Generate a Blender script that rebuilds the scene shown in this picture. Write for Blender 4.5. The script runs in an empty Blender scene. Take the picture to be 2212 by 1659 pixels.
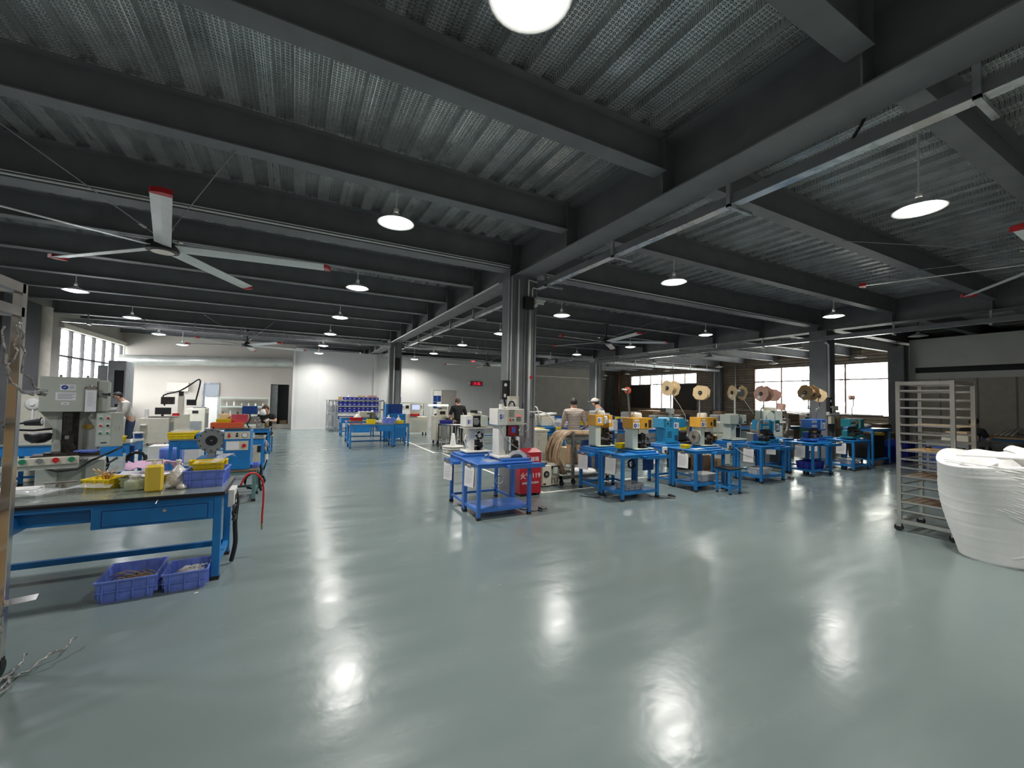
EXPOSURE, SKY, LAMP_E, LAMP_W = 0.42, 11.0, 14.0, 25.0
import bpy, bmesh, math, random
from mathutils import Vector, Matrix
random.seed(7)
S = bpy.context.scene
COL = S.collection
PI = math.pi

# ------------------------------------------------------------------ camera
cam_d = bpy.data.cameras.new('camera')
cam_d.sensor_fit = 'HORIZONTAL'; cam_d.sensor_width = 36.0
cam_d.lens = 36.0 * 889.06 / 2212.0
cam_d.clip_start = 0.05; cam_d.clip_end = 300
cam = bpy.data.objects.new('camera', cam_d); COL.objects.link(cam)
YAW, TILT, ROLL = 0.48587, 0.036589, 0.018961
fw = Vector((math.sin(YAW)*math.cos(TILT), math.cos(YAW)*math.cos(TILT), math.sin(TILT)))
r0 = Vector((math.cos(YAW), -math.sin(YAW), 0)); u0 = r0.cross(fw)
rt = r0*math.cos(ROLL) + u0*math.sin(ROLL); up = -r0*math.sin(ROLL) + u0*math.cos(ROLL)
M = Matrix((rt, up, -fw)).transposed().to_4x4(); M.translation = Vector((0, 0, 1.65))
cam.matrix_world = M
S.camera = cam
# ------------------------------------------------------------------ view, sky
S.view_settings.view_transform = 'Standard'
S.view_settings.look = 'None'
S.view_settings.exposure = EXPOSURE
S.view_settings.gamma = 1.0
S.view_settings.use_curve_mapping = False
w = bpy.data.worlds.new('overcast_sky'); S.world = w; w.use_nodes = True
bg = w.node_tree.nodes['Background']
bg.inputs['Color'].default_value = (0.93, 0.97, 1.0, 1); bg.inputs['Strength'].default_value = SKY

# ------------------------------------------------------------------ materials
MATS = {}
def mat(name, col, rough=0.5, metal=0.0, var=0.0, scale=6.0, bump=0.0, bscale=60.0, alpha=1.0, emit=None, es=0.0, spec=0.5, stretch=None, rvar=0.0, coat=0.0):
    m = bpy.data.materials.new(name); m.use_nodes = True
    nt = m.node_tree; b = nt.nodes['Principled BSDF']
    b.inputs['Base Color'].default_value = (*col, 1)
    b.inputs['Roughness'].default_value = rough
    b.inputs['Metallic'].default_value = metal
    b.inputs['Specular IOR Level'].default_value = spec
    b.inputs['Coat Weight'].default_value = coat
    if alpha < 1: b.inputs['Alpha'].default_value = alpha
    if emit: b.inputs['Emission Color'].default_value = (*emit, 1); b.inputs['Emission Strength'].default_value = es
    tc = nt.nodes.new('ShaderNodeTexCoord'); mp = nt.nodes.new('ShaderNodeMapping')
    nt.links.new(tc.outputs['Object'], mp.inputs['Vector'])
    if stretch: mp.inputs['Scale'].default_value = stretch
    if var > 0 or rvar > 0:
        n = nt.nodes.new('ShaderNodeTexNoise'); n.inputs['Scale'].default_value = scale; n.inputs['Detail'].default_value = 5
        nt.links.new(mp.outputs['Vector'], n.inputs['Vector'])
        if var > 0:
            rp = nt.nodes.new('ShaderNodeValToRGB')
            rp.color_ramp.elements[0].position = 0.3; rp.color_ramp.elements[1].position = 0.7
            rp.color_ramp.elements[0].color = (*[max(0, c*(1-var)) for c in col], 1)
            rp.color_ramp.elements[1].color = (*[min(1, c*(1+var)) for c in col], 1)
            nt.links.new(n.outputs['Fac'], rp.inputs['Fac']); nt.links.new(rp.outputs['Color'], b.inputs['Base Color'])
        if rvar > 0:
            mr = nt.nodes.new('ShaderNodeMapRange')
            mr.inputs['From Min'].default_value = 0.3; mr.inputs['From Max'].default_value = 0.7
            mr.inputs['To Min'].default_value = max(0.02, rough-rvar); mr.inputs['To Max'].default_value = min(1, rough+rvar)
            nt.links.new(n.outputs['Fac'], mr.inputs['Value']); nt.links.new(mr.outputs['Result'], b.inputs['Roughness'])
    if bump > 0:
        n2 = nt.nodes.new('ShaderNodeTexNoise'); n2.inputs['Scale'].default_value = bscale; n2.inputs['Detail'].default_value = 3
        nt.links.new(mp.outputs['Vector'], n2.inputs['Vector'])
        bp = nt.nodes.new('ShaderNodeBump'); bp.inputs['Strength'].default_value = bump; bp.inputs['Distance'].default_value = 0.01
        nt.links.new(n2.outputs['Fac'], bp.inputs['Height']); nt.links.new(bp.outputs['Normal'], b.inputs['Normal'])
    MATS[name] = m
    return m
mat('steel_paint', (0.19, 0.192, 0.20), 0.55, var=0.12, scale=3, bump=0.05)
mat('steel_dark', (0.055, 0.056, 0.06), 0.6, var=0.15, scale=3)
mat('column_paint', (0.19, 0.195, 0.205), 0.5, var=0.12, scale=2.5)
mat('galv', (0.52, 0.54, 0.55), 0.38, 0.8, var=0.2, scale=8, rvar=0.12)
mat('tray_steel', (0.80, 0.82, 0.84), 0.28, 0.9, var=0.1, scale=5, rvar=0.08)
mat('conduit', (0.92, 0.92, 0.88), 0.4, 0.1)
mat('white_wall', (0.58, 0.585, 0.58), 0.38, var=0.03, scale=1)
mat('beige_wall', (0.46, 0.42, 0.37), 0.75, var=0.04, scale=1.2)
mat('grey_wall', (0.33, 0.31, 0.28), 0.7, var=0.08, scale=1.5)
mat('grey_panel', (0.84, 0.83, 0.78), 0.6, var=0.05, scale=1.5)
mat('door_taupe', (0.58, 0.53, 0.44), 0.6, var=0.06)
mat('black_band', (0.02, 0.02, 0.021), 0.6)
mat('siding', (0.36, 0.29, 0.22), 0.55, 0.2, var=0.15, scale=2)
mat('frame_dark', (0.035, 0.03, 0.03), 0.5)
mat('frame_maroon', (0.10, 0.06, 0.05), 0.5)
mat('black', (0.012, 0.012, 0.013), 0.45)
mat('rubber', (0.018, 0.018, 0.018), 0.8)
mat('blackglass', (0.01, 0.01, 0.012), 0.12)
mat('blue', (0.012, 0.17, 0.46), 0.38, var=0.12, scale=5)
mat('blue_violet', (0.035, 0.145, 0.47), 0.38, var=0.12, scale=5)
mat('blue_deep', (0.01, 0.05, 0.22), 0.42, var=0.1)
mat('blue_light', (0.02, 0.25, 0.46), 0.4, var=0.08)
mat('teal', (0.01, 0.16, 0.20), 0.42, var=0.1)
mat('teal_green', (0.01, 0.11, 0.09), 0.42, var=0.08)
mat('plastic_blue', (0.15, 0.23, 0.68), 0.42, var=0.15, scale=10)
mat('plastic_navy', (0.02, 0.03, 0.30), 0.45, var=0.1)
mat('plastic_yellow', (0.80, 0.60, 0.01), 0.42, var=0.06)
mat('mach_yellow', (0.66, 0.33, 0.03), 0.45, var=0.1)
mat('mach_white', (0.70, 0.69, 0.65), 0.42, var=0.04)
mat('mach_cream', (0.58, 0.55, 0.45), 0.5, var=0.06)
mat('mach_green', (0.45, 0.475, 0.41), 0.45, var=0.08, scale=3)
mat('mach_pale', (0.50, 0.55, 0.48), 0.45, var=0.06)
mat('mach_grey', (0.22, 0.23, 0.23), 0.45, 0.2, var=0.12)
mat('steel', (0.62, 0.60, 0.56), 0.22, 0.92, var=0.08, scale=2, rvar=0.06)
mat('steel_worn', (0.30, 0.27, 0.23), 0.4, 0.7, var=0.3, scale=12)
mat('mech', (0.045, 0.038, 0.035), 0.4, 0.5, var=0.5, scale=25)
mat('brass', (0.5, 0.3, 0.12), 0.35, 0.8, var=0.3, scale=30)
mat('red', (0.55, 0.015, 0.02), 0.4)
mat('red_box', (0.38, 0.008, 0.02), 0.35, var=0.08)
mat('orange_red', (0.62, 0.10, 0.03), 0.5)
mat('pink', (0.62, 0.40, 0.55), 0.8, var=0.08)
mat('paper', (0.78, 0.77, 0.78), 0.8, var=0.03)
mat('ink_light', (0.50, 0.50, 0.52), 0.8)
mat('ink', (0.08, 0.08, 0.1), 0.7)
mat('logo_blue', (0.02, 0.06, 0.30), 0.4)
mat('label_blue', (0.06, 0.16, 0.62), 0.4)
mat('green', (0.02, 0.22, 0.10), 0.4)
mat('cardboard', (0.42, 0.27, 0.13), 0.85, var=0.12)
mat('card_pale', (0.62, 0.46, 0.26), 0.8, var=0.1)
mat('card_pink', (0.55, 0.33, 0.26), 0.8, var=0.1)
mat('wood', (0.55, 0.36, 0.17), 0.6, var=0.2, scale=8)
mat('wood_brown', (0.16, 0.10, 0.055), 0.55, var=0.25, stretch=(8, 1, 1))
mat('foam', (0.87, 0.87, 0.855), 0.8, var=0.03, bump=0.1, bscale=90)
mat('cable_beige', (0.46, 0.33, 0.21), 0.5, var=0.25, scale=9)
mat('clear_plastic', (0.80, 0.80, 0.80), 0.2, alpha=0.45)
mat('film', (0.85, 0.86, 0.86), 0.12, alpha=0.28, spec=1.0, bump=0.9, bscale=14)
mat('wire_film', (0.42, 0.41, 0.39), 0.15, 0.4, alpha=0.75, var=0.6, scale=40, spec=1.0, bump=0.9, bscale=60)
mat('bag_plastic', (0.68, 0.66, 0.62), 0.25, alpha=0.85, bump=0.9, bscale=25)
mat('table_top', (0.20, 0.23, 0.20), 0.13, var=0.1, coat=0.5)
mat('table_edge', (0.012, 0.010, 0.014), 0.4)
mat('skin', (0.55, 0.32, 0.22), 0.6)
mat('hair', (0.012, 0.009, 0.008), 0.6, bump=0.4, bscale=150)
mat('hair_brown', (0.075, 0.03, 0.018), 0.6, bump=0.4, bscale=150)
mat('cloth_black', (0.012, 0.012, 0.013), 0.9, bump=0.2, bscale=40)
mat('cloth_grey', (0.30, 0.31, 0.32), 0.9, bump=0.2, bscale=30)
mat('cloth_cream', (0.62, 0.58, 0.52), 0.9, bump=0.2, bscale=30)
mat('cloth_short', (0.17, 0.22, 0.21), 0.9, bump=0.2, bscale=30)
mat('cloth_maroon', (0.10, 0.02, 0.025), 0.9)
mat('denim', (0.04, 0.06, 0.11), 0.9)
mat('wire_grey', (0.35, 0.35, 0.36), 0.4)
mat('wire_white', (0.75, 0.75, 0.74), 0.4)
mat('screen', (0.1, 0.14, 0.4), 0.2, emit=(0.35, 0.4, 0.9), es=1.2)
mat('lamp_glow', (0.9, 0.9, 0.9), 0.5, emit=(1.0, 0.97, 0.92), es=LAMP_E)
mat('lamp_glow_cool', (0.9, 0.9, 0.9), 0.5, emit=(0.93, 0.93, 1.0), es=LAMP_E)
mat('tube_glow', (0.9, 0.9, 0.8), 0.5, emit=(1.0, 0.97, 0.75), es=1.2)
mat('led_red', (0.3, 0.0, 0.01), 0.5, emit=(0.9, 0.05, 0.08), es=0.9)
mat('led_dim', (0.06, 0.0, 0.004), 0.4, emit=(0.35, 0.0, 0.02), es=0.35)
mat('shade_dull', (0.6, 0.6, 0.58), 0.5)
mat('shade_white', (0.8, 0.8, 0.78), 0.45)
mat('fan_blade', (0.84, 0.85, 0.83), 0.4, 0.0, var=0.04)
mat('tape', (0.80, 0.79, 0.72), 0.5, var=0.06)
mat('green_frame', (0.10, 0.19, 0.18), 0.45, var=0.1)
mat('soap_yellow', (0.72, 0.52, 0.06), 0.3)
mat('oil_glass', (0.55, 0.60, 0.40), 0.1, alpha=0.5)
mat('facade', (0.80, 0.78, 0.68), 0.9, var=0.03)
mat('facade_window', (0.07, 0.07, 0.066), 0.5)
mat('duct', (0.62, 0.62, 0.58), 0.35, 0.6, var=0.12, scale=3)
mat('glass_pane', (0.9, 0.95, 0.97), 0.02, alpha=0.12)
mat('glass_frost', (0.35, 0.38, 0.42), 0.3, var=0.04)
mat('gold', (0.45, 0.28, 0.06), 0.4, 0.3)
mat('concrete', (0.42, 0.38, 0.33), 0.85, var=0.1)
mat('pilaster_cream', (0.62, 0.57, 0.48), 0.7, var=0.1)
mat('rust_pipe', (0.18, 0.04, 0.03), 0.5)

def stripe_mat(name, ca, cb, freq, rough=0.9, duty=0.5):
    m = mat(name, ca, rough); nt = m.node_tree; b = nt.nodes['Principled BSDF']
    tc = nt.nodes.new('ShaderNodeTexCoord'); sp = nt.nodes.new('ShaderNodeSeparateXYZ'); nt.links.new(tc.outputs['Object'], sp.inputs[0])
    mu = nt.nodes.new('ShaderNodeMath'); mu.operation = 'MULTIPLY'; mu.inputs[1].default_value = freq; nt.links.new(sp.outputs['Z'], mu.inputs[0])
    fr = nt.nodes.new('ShaderNodeMath'); fr.operation = 'FRACT'; nt.links.new(mu.outputs[0], fr.inputs[0])
    gt = nt.nodes.new('ShaderNodeMath'); gt.operation = 'GREATER_THAN'; gt.inputs[1].default_value = duty; nt.links.new(fr.outputs[0], gt.inputs[0])
    mx = nt.nodes.new('ShaderNodeMix'); mx.data_type = 'RGBA'; nt.links.new(gt.outputs[0], mx.inputs['Factor'])
    mx.inputs['A'].default_value = (*ca, 1); mx.inputs['B'].default_value = (*cb, 1); nt.links.new(mx.outputs['Result'], b.inputs['Base Color'])
stripe_mat('shirt_stripe', (0.72, 0.66, 0.56), (0.11, 0.025, 0.03), 26, duty=0.6)
stripe_mat('gift_stripe', (0.52, 0.02, 0.05), (0.7, 0.35, 0.35), 30, 0.6, 0.8)

def floor_mat():
    m = bpy.data.materials.new('epoxy_floor'); m.use_nodes = True; nt = m.node_tree; b = nt.nodes['Principled BSDF']
    N = nt.nodes.new; L = nt.links.new
    tc = N('ShaderNodeTexCoord')
    n1 = N('ShaderNodeTexNoise'); n1.inputs['Scale'].default_value = 0.45; n1.inputs['Detail'].default_value = 6; L(tc.outputs['Object'], n1.inputs['Vector'])
    rp = N('ShaderNodeValToRGB'); rp.color_ramp.elements[0].position = 0.3; rp.color_ramp.elements[1].position = 0.75
    rp.color_ramp.elements[0].color = (0.148, 0.190, 0.188, 1); rp.color_ramp.elements[1].color = (0.185, 0.230, 0.226, 1)
    L(n1.outputs['Fac'], rp.inputs['Fac']); L(rp.outputs['Color'], b.inputs['Base Color'])
    mp = N('ShaderNodeMapping'); mp.inputs['Scale'].default_value = (0.55, 2.2, 1); mp.inputs['Rotation'].default_value = (0, 0, 0.25); L(tc.outputs['Object'], mp.inputs['Vector'])
    n2 = N('ShaderNodeTexNoise'); n2.inputs['Scale'].default_value = 1.8; n2.inputs['Detail'].default_value = 4; n2.inputs['Roughness'].default_value = 0.5; L(mp.outputs['Vector'], n2.inputs['Vector'])
    mr = N('ShaderNodeMapRange'); mr.inputs['From Min'].default_value = 0.3; mr.inputs['From Max'].default_value = 0.7
    mr.inputs['To Min'].default_value = 0.15; mr.inputs['To Max'].default_value = 0.29; L(n2.outputs['Fac'], mr.inputs['Value']); L(mr.outputs['Result'], b.inputs['Roughness'])
    bp = N('ShaderNodeBump'); bp.inputs['Strength'].default_value = 0.10; bp.inputs['Distance'].default_value = 0.006
    n3 = N('ShaderNodeTexNoise'); n3.inputs['Scale'].default_value = 11; n3.inputs['Detail'].default_value = 3; L(tc.outputs['Object'], n3.inputs['Vector'])
    b2 = N('ShaderNodeBump'); b2.inputs['Strength'].default_value = 0.28; b2.inputs['Distance'].default_value = 0.004
    L(n3.outputs['Fac'], b2.inputs['Height']); L(b2.outputs['Normal'], bp.inputs['Normal'])
    L(n2.outputs['Fac'], bp.inputs['Height']); L(bp.outputs['Normal'], b.inputs['Normal'])
    b.inputs['Specular IOR Level'].default_value = 0.5
    MATS['floor'] = m
floor_mat()
def deck_mat():
    m = bpy.data.materials.new('galvanised_deck'); m.use_nodes = True; nt = m.node_tree; b = nt.nodes['Principled BSDF']
    N = nt.nodes.new; L = nt.links.new
    tc = N('ShaderNodeTexCoord')
    n1 = N('ShaderNodeTexNoise'); n1.inputs['Scale'].default_value = 2.5; n1.inputs['Detail'].default_value = 6; L(tc.outputs['Object'], n1.inputs['Vector'])
    rp = N('ShaderNodeValToRGB'); rp.color_ramp.elements[0].position = 0.3; rp.color_ramp.elements[1].position = 0.75
    rp.color_ramp.elements[0].color = (0.46, 0.475, 0.472, 1); rp.color_ramp.elements[1].color = (0.78, 0.79, 0.785, 1)
    L(n1.outputs['Fac'], rp.inputs['Fac']); L(rp.outputs['Color'], b.inputs['Base Color'])
    b.inputs['Metallic'].default_value = 0.55; b.inputs['Roughness'].default_value = 0.36
    # embossed dimples in rows along the sheets
    mp = N('ShaderNodeMapping'); mp.inputs['Scale'].default_value = (27, 30, 0); L(tc.outputs['Object'], mp.inputs['Vector'])
    v = N('ShaderNodeTexVoronoi'); v.inputs['Scale'].default_value = 1.0; v.inputs['Randomness'].default_value = 0.0; L(mp.outputs['Vector'], v.inputs['Vector'])
    mr = N('ShaderNodeMapRange'); mr.inputs['From Min'].default_value = 0.15; mr.inputs['From Max'].default_value = 0.4; mr.inputs['To Min'].default_value = 1; mr.inputs['To Max'].default_value = 0
    L(v.outputs['Distance'], mr.inputs['Value'])
    bp = N('ShaderNodeBump'); bp.inputs['Strength'].default_value = 1.0; bp.inputs['Distance'].default_value = 0.02
    L(mr.outputs['Result'], bp.inputs['Height']); L(bp.outputs['Normal'], b.inputs['Normal'])
    MATS['deck'] = m
deck_mat()

# ------------------------------------------------------------------ mesh building
def cr(pts, k=4):
    P_ = [Vector(p) for p in pts]; out = []
    for i in range(len(P_)-1):
        a, b, c, d = P_[max(i-1, 0)], P_[i], P_[i+1], P_[min(i+2, len(P_)-1)]
        for q in range(k):
            t = q/k
            out.append(0.5*((2*b)+(c-a)*t+(2*a-5*b+4*c-d)*t*t+(3*b-a-3*c+d)*t**3))
    return out+[P_[-1]]
class MB:
    def __init__(s): s.v = []; s.f = []; s.mi = []; s.mats = []; s.cur = None; s.sm = []; s.T = None
    def m(s, name): s.cur = name; return s
    def _idx(s):
        n = s.cur
        if n not in s.mats: s.mats.append(n)
        return s.mats.index(n)
    def add(s, vs, fs, smooth=False):
        k = len(s.v); i = s._idx()
        for p in vs:
            p = Vector(p); s.v.append(tuple(s.T @ p) if s.T else tuple(p))
        for f in fs: s.f.append(tuple(k+j for j in f)); s.mi.append(i); s.sm.append(smooth)
        return s
    def box(s, x0, y0, z0, x1, y1, z1, c=0.0):
        if x1 < x0: x0, x1 = x1, x0
        if y1 < y0: y0, y1 = y1, y0
        if z1 < z0: z0, z1 = z1, z0
        if c <= 0:
            return s.add([(x0,y0,z0),(x1,y0,z0),(x1,y1,z0),(x0,y1,z0),(x0,y0,z1),(x1,y0,z1),(x1,y1,z1),(x0,y1,z1)],
                         [(0,3,2,1),(4,5,6,7),(0,1,5,4),(1,2,6,5),(2,3,7,6),(3,0,4,7)])
        c = min(c, (x1-x0)/2.01, (y1-y0)/2.01, (z1-z0)/2.01)
        vs = []; fs = []
        prof = [(c, 0), (0, c), (0, None), (c, None)]
        for (ins, z) in ((c, z0), (0, z0+c), (0, z1-c), (c, z1)):
            a, b_, cc, d = x0+ins, x1-ins, y0+ins, y1-ins
            e = c
            vs += [(a+e if ins == 0 else a, cc, z), (b_-e if ins == 0 else b_, cc, z), (b_, cc+e if ins == 0 else cc, z), (b_, d-e if ins == 0 else d, z),
                   (b_-e if ins == 0 else b_, d, z), (a+e if ins == 0 else a, d, z), (a, d-e if ins == 0 else d, z), (a, cc+e if ins == 0 else cc, z)]
        for r in range(3):
            for j in range(8): fs.append((r*8+j, r*8+(j+1) % 8, (r+1)*8+(j+1) % 8, (r+1)*8+j))
        fs.append(tuple(range(7, -1, -1))); fs.append(tuple(range(24, 32)))
        return s.add(vs, fs)
    def obox(s, c, size, rz=0, rx=0, ry=0):
        R = Matrix.Rotation(rz, 3, 'Z') @ Matrix.Rotation(ry, 3, 'Y') @ Matrix.Rotation(rx, 3, 'X')
        a, b, d = size[0]/2, size[1]/2, size[2]/2; c = Vector(c)
        vs = [c + R @ Vector(p) for p in ((-a,-b,-d),(a,-b,-d),(a,b,-d),(-a,b,-d),(-a,-b,d),(a,-b,d),(a,b,d),(-a,b,d))]
        return s.add(vs, [(0,3,2,1),(4,5,6,7),(0,1,5,4),(1,2,6,5),(2,3,7,6),(3,0,4,7)])
    def cyl(s, p0, p1, r, r2=None, n=12, cap=True, smooth=True):
        p0 = Vector(p0); p1 = Vector(p1); r2 = r if r2 is None else r2
        d = (p1-p0).normalized(); a = d.orthogonal().normalized(); b = d.cross(a)
        vs = []
        for p, rr in ((p0, r), (p1, r2)):
            for i in range(n): t = 2*PI*i/n; vs.append(p + (a*math.cos(t)+b*math.sin(t))*rr)
        fs = [(i, (i+1) % n, n+(i+1) % n, n+i) for i in range(n)]
        s.add(vs, fs, smooth)
        if cap: s.add(vs[:n], [tuple(range(n-1, -1, -1))]); s.add(vs[n:], [tuple(range(n))])
        return s
    def prism(s, poly, axis, a0, a1):
        # poly: 2D points; axis 'x': (y,z), 'y': (x,z), 'z': (x,y)
        def P(p, a): return (a, p[0], p[1]) if axis == 'x' else ((p[0], a, p[1]) if axis == 'y' else (p[0], p[1], a))
        n = len(poly)
        return s.add([P(p, a0) for p in poly] + [P(p, a1) for p in poly],
                     [tuple(range(n-1, -1, -1)), tuple(range(n, 2*n))] + [(i, (i+1) % n, n+(i+1) % n, n+i) for i in range(n)])
    def tube(s, pts, r, n=6, cap=True):
        pts = [Vector(p) for p in pts]; vs = []; fs = []
        prev = None
        for i, p in enumerate(pts):
            d = (pts[min(i+1, len(pts)-1)] - pts[max(i-1, 0)]).normalized()
            a = d.orthogonal().normalized() if prev is None else (prev - d*prev.dot(d)).normalized()
            prev = a; b = d.cross(a)
            rr = r[i] if isinstance(r, (list, tuple)) else r
            for k in range(n): t = 2*PI*k/n; vs.append(p + (a*math.cos(t)+b*math.sin(t))*rr)
        for i in range(len(pts)-1):
            for k in range(n): fs.append((i*n+k, i*n+(k+1) % n, (i+1)*n+(k+1) % n, (i+1)*n+k))
        if cap: fs.append(tuple(range(n-1, -1, -1))); fs.append(tuple(range((len(pts)-1)*n, len(pts)*n)))
        return s.add(vs, fs, True)
    def lathe(s, prof, c=(0, 0, 0), n=20, axis='z', cap=True):
        c = Vector(c); vs = []; fs = []
        for (r, h) in prof:
            for k in range(n):
                t = 2*PI*k/n; x, y = r*math.cos(t), r*math.sin(t)
                vs.append(c + Vector((x, y, h) if axis == 'z' else ((h, x, y) if axis == 'x' else (y, h, x))))
        for i in range(len(prof)-1):
            for k in range(n): fs.append((i*n+k, i*n+(k+1) % n, (i+1)*n+(k+1) % n, (i+1)*n+k))
        if cap:
            if prof[0][0] > 1e-4: fs.append(tuple(range(n-1, -1, -1)))
            if prof[-1][0] > 1e-4: fs.append(tuple(range((len(prof)-1)*n, len(prof)*n)))
        return s.add(vs, fs, True)
    def build(s, name, parent=None, loc=None, label=None, cat=None, group=None, kind=None, rz=0):
        me = bpy.data.meshes.new(name); me.from_pydata(s.v, [], s.f)
        for k in s.mats: me.materials.append(MATS[k])
        me.polygons.foreach_set('material_index', s.mi); me.polygons.foreach_set('use_smooth', s.sm)
        bm = bmesh.new(); bm.from_mesh(me)
        bmesh.ops.recalc_face_normals(bm, faces=bm.faces); bm.to_mesh(me); bm.free()
        me.update()
        o = bpy.data.objects.new(name, me); COL.objects.link(o)
        if parent: o.parent = parent
        if loc: o.location = loc
        if rz: o.rotation_euler.z = rz
        tag(o, label, cat, group, kind)
        return o
def tag(o, label=None, cat=None, group=None, kind=None):
    if label: o['label'] = label
    if cat: o['category'] = cat
    if group: o['group'] = group
    if kind: o['kind'] = kind
def thing(name, label, cat, loc, rz=0, group=None):
    o = bpy.data.objects.new(name, None); COL.objects.link(o); o.empty_display_size = 0.1
    o.location = loc; o.rotation_euler = (0, 0, rz); tag(o, label, cat, group); return o
def B(mn): b = MB(); b.cur = mn; return b
def struct(name, mb, label=None): return mb.build(name, label=label, kind='structure')
def copy_tree(o, parent=None):
    c = o.copy(); COL.objects.link(c)
    if parent: c.parent = parent
    for ch in list(o.children): copy_tree(ch, c)
    return c
def text_mesh(txt, size, loc, rot, mname, name, parent, depth=0.001, align='CENTER', label=None):
    cu = bpy.data.curves.new(name, 'FONT'); cu.body = txt; cu.size = size; cu.extrude = depth
    cu.align_x = align; cu.align_y = 'CENTER'; cu.resolution_u = 3
    t = bpy.data.objects.new(name, cu); COL.objects.link(t)
    bpy.context.view_layer.update()
    me = bpy.data.meshes.new_from_object(t.evaluated_get(bpy.context.evaluated_depsgraph_get()))
    bpy.data.objects.remove(t); me.materials.clear(); me.materials.append(MATS[mname])
    o = bpy.data.objects.new(name, me); COL.objects.link(o)
    if parent: o.parent = parent
    o.location = loc; o.rotation_euler = rot
    if label: o['label'] = label
    return o
FRONT = (PI/2, 0, 0)   # text facing -y
# ================================================================== THE SETTING
Y0, YF, XL, XR = -4.2, 28.0, -6.5, 24.6
struct('floor', B('floor').box(-12, -4.4, -0.1, 27, 29.0, 0.0), 'glossy grey epoxy floor of the workshop')
# steel deck ceiling: trapezoidal ribs running away from the camera
d = MB(); d.cur = 'deck'
x = -7.6; prof = []
while x < 25.2:
    prof += [(x, 4.515), (x+0.138, 4.515), (x+0.148, 4.585), (x+0.20, 4.585), (x+0.205, 4.575), (x+0.215, 4.575), (x+0.22, 4.585), (x+0.29, 4.585)]
    x += 0.3
vs = []; fs = []
ys = [Y0, YF]
for yy in ys:
    for (a, b) in prof: vs.append((a, yy, b))
n = len(prof)
for i in range(n-1): fs.append((i, i+1, n+i+1, n+i))
d.add(vs, fs)
d.m('tray_steel')
x = -7.6+0.065
while x < 25:
    d.box(x, Y0, 4.507, x+0.008, YF, 4.514); x += 0.9
struct('ceiling', d, 'ribbed galvanised steel deck ceiling')
struct('ceiling_slab', B('steel_dark').box(-7.7, Y0, 4.62, 25.3, YF+0.3, 4.75), 'slab over the steel deck')
# outer walls
b = B('grey_wall')
b.box(XL-0.25, Y0, 0, XL, 17.9, 4.6); b.box(XL-0.25, 17.9, 0, XL, 23.4, 1.2); b.box(XL-0.25, 17.9, 3.62, XL, 23.4, 4.6)
b.box(XL-0.25, 23.4, 0, XL, 28.2, 4.6)
struct('wall_left', b, 'left side wall')
struct('wall_back', B('grey_wall').box(-7, Y0-0.2, 0, 24.85, Y0, 4.6), 'wall behind the camera')
b = B('grey_wall').box(12.6, YF, 0, XR+0.3, YF+0.2, 4.6)
struct('wall_far', b, 'far dark grey wall')
# a pipe line under the ceiling along the far wall
B('conduit').cyl((12.8, 27.8, 3.5), (24, 27.8, 3.52), 0.025).build('pipe', label='thin pale pipe running high along the far dark wall', cat='pipe')
# beige wall far left with doorways
b = B('beige_wall')
for (a, c, z0, z1) in ((-6.5, -3.72, 0, 4.6), (-3.72, -3.07, 2.15, 4.6), (-3.07, -1.02, 0, 4.6), (-1.02, -0.24, 2.15, 4.6), (-1.02, -0.24, 0, 0.2), (-0.24, 0.0, 0, 4.6)):
    b.box(a, 23.2, z0, c, 23.4, z1)
struct('wall_beige', b, 'beige far wall with two doorways')
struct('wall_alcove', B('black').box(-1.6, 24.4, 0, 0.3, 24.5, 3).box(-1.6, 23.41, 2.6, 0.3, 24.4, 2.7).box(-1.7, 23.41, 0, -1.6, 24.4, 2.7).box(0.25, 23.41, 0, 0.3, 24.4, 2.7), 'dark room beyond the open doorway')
b = B('mach_grey').box(-1.0, 23.3, 0.2, -0.72, 23.34, 2.12)
dd = b.build('door_2', kind='structure', label='grey door leaf standing half open in the dark doorway')
B('cardboard').box(-0.62, 23.9, 0.0, -0.3, 24.2, 0.35).build('carton', label='carton on the floor inside the dark doorway', cat='box')
dr = MB(); dr.cur = 'galv'
dr.box(-3.72, 23.16, 0, -3.66, 23.24, 2.15).box(-3.13, 23.16, 0, -3.07, 23.24, 2.15).box(-3.66, 23.16, 2.09, -3.13, 23.24, 2.15).box(-3.66, 23.18, 1.48, -3.13, 23.22, 1.52)
dr.m('glass_frost').box(-3.66, 23.2, 1.52, -3.13, 23.22, 2.09)
dr.m('grey_panel').box(-3.58, 23.19, 0.05, -3.14, 23.23, 1.48).m('glass_frost').box(-3.66, 23.2, 0.05, -3.59, 23.22, 1.48)
d1 = dr.build('door_1', kind='structure', label='aluminium framed door with frosted pane in the beige wall')
B('steel').cyl((-3.52, 23.15, 1.0), (-3.52, 23.19, 1.0), 0.02).cyl((-3.52, 23.14, 1.0), (-3.42, 23.14, 1.0), 0.009).build('door_handle', parent=d1)
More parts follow.
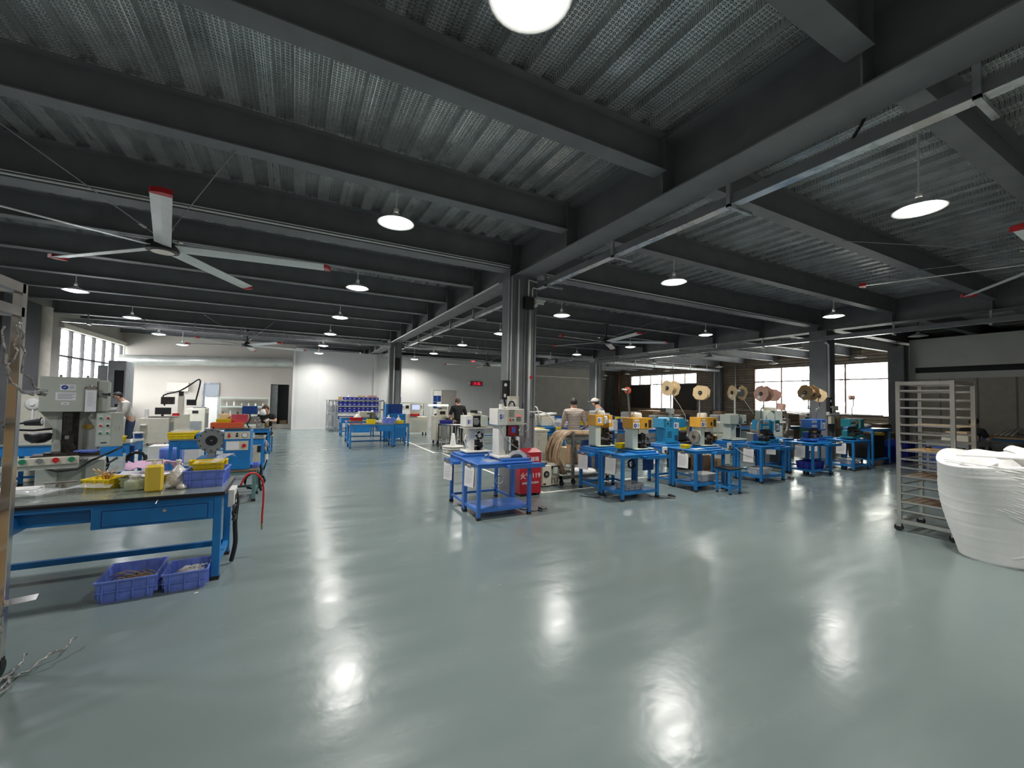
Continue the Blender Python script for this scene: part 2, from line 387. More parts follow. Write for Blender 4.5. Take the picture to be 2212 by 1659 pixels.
# white panel room
b = B('white_wall')
b.box(-0.05, 22.2, 0, 6.78, 22.3, 3.78); b.box(8.2, 22.2, 0, 12.6, 22.3, 3.78); b.box(6.78, 22.2, 2.1, 8.2, 22.3, 3.78)
b.box(-0.05, 22.3, 0, 0.05, 23.2, 3.78); b.box(12.5, 22.3, 0, 12.6, 28, 3.78)
b.box(-0.05, 22.2, 3.78, 12.6, 28, 3.84)
for k in range(11):
    xx = -0.05 + 1.15*k
    if 6.7 < xx < 8.2: continue
    b.m('grey_panel').box(xx, 22.197, 0, xx+0.006, 22.2, 3.78)
b.m('white_wall').box(-0.09, 22.16, 0, 0.0, 22.24, 3.8).box(-0.09, 22.17, 0, 6.78, 22.2, 0.06).box(3.62, 22.14, 0, 3.74, 22.2, 3.78)
struct('wall_white', b, 'white panelled partition wall of the inner room')
dr = MB(); dr.cur = 'white_wall'
dr.box(6.74, 22.16, 0, 6.8, 22.26, 2.12).box(8.17, 22.16, 0, 8.23, 22.26, 2.12).box(6.8, 22.16, 2.07, 8.17, 22.26, 2.12).box(7.24, 22.16, 0, 7.28, 22.26, 2.07)
dr.m('grey_panel').box(6.8, 22.19, 0, 7.24, 22.23, 2.07)
dr.m('grey_wall').box(7.28, 22.18, 0, 8.17, 22.23, 2.07)
struct('door_3', dr, 'grey door with pale frame in the white wall')
pb = MB(); pb.cur = 'blue_deep'
for i in range(2):
    for j in range(2): pb.box(6.81+0.22*i, 22.15, 1.08+0.36*j, 7.01+0.22*i, 22.165, 1.40+0.36*j)
pb.m('paper').box(7.02, 22.14, 1.12, 7.26, 22.15, 1.42)
pb.build('notice_board', label='four dark blue notices with one white sheet on the door side panel', cat='notice')
# led sign
ls = thing('led_sign', 'red lit sign box high on the white wall', 'sign', (9.36, 22.2, 2.5))
B('black').box(-0.36, -0.10, -0.12, 0.36, 0.0, 0.13).build('housing', parent=ls)
B('led_dim').box(-0.33, -0.105, -0.09, 0.33, -0.1, 0.10).build('screen', parent=ls)
text_mesh('文·品', 0.19, (0.0, -0.11, 0.0), FRONT, 'led_red', 'lettering', ls)
B('mach_white').box(-0.52, -0.08, -0.05, -0.38, 0.0, 0.10).cyl((-0.42, -0.12, 0.07), (-0.42, -0.08, 0.07), 0.035).build('alarm_lamp', parent=ls, label='white alarm unit at the end of the sign')
# far duct on the beige wall
b = B('duct')
b.cyl((-6.45, 22.75, 2.98), (-0.12, 22.75, 3.22), 0.22, n=24)
for k in range(12): xx = -6.3+0.53*k; zz = 2.98+0.24*(xx+6.45)/6.33; b.cyl((xx, 22.75, zz), (xx+0.05, 22.75, zz), 0.228, n=24)
b.build('air_duct', label='long round galvanised air duct along the beige wall', cat='duct')
# windows left wall (tall, behind the press)
def window(name, x, ys, zs, mats, label, depth=0.1, side=1, skip=()):
    b = B(mats[0]); W = 0.026
    for i, y in enumerate(ys): b.box(x, y-W, zs[0], x+depth*side, y+W, zs[-1])
    b.m(mats[1])
    for z in zs: b.box(x, ys[0], z-W, x+depth*side, ys[-1], z+W)
    o = b.build(name, kind='structure', label=label)
    g = B('glass_pane').box(x+0.04*side, ys[0], zs[0], x+0.05*side, ys[-1], zs[-1]).build('window_pane', parent=o)
    return o
window('window_1', XL-0.12, [17.9, 18.75, 19.6, 20.5, 21.4, 22.3, 23.2], [1.2, 2.75, 3.62], ('frame_dark', 'frame_dark'), 'tall gridded window in the left wall')
b = B('pilaster_cream').box(XL-0.02, 17.75, 3.6, XL+0.12, 23.2, 3.75)
struct('trim_1', b, 'pale lintel over the left windows')
# right outer wall with siding and windows
WY = [(8.65, 15.15), (19.2, 25.5)]
b = B('siding')
def siding(y0, y1, z0, z1):
    b.box(XR+0.05, y0, z0, XR+0.25, y1, z1)
    z = z0
    while z < z1-0.01:
        zz = min(z+0.16, z1)
        b.prism([(XR+0.05, z), (XR-0.01, z+0.015), (XR+0.01, zz-0.015), (XR+0.05, zz)], 'y', y0, y1)
        z += 0.16
siding(4, 8.65, 0, 4.5); siding(8.65, 15.15, 0, 1.15); siding(8.65, 15.15, 3.75, 4.5); siding(15.15, 19.2, 0, 4.5)
siding(19.2, 25.5, 0, 1.15); siding(19.2, 25.5, 3.7, 4.5); siding(25.5, 28, 0, 4.5)
b.box(XR+0.05, Y0, 0, XR+0.25, 4, 4.5)
b.m('frame_dark').box(XR, 19.2, 1.15, XR+0.1, 21.2, 2.98).box(XR, 23.4, 1.15, XR+0.1, 25.5, 2.98)
struct('wall_right', b, 'brown lapped metal siding of the right outer wall')
window('window_2', XR-0.02, [8.65, 10.5, 12.1, 13.6, 15.15], [1.15, 2.95, 3.75], ('frame_maroon', 'frame_maroon'), 'broad bright window in the brown siding')
window('window_3', XR-0.02, [19.2, 20.2, 21.2, 22.3, 23.4, 24.5, 25.5], [2.98, 3.7], ('frame_maroon', 'shade_white'), 'row of six upper panes at the far end')
window('window_4', XR-0.02, [21.2, 22.3, 23.4], [1.15, 2.98], ('frame_maroon', 'frame_maroon'), 'tall lower panes at the far end')
# room partition on the right
b = B('grey_panel')
b.box(20.2, Y0, 3.08, 20.35, 6.6, 4.12).m('black_band').box(20.26, Y0, 2.88, 20.36, 6.6, 3.08).m('grey_panel').box(20.2, Y0, 2.66, 20.35, 6.6, 2.88)
b.m('door_taupe').box(20.24, Y0, 0, 20.36, 6.6, 2.66)
b.m('grey_wall')
for yy in (5.8, 4.9, 4.05, 3.1, 2.2, 1.3): b.box(20.225, yy-0.02, 0, 20.24, yy+0.02, 2.66)
b.m('grey_panel').box(20.18, 6.45, 0, 20.38, 6.65, 3.1).box(20.36, 6.5, 0, 24.6, 6.65, 4.12)
struct('wall_partition', b, 'grey partition with a black band and taupe panels')
# buildings outside
b = B('facade').box(37, -2, -6, 38, 40, 12)
for yy in (9.4, 12.6, 15.85, 18.5, 22.2, 26.0, 30.0, 31.2, 33.2, 34.4, 36.6):
    for zz in (0.65, 1.95, 3.25, 4.55): b.m('facade_window').box(36.9, yy-0.3, zz, 37.02, yy+0.3, zz+0.93).m('mach_white').box(36.88, yy-0.03, zz, 36.95, yy+0.03, zz+0.93)
b.build('neighbouring_building', label='pale building seen through the right windows', cat='building')

# ---- steel frame
def ibeam_x(x0, x1, y, z0, z1, w, mn='steel_paint'):
    b = B(mn); t = 0.012
    b.box(x0, y-w/2, z0, x1, y+w/2, z0+t); b.box(x0, y-w/2, z1-t, x1, y+w/2, z1); b.box(x0, y-0.005, z0+t, x1, y+0.005, z1-t)
    for xx in (x0+0.01, x1-0.02): b.box(xx, y-w/2+0.005, z0+t, xx+0.01, y+w/2-0.005, z1-t)
    return b
GX = [(-7.0), 3.65, 14.22, 24.75]
ROWY = [-4.0, 6.70, 17.42, 28.1]
COLS = {}
for k in range(-4, 13):
    y = 6.71 + 1.783*k
    if y > 27.9: continue
    for j, (xa, xb) in enumerate(((-6.5, 3.43), (3.87, 14.0), (14.44, 24.56))):
        if k in (0, 6):
            struct('beam', ibeam_x(xa if j else -6.5, xb, y, 4.0, 4.515, 0.27))
        else:
            struct('beam', ibeam_x(xa, xb, y, 4.12, 4.515, 0.18))
for i, gx in enumerate(GX):
    b = B('steel_paint'); t = 0.016; w2 = 0.2
    b.box(gx-w2, Y0, 3.885, gx+w2, YF, 3.885+t).box(gx-w2, Y0, 4.5, gx+w2, YF, 4.515).box(gx-0.006, Y0, 3.9, gx+0.006, YF, 4.5)
    for k in range(-4, 12):
        y = 6.71 + 1.783*k
        b.box(gx-w2+0.01, y-0.006, 3.9, gx+w2-0.01, y+0.006, 4.5)
    struct('girder', b, None)
def column(cx, cy, label):
    b = B('column_paint'); h = 0.235
    b.box(cx-h, cy-h, 0, cx-h+0.03, cy+h, 3.885).box(cx+h-0.03, cy-h, 0, cx+h, cy+h, 3.885)      # flanges
    b.box(cx-h+0.03, cy-h+0.015, 0, cx+h-0.03, cy-h+0.045, 3.885).box(cx-h+0.03, cy+h-0.045, 0, cx+h-0.03, cy+h-0.015, 3.885)
    b.box(cx-h-0.1, cy-h-0.1, 0, cx+h+0.1, cy+h+0.1, 0.02)
    b.box(cx-0.01, cy-h-0.004, 0.02, cx+0.01, cy-h+0.03, 3.885)
    return struct('column', b, label)
column(3.655, 6.69, 'nearest grey steel column in the middle of the hall')
column(3.655, 17.42, 'grey steel column before the white wall')
column(14.26, 6.69, 'grey steel column between the right windows')
column(14.26, 17.42, 'grey steel column before the dark far wall')
column(24.3, 17.42, 'dark corner column in the siding wall')
column(20.0, 6.85, 'dark column at the end of the grey partition')
column(24.3, 27.7, 'far corner column by the last window')
b = B('pilaster_cream').cyl((-6.33, 16.45, 0), (-6.33, 16.45, 4.0), 0.165, n=20)
b.build('column', kind='structure', label='pale round column by the left windows')
struct('column', B('steel_dark').box(-6.5, 14.4, 0, -6.25, 16.1, 4.0), 'dark column beside the pale round one')

# ---- cable trays with hangers
def tray(name, label, p0, p1, w, h, hang, ztop, bracket=0.35, side=1):
    """channel along x or y; hangers go up to ztop."""
    t = thing(name, label, 'cable tray', (0, 0, 0))
    b = B('galv'); (x0, y0, z0), (x1, y1, z1) = p0, p1
    if abs(y1-y0) > abs(x1-x0):
        b.cur = 'steel_paint'; b.box(x0, y0, z0+0.004, x0+0.004, y1, z0+h).box(x0+w-0.004, y0, z0+0.004, x0+w, y1, z0+h).m('tray_steel').box(x0, y0, z0, x0+w, y1, z0+0.004)
        b.m('black').tube([(x0+w/2, y0+(y1-y0)*i/12, z0+0.03+0.01*math.sin(i)) for i in range(13)], 0.02)
    else:
        b.box(x0, y0, z0, x1, y0+w, z0+0.004).box(x0, y0, z0, x1, y0+0.004, z0+h).box(x0, y0+w-0.004, z0, x1, y0+w, z0+h)
    b.build('channel', parent=t)
    for q in hang:
        hb = B('galv')
        if abs(y1-y0) > abs(x1-x0):
            hb.box(x0-0.03*side, q-0.02, z0-0.03, x0-0.03*side+0.03*side, q+0.02, ztop)
            hb.box(x0-0.03, q-0.02, z0-0.035, x0+bracket, q+0.02, z0-0.004)
        else:
            hb.box(q-0.015, y0-0.02, z0-0.03, q+0.015, y0, ztop).box(q-0.02, y0-0.05, z0-0.035, q+0.02, y0+w+0.06, z0-0.004)
        hb.build('hanger', parent=t)
    return t
tray('cable_tray', 'galvanised cable tray along the near main girder', (3.87, Y0, 3.68), (3.87, 6.4, 3.68), 0.11, 0.1, [-0.83, 0.905, 2.637, 4.37, 6.1], 3.885)
tray('cable_tray', 'galvanised cable tray along the girder beyond the nearest column', (3.92, 6.98, 3.68), (3.92, 16.9, 3.68), 0.11, 0.1, [7.83+1.73*k for k in range(6)], 3.885)
tray('cable_tray', 'galvanised cable tray along the right hand girder', (14.0, -2, 3.58), (14.0, 16.7, 3.58), -0.12, 0.12, [-0.3+1.73*k for k in range(10) if abs(-0.3+1.73*k-6.7) > 0.4], 3.885, bracket=0.12, side=-1)
tray('cable_tray', 'galvanised cable tray over the white wall end of the girder', (3.92, 17.3, 3.68), (3.92, 22.0, 3.68), 0.11, 0.1, [18.2, 19.9, 21.6], 3.885)
tray('cable_tray', 'cable tray crossing the hall before the column at the white wall', (-6.2, 17.0, 3.70), (3.4, 17.0, 3.70), 0.15, 0.12, [-5.6+1.3*k for k in range(7)], 4.0)
tray('cable_tray', 'cable tray crossing towards the dark far column', (3.95, 17.0, 3.70), (13.8, 17.0, 3.70), 0.15, 0.12, [4.6+1.3*k for k in range(8)], 4.0)
tray('cable_tray', 'cable tray running to the siding wall corner', (14.5, 17.0, 3.64), (24.0, 17.0, 3.64), 0.15, 0.12, [15.2+1.5*k for k in range(6)], 4.0)
# cable conduits lying on beam flanges
def conduit(pts, r, label, mn='conduit', cat='conduit', name='conduit_pipe'):
    return B(mn).tube(pts, r, 8).build(name, label=label, cat=cat)
conduit([(-6.4, 6.58, 4.03+0.0), (-2, 6.56, 4.03), (3.38, 6.56, 4.03)], 0.014, 'bright conduit lying along the wide beam left of the nearest column')
conduit([(-6.4, 6.55, 4.06), (3.38, 6.54, 4.06)], 0.008, 'thin cable along the wide beam left of the nearest column', 'wire_white')
conduit([(4.0, 6.56, 4.03), (13.9, 6.56, 4.03)], 0.012, 'conduit along the wide beam right of the nearest column')
conduit([(3.40, 7.05, 3.87), (3.42, 17.0, 3.87)], 0.018, 'white conduit on the girder edge towards the white wall')
conduit([(3.50, 6.42, 0.9), (3.50, 6.42, 3.80), (3.50, 6.42, 3.80)], 0.016, 'white conduit on the left edge of the nearest column')
conduit([(3.405, 6.50, 1.7), (3.405, 6.50, 3.86)], 0.012, 'thin white conduit on the left flange of the nearest column')
conduit([(3.405, 6.62, 1.7), (3.405, 6.62, 3.86)], 0.012, 'second thin conduit on the left flange of the nearest column')
conduit([(3.74, 6.43, 0.95), (3.74, 6.43, 3.30)], 0.022, 'white conduit dropping down the front of the nearest column')
conduit([(3.70, 6.43, 3.45), (3.70, 6.43, 3.82), (3.90, 6.43, 3.80)], 0.016, 'bent white conduit above the camera box')
conduit([(3.78, 6.43, 3.45), (3.78, 6.43, 3.66), (3.80, 6.43, 3.69), (3.95, 6.43, 3.68)], 0.011, 'thin bent conduit beside the upper one')
conduit([(14.06, 6.42, 1.3), (14.06, 6.42, 3.45), (13.9, 6.42, 3.50)], 0.032, 'white conduit on the front of the column between the windows')
conduit([(14.53, 6.8, 1.2), (14.53, 6.8, 3.45), (14.6, 7.1, 3.5)], 0.028, 'white conduit on the right side of the column between the windows')
conduit([(14.06, 17.14, 1.0), (14.06, 17.14, 3.6)], 0.04, 'white conduit on the column before the dark wall')
conduit([(3.38, 17.22, 1.0), (3.38, 17.22, 3.66)], 0.03, 'pale conduit on the left edge of the column before the white wall')
conduit([(3.58, 17.15, 1.3), (3.58, 17.15, 3.7)], 0.025, 'white conduit down the middle of the column before the white wall')
conduit([(24.04, 17.45, 1.2), (24.04, 17.45, 3.7)], 0.03, 'white conduit in the dark corner column')
conduit([(24.5, 16.3, 1.35), (24.5, 16.3, 4.0)], 0.03, 'white conduit down the brown siding')
conduit([(24.57, 16.3, 1.25), (24.57, 9, 1.2)], 0.03, 'white conduit running below the broad window sill')
conduit([(-6.42, 23.0, 0.0), (-6.42, 23.0, 3.6)], 0.03, 'pale conduit in the corner of the left and beige walls')
conduit([(23.9, 26.2, 0), (23.9, 26.2, 4.1)], 0.06, 'dark red standpipe beside the far window', 'rust_pipe')
# floor tape
tb = MB(); tb.cur = 'tape'
def tape(x0, y0, x1, y1, label):
    B('tape').box(x0, y0, 0.0, x1, y1, 0.002).build('floor_tape', label=label, cat='floor marking')
tape(3.93, 6.22, 3.99, 6.30, 'corner piece of white floor tape by the fire box')
tape(3.93, 6.30, 3.99, 11.9, 'long white tape line along the main aisle')
tape(3.99, 6.22, 5.1, 6.28, 'white tape line in front of the wire cart')
tape(3.72, 11.95, 3.79, 20.5, 'white tape line running back past the blue cabinet')
tape(3.79, 11.95, 9.0, 12.02, 'white tape line crossing behind the cone')
tape(3.79, 14.4, 9.0, 14.47, 'white tape line at the cream machine')
tape(3.79, 17.3, 9.0, 17.37, 'white tape line behind the cream machine')
tape(5.6, 6.6, 13.9, 6.66, 'long tape line behind the press tables')

# ------------------------------------------------------------------ pendant lamps
LAMP_X = [-3.95, 0.97, 5.55, 10.7]
LAMP_Y = [1.72, 4.78, 8.05, 11.35, 14.6, 18.2, 21.6]
lamp_src = {}
STEM = 0.40
def lamp_parts(kind):
    t = thing('pendant_lamp', None, 'lamp', (0, 0, 0))
    lit = kind != 'off'
    s = B('shade_white' if lit else 'shade_dull')
    s.lathe([(0.035, 0.12), (0.045, 0.085), (0.10, 0.065), (0.20, 0.014), (0.215, 0.0), (0.207, 0.0), (0.10, 0.05), (0.03, 0.07)], n=28, cap=False)
    s.build('lamp_shade', parent=t)
    B('black' if not lit else 'shade_white').cyl((0, 0, 0.12), (0, 0, 0.17), 0.03).cyl((0, 0, 0.17), (0, 0, STEM), 0.009, n=8).build('stem', parent=t)
    g = B({'warm': 'lamp_glow', 'cool': 'lamp_glow_cool', 'off': 'shade_white'}[kind])
    g.lathe([(0.0, -0.028), (0.10, -0.022), (0.165, -0.004), (0.17, 0.01)], n=28, cap=False)
    g.build('diffuser', parent=t)
    return t
for kind in ('warm', 'cool', 'off'): lamp_src[kind] = lamp_parts(kind)
used = set()
def lamp(x, y, z, kind, label, group):
    for kk in range(-2, 13):
        yb = 6.71+1.783*kk; q = yb/y; z2 = 1.65+(z-1.65)*q
        if kk not in (0, 6) and 3.56 < z2 < 3.82 and abs(yb-y) < 1.1: x, y, z = x*q, yb, z2; break
    src = lamp_src[kind]
    o = src if kind not in used else copy_tree(src)
    used.add(kind); o.location = (x, y, z); o['label'] = label; o['group'] = group
    top = 4.12 if abs((y-6.71)/1.783-round((y-6.71)/1.783)) < 0.02 else 4.515
    if abs(top-z-STEM) > 0.005:
        st_ = [c for c in o.children if c.name.startswith('stem')][0]; st_.data = st_.data.copy()
        for vv in st_.data.vertices:
            if vv.co.z > 0.3: vv.co.z = top-z
    if kind != 'off':
        L = bpy.data.lights.new('lamp_light', 'AREA'); L.shape = 'DISK'; L.size = 0.34; L.energy = LAMP_W; L.color = (1, 0.965, 0.91) if kind == 'warm' else (0.93, 0.94, 1.0)
        L.spread = math.radians(150)
        lo = bpy.data.objects.new('lamp_light', L); COL.objects.link(lo); lo.parent = o; lo.location = (0, 0, -0.04)
rows = ['first', 'second', 'third', 'fourth', 'fifth', 'sixth', 'last']
cols = ['in the left bay', 'over the main aisle', 'right of the main girder', 'by the right hand girder']
for i, lx in enumerate(LAMP_X):
    for j, ly in enumerate(LAMP_Y):  # nearest rows of the left bay are unseen lamps, added to brighten that bay
        if i == 3 and j in (0, 5, 6): continue
        xx = lx + (-0.25 if (i == 0 and j > 4) else 0) + (0.2 if i == 3 and j > 2 else 0)
        lamp(xx, ly, 3.65, 'cool' if i == 0 else 'warm', 'lit white pendant lamp %s, %s row from the camera' % (cols[i], rows[j]), 'lit pendant lamps in rows')
for lx, wd in ((-3.95, 'left bay'), (0.97, 'main aisle'), (5.55, 'bay right of the girder'), (10.7, 'bay by the right girder')):  # unseen row added as fill for the foreground, continuing the lamp grid
    lamp(lx, -1.7, 3.65, 'warm', 'unseen pendant lamp added behind the camera as fill light, %s' % wd, 'lit pendant lamps in rows')
offs = [(15.6, 4.9, 'before the grey partition'), (15.6, 8.1, 'right of the column between the windows'), (15.9, 11.8, 'past the right girder'), (16.1, 15.1, 'before the far tray'),
        (16.3, 18.8, 'near the dark far column'), (20.7, 8.3, 'in front of the broad window'), (20.9, 11.9, 'left in front of the broad window'), (20.9, 14.9, 'before the corner column'),
        (21.2, 18.8, 'in front of the far window'), (21.8, 23.0, 'beyond the far window panes'), (21.9, 25.6, 'nearest the far dark wall'), (24.0, 12.7, 'close to the broad window head')]
for (x, y, l) in offs[:-1]:
    lamp(x, y, 3.65, 'off', 'unlit grey pendant lamp %s' % l, 'unlit pendant lamps in the right bay')

# ------------------------------------------------------------------ ceiling fans
def fan_parts():
    t = thing('ceiling_fan', None, 'fan', (0, 0, 0))
    b = B('black').cyl((0, 0, -0.05), (0, 0, 0.05), 0.17, n=24).cyl((0, 0, 0.05), (0, 0, 0.12), 0.09, n=20)
    b.m('steel').cyl((0, 0, -0.06), (0, 0, -0.05), 0.12, n=24)
    b.build('hub', parent=t)
    B('steel_dark').cyl((0, 0, 0.12), (0, 0, 0.58), 0.028).box(-0.08, -0.08, 0.52, 0.08, 0.08, 0.56).build('down_rod', parent=t)
    for k in range(5):
        bl = B('fan_blade')
        vs = []; n = 10
        for i in range(n+1):
            x = 0.15 + (1.88-0.15)*i/n; wd = 0.085
            for (yy, zz) in ((-wd, 0.020), (0, -0.010), (wd, -0.020), (wd, -0.014), (0, 0.008), (-wd, 0.026)): vs.append((x, yy, zz))
        fs = []
        for i in range(n):
            for q in range(6): fs.append((i*6+q, i*6+(q+1) % 6, (i+1)*6+(q+1) % 6, (i+1)*6+q))
        fs += [(5, 4, 3, 2, 1, 0), tuple(n*6+q for q in range(6))]
        bl.add(vs, fs)
        o = bl.build('blade', parent=t, rz=2*PI*k/5)
        B('red').prism([(1.88, -0.087), (1.93, -0.07), (1.965, 0.0), (1.96, 0.087), (1.88, 0.087)], 'z', -0.022, 0.026).build('blade_tip', parent=o, label='red blade tip')
    return t
fan0 = fan_parts()
def fan(x, y, z, deg, label, ends):
    o = fan0 if not fan.used else copy_tree(fan0)
    fan.used = True
    o.location = (x, y, z); o.rotation_euler.z = math.radians(deg); o['label'] = label
    for e in ends:
        b = B('wire_grey'); w_ = Vector((x, y, z+0.1)); e_ = Vector(e)
        b.tube([w_, w_.lerp(e_, 0.5), e_], 0.006, 5).m('steel').cyl(w_.lerp(e_, 0.12), w_.lerp(e_, 0.16), 0.018, n=8)
        wi = b.build('guy_wire'); wi.parent = o
        wi.matrix_parent_inverse = (Matrix.Translation((x, y, z)) @ Matrix.Rotation(math.radians(deg), 4, 'Z')).inverted()
fan.used = False
fan(-1.55, 6.70, 3.50, 66, 'large five-bladed ceiling fan in the left bay above the workbench', [(-0.61, 4.95, 4.12), (-2.6, 5.0, 4.12), (-0.7, 8.5, 4.12), (-2.5, 8.5, 4.12)])
fan(8.85, 10.30, 3.55, 42, 'large ceiling fan right of the nearest column', [(9.6, 8.55, 4.12), (11.2, 8.55, 4.12), (8.0, 12.0, 4.12)])
fan(8.65, 1.36, 3.57, 110, 'ceiling fan above the steel rack, only its blades reach into view', [(7.2, 3.1, 4.12), (9.9, 3.1, 4.12)])
fan(-1.55, 17.35, 3.38, 16, 'distant ceiling fan before the beige wall', [(-2.6, 15.7, 4.12), (-0.6, 15.7, 4.12)])
fan(7.9, 17.5, 3.2, 156, 'distant ceiling fan before the white wall', [(7.0, 15.7, 4.12), (8.8, 15.7, 4.12)])

B('black').tube([(3.86, 1.50, 3.90), (3.875, 1.53, 3.86), (3.89, 1.58, 3.81), (3.90, 1.60, 3.79)], 0.012, 6).build('cable', label='short black cable drooping from the main girder to its tray', cat='cable')
# ================================================================== BUILDERS FOR THINGS
def leg_post(p, x, y, z0, z1, s, mn, foot=0.03, inset=True):
    o = B(mn).box(x-s/2, y-s/2, z0+foot, x+s/2, y+s/2, z1, 0.003).build('leg', parent=p)
    if foot: B('rubber').box(x-s/2-0.002, y-s/2-0.002, z0, x+s/2+0.002, y+s/2+0.002, z0+foot).build('foot_cap', parent=o)
    return o
def table(label, loc, w, d, h, mn='blue', topm=None, top_t=0.025, s=0.05, rz=0, group=None, shelf=None, apron=0.05, low=0.12, foot=0.03, name='work_table', cat='table', drawers=(), back=True, simple=False):
    """origin: front left corner on the floor"""
    t = thing(name, label, cat, loc, rz, group)
    tp = B(topm or mn).box(-0.01, -0.01, h-top_t, w+0.01, d+0.01, h, 0.004).build('table_top', parent=t)
    for (x, y) in ((s/2, s/2), (w-s/2, s/2), (s/2, d-s/2), (w-s/2, d-s/2)): leg_post(t, x, y, 0, h-top_t, s, mn, foot)
    b = B(mn); z1 = h-top_t; z0 = z1-apron
    b.box(s, 0.004, z0, w-s, 0.03, z1).box(s, d-0.03, z0, w-s, d-0.004, z1).box(0.004, s, z0, 0.03, d-s, z1).box(w-0.03, s, z0, w-0.004, d-s, z1)
    b.build('apron', parent=t)
    if low:
        b = B(mn); q = 0.035
        b.box(0.006, s, low, 0.006+q, d-s, low+q).box(w-0.006-q, s, low, w-0.006, d-s, low+q)
        if back: b.box(s, d-0.006-q, low, w-s, d-0.006, low+q)
        if shelf: b.box(s, 0.006, low, w-s, 0.006+q, low+q)
        b.build('stretcher', parent=t)
    if shelf: B(mn).box(0.02, 0.02, low+0.036, w*shelf, d-0.02, low+0.04).build('shelf', parent=t)
    for (xa, xb, hz_) in drawers:
        o = B(mn).box(xa, -0.006, z1-hz_, xb, d*0.8, z1-0.004).m('blue_deep').box(xa+0.04, -0.008, z1-hz_+0.02, xb-0.03, -0.006, z1-0.035).m(mn).box(xa+0.046, -0.0095, z1-hz_+0.026, xb-0.036, -0.007, z1-0.041).build('drawer', parent=t)
        B('steel').cyl(((xa+xb)/2, -0.016, z1-0.06), ((xa+xb)/2, -0.009, z1-0.06), 0.012).build('lock', parent=o)
    return t
def crate_mb(mn, w, d, h, taper=0.02, t=0.005, ribs=3, rim=0.012):
    b = B(mn)
    def ring(z, e, a): return [(e+a, e+a, z), (w-e-a, e+a, z), (w-e-a, d-e-a, z), (e+a, d-e-a, z)]
    vs = ring(0, taper, 0) + ring(h, 0, 0) + ring(h, 0, t) + ring(t, taper, t)
    fs = [(0, 3, 2, 1), (12, 13, 14, 15)]
    for a in (0, 4, 8):
        for i in range(4): fs.append((a+i, a+(i+1) % 4, a+4+(i+1) % 4, a+4+i))
    b.add(vs, fs)
    r = 0.007
    b.box(-r, -r, h-rim, w+r, 0, h).box(-r, d, h-rim, w+r, d+r, h).box(-r, 0, h-rim, 0, d, h).box(w, 0, h-rim, w+r, d, h)
    for i in range(ribs):
        f = (i+0.5)/ribs
        b.box(w*f-0.004, -r, h*0.15, w*f+0.004, taper*0.9, h-rim).box(w*f-0.004, d-taper*0.9, h*0.15, w*f+0.004, d+r, h-rim)
        b.box(-r, d*f-0.004, h*0.15, taper*0.9, d*f+0.004, h-rim).box(w-taper*0.9, d*f-0.004, h*0.15, w+r, d*f+0.004, h-rim)
    b.box(-0.004, -0.004, h*0.5, w+0.004, 0.0, h*0.5+0.006)
    return b
def crate(label, loc, w, d, h, mn, rz=0, group=None, cat='crate', name='plastic_crate', fill=None, taper=0.02, ribs=3):
    o = crate_mb(mn, w, d, h, taper, ribs=ribs)
    if fill:
        o.m(fill)
        rnd = random.Random(label)
        nx, ny = 7, 6; vs = []
        for j in range(ny):
            for i in range(nx):
                e = 0.7 if (i in (0, nx-1) or j in (0, ny-1)) else 1
                vs.append((taper+0.006+(w-2*taper-0.012)*i/(nx-1), taper+0.006+(d-2*taper-0.012)*j/(ny-1), h*(0.45+0.4*rnd.random()*e)))
        fs = [(j*nx+i, j*nx+i+1, (j+1)*nx+i+1, (j+1)*nx+i) for j in range(ny-1) for i in range(nx-1)]
        o.add(vs, fs)
    return o.build(name, loc=loc, rz=rz, label=label, cat=cat, group=group)
def blob(mn, c, r, seed, n=14, m=9, sz=(1, 1, 1), jag=0.18, flat=True):
    rnd = random.Random(seed); b = B(mn); vs = []; fs = []
    for j in range(m+1):
        ph = PI*j/m
        for i in range(n):
            th = 2*PI*i/n; k = r*(1+jag*(rnd.random()-0.5)*2*math.sin(ph))
            z = math.cos(ph)*k*sz[2]
            if flat and z < -r*sz[2]*0.75: z = -r*sz[2]*0.75
            vs.append((c[0]+math.sin(ph)*math.cos(th)*k*sz[0], c[1]+math.sin(ph)*math.sin(th)*k*sz[1], c[2]+z+r*sz[2]*0.75))
    for j in range(m):
        for i in range(n): fs.append((j*n+i, j*n+(i+1) % n, (j+1)*n+(i+1) % n, (j+1)*n+i))
    return b.add(vs, fs, True)
def bag(label, loc, r, seed, mn='bag_plastic', tall=1.3, group=None, name='plastic_bag', cat='bag', sx=1, sy=1):
    """tied bag: lumpy body that narrows to a gathered neck"""
    rnd = random.Random(seed); b = B(mn); n = 16; prof = [(0.75, 0), (0.98, 0.18), (1.0, 0.4), (0.82, 0.65), (0.5, 0.9), (0.2, 1.08), (0.12, 1.16), (0.26, 1.34), (0.18, 1.42)]
    vs = []; fs = []
    for j, (a, z) in enumerate(prof):
        for i in range(n):
            th = 2*PI*i/n; k = r*a*(1+0.22*(rnd.random()-0.5))
            vs.append((math.cos(th)*k*sx, math.sin(th)*k*sy, r*z*tall*(1+0.05*(rnd.random()-0.5) if j else 1)))
    for j in range(len(prof)-1):
        for i in range(n): fs.append((j*n+i, j*n+(i+1) % n, (j+1)*n+(i+1) % n, (j+1)*n+i))
    fs.append(tuple(range(n-1, -1, -1))); fs.append(tuple(range((len(prof)-1)*n, len(prof)*n)))
    b.add(vs, fs, True)
    return b.build(name, loc=loc, label=label, cat=cat, group=group)
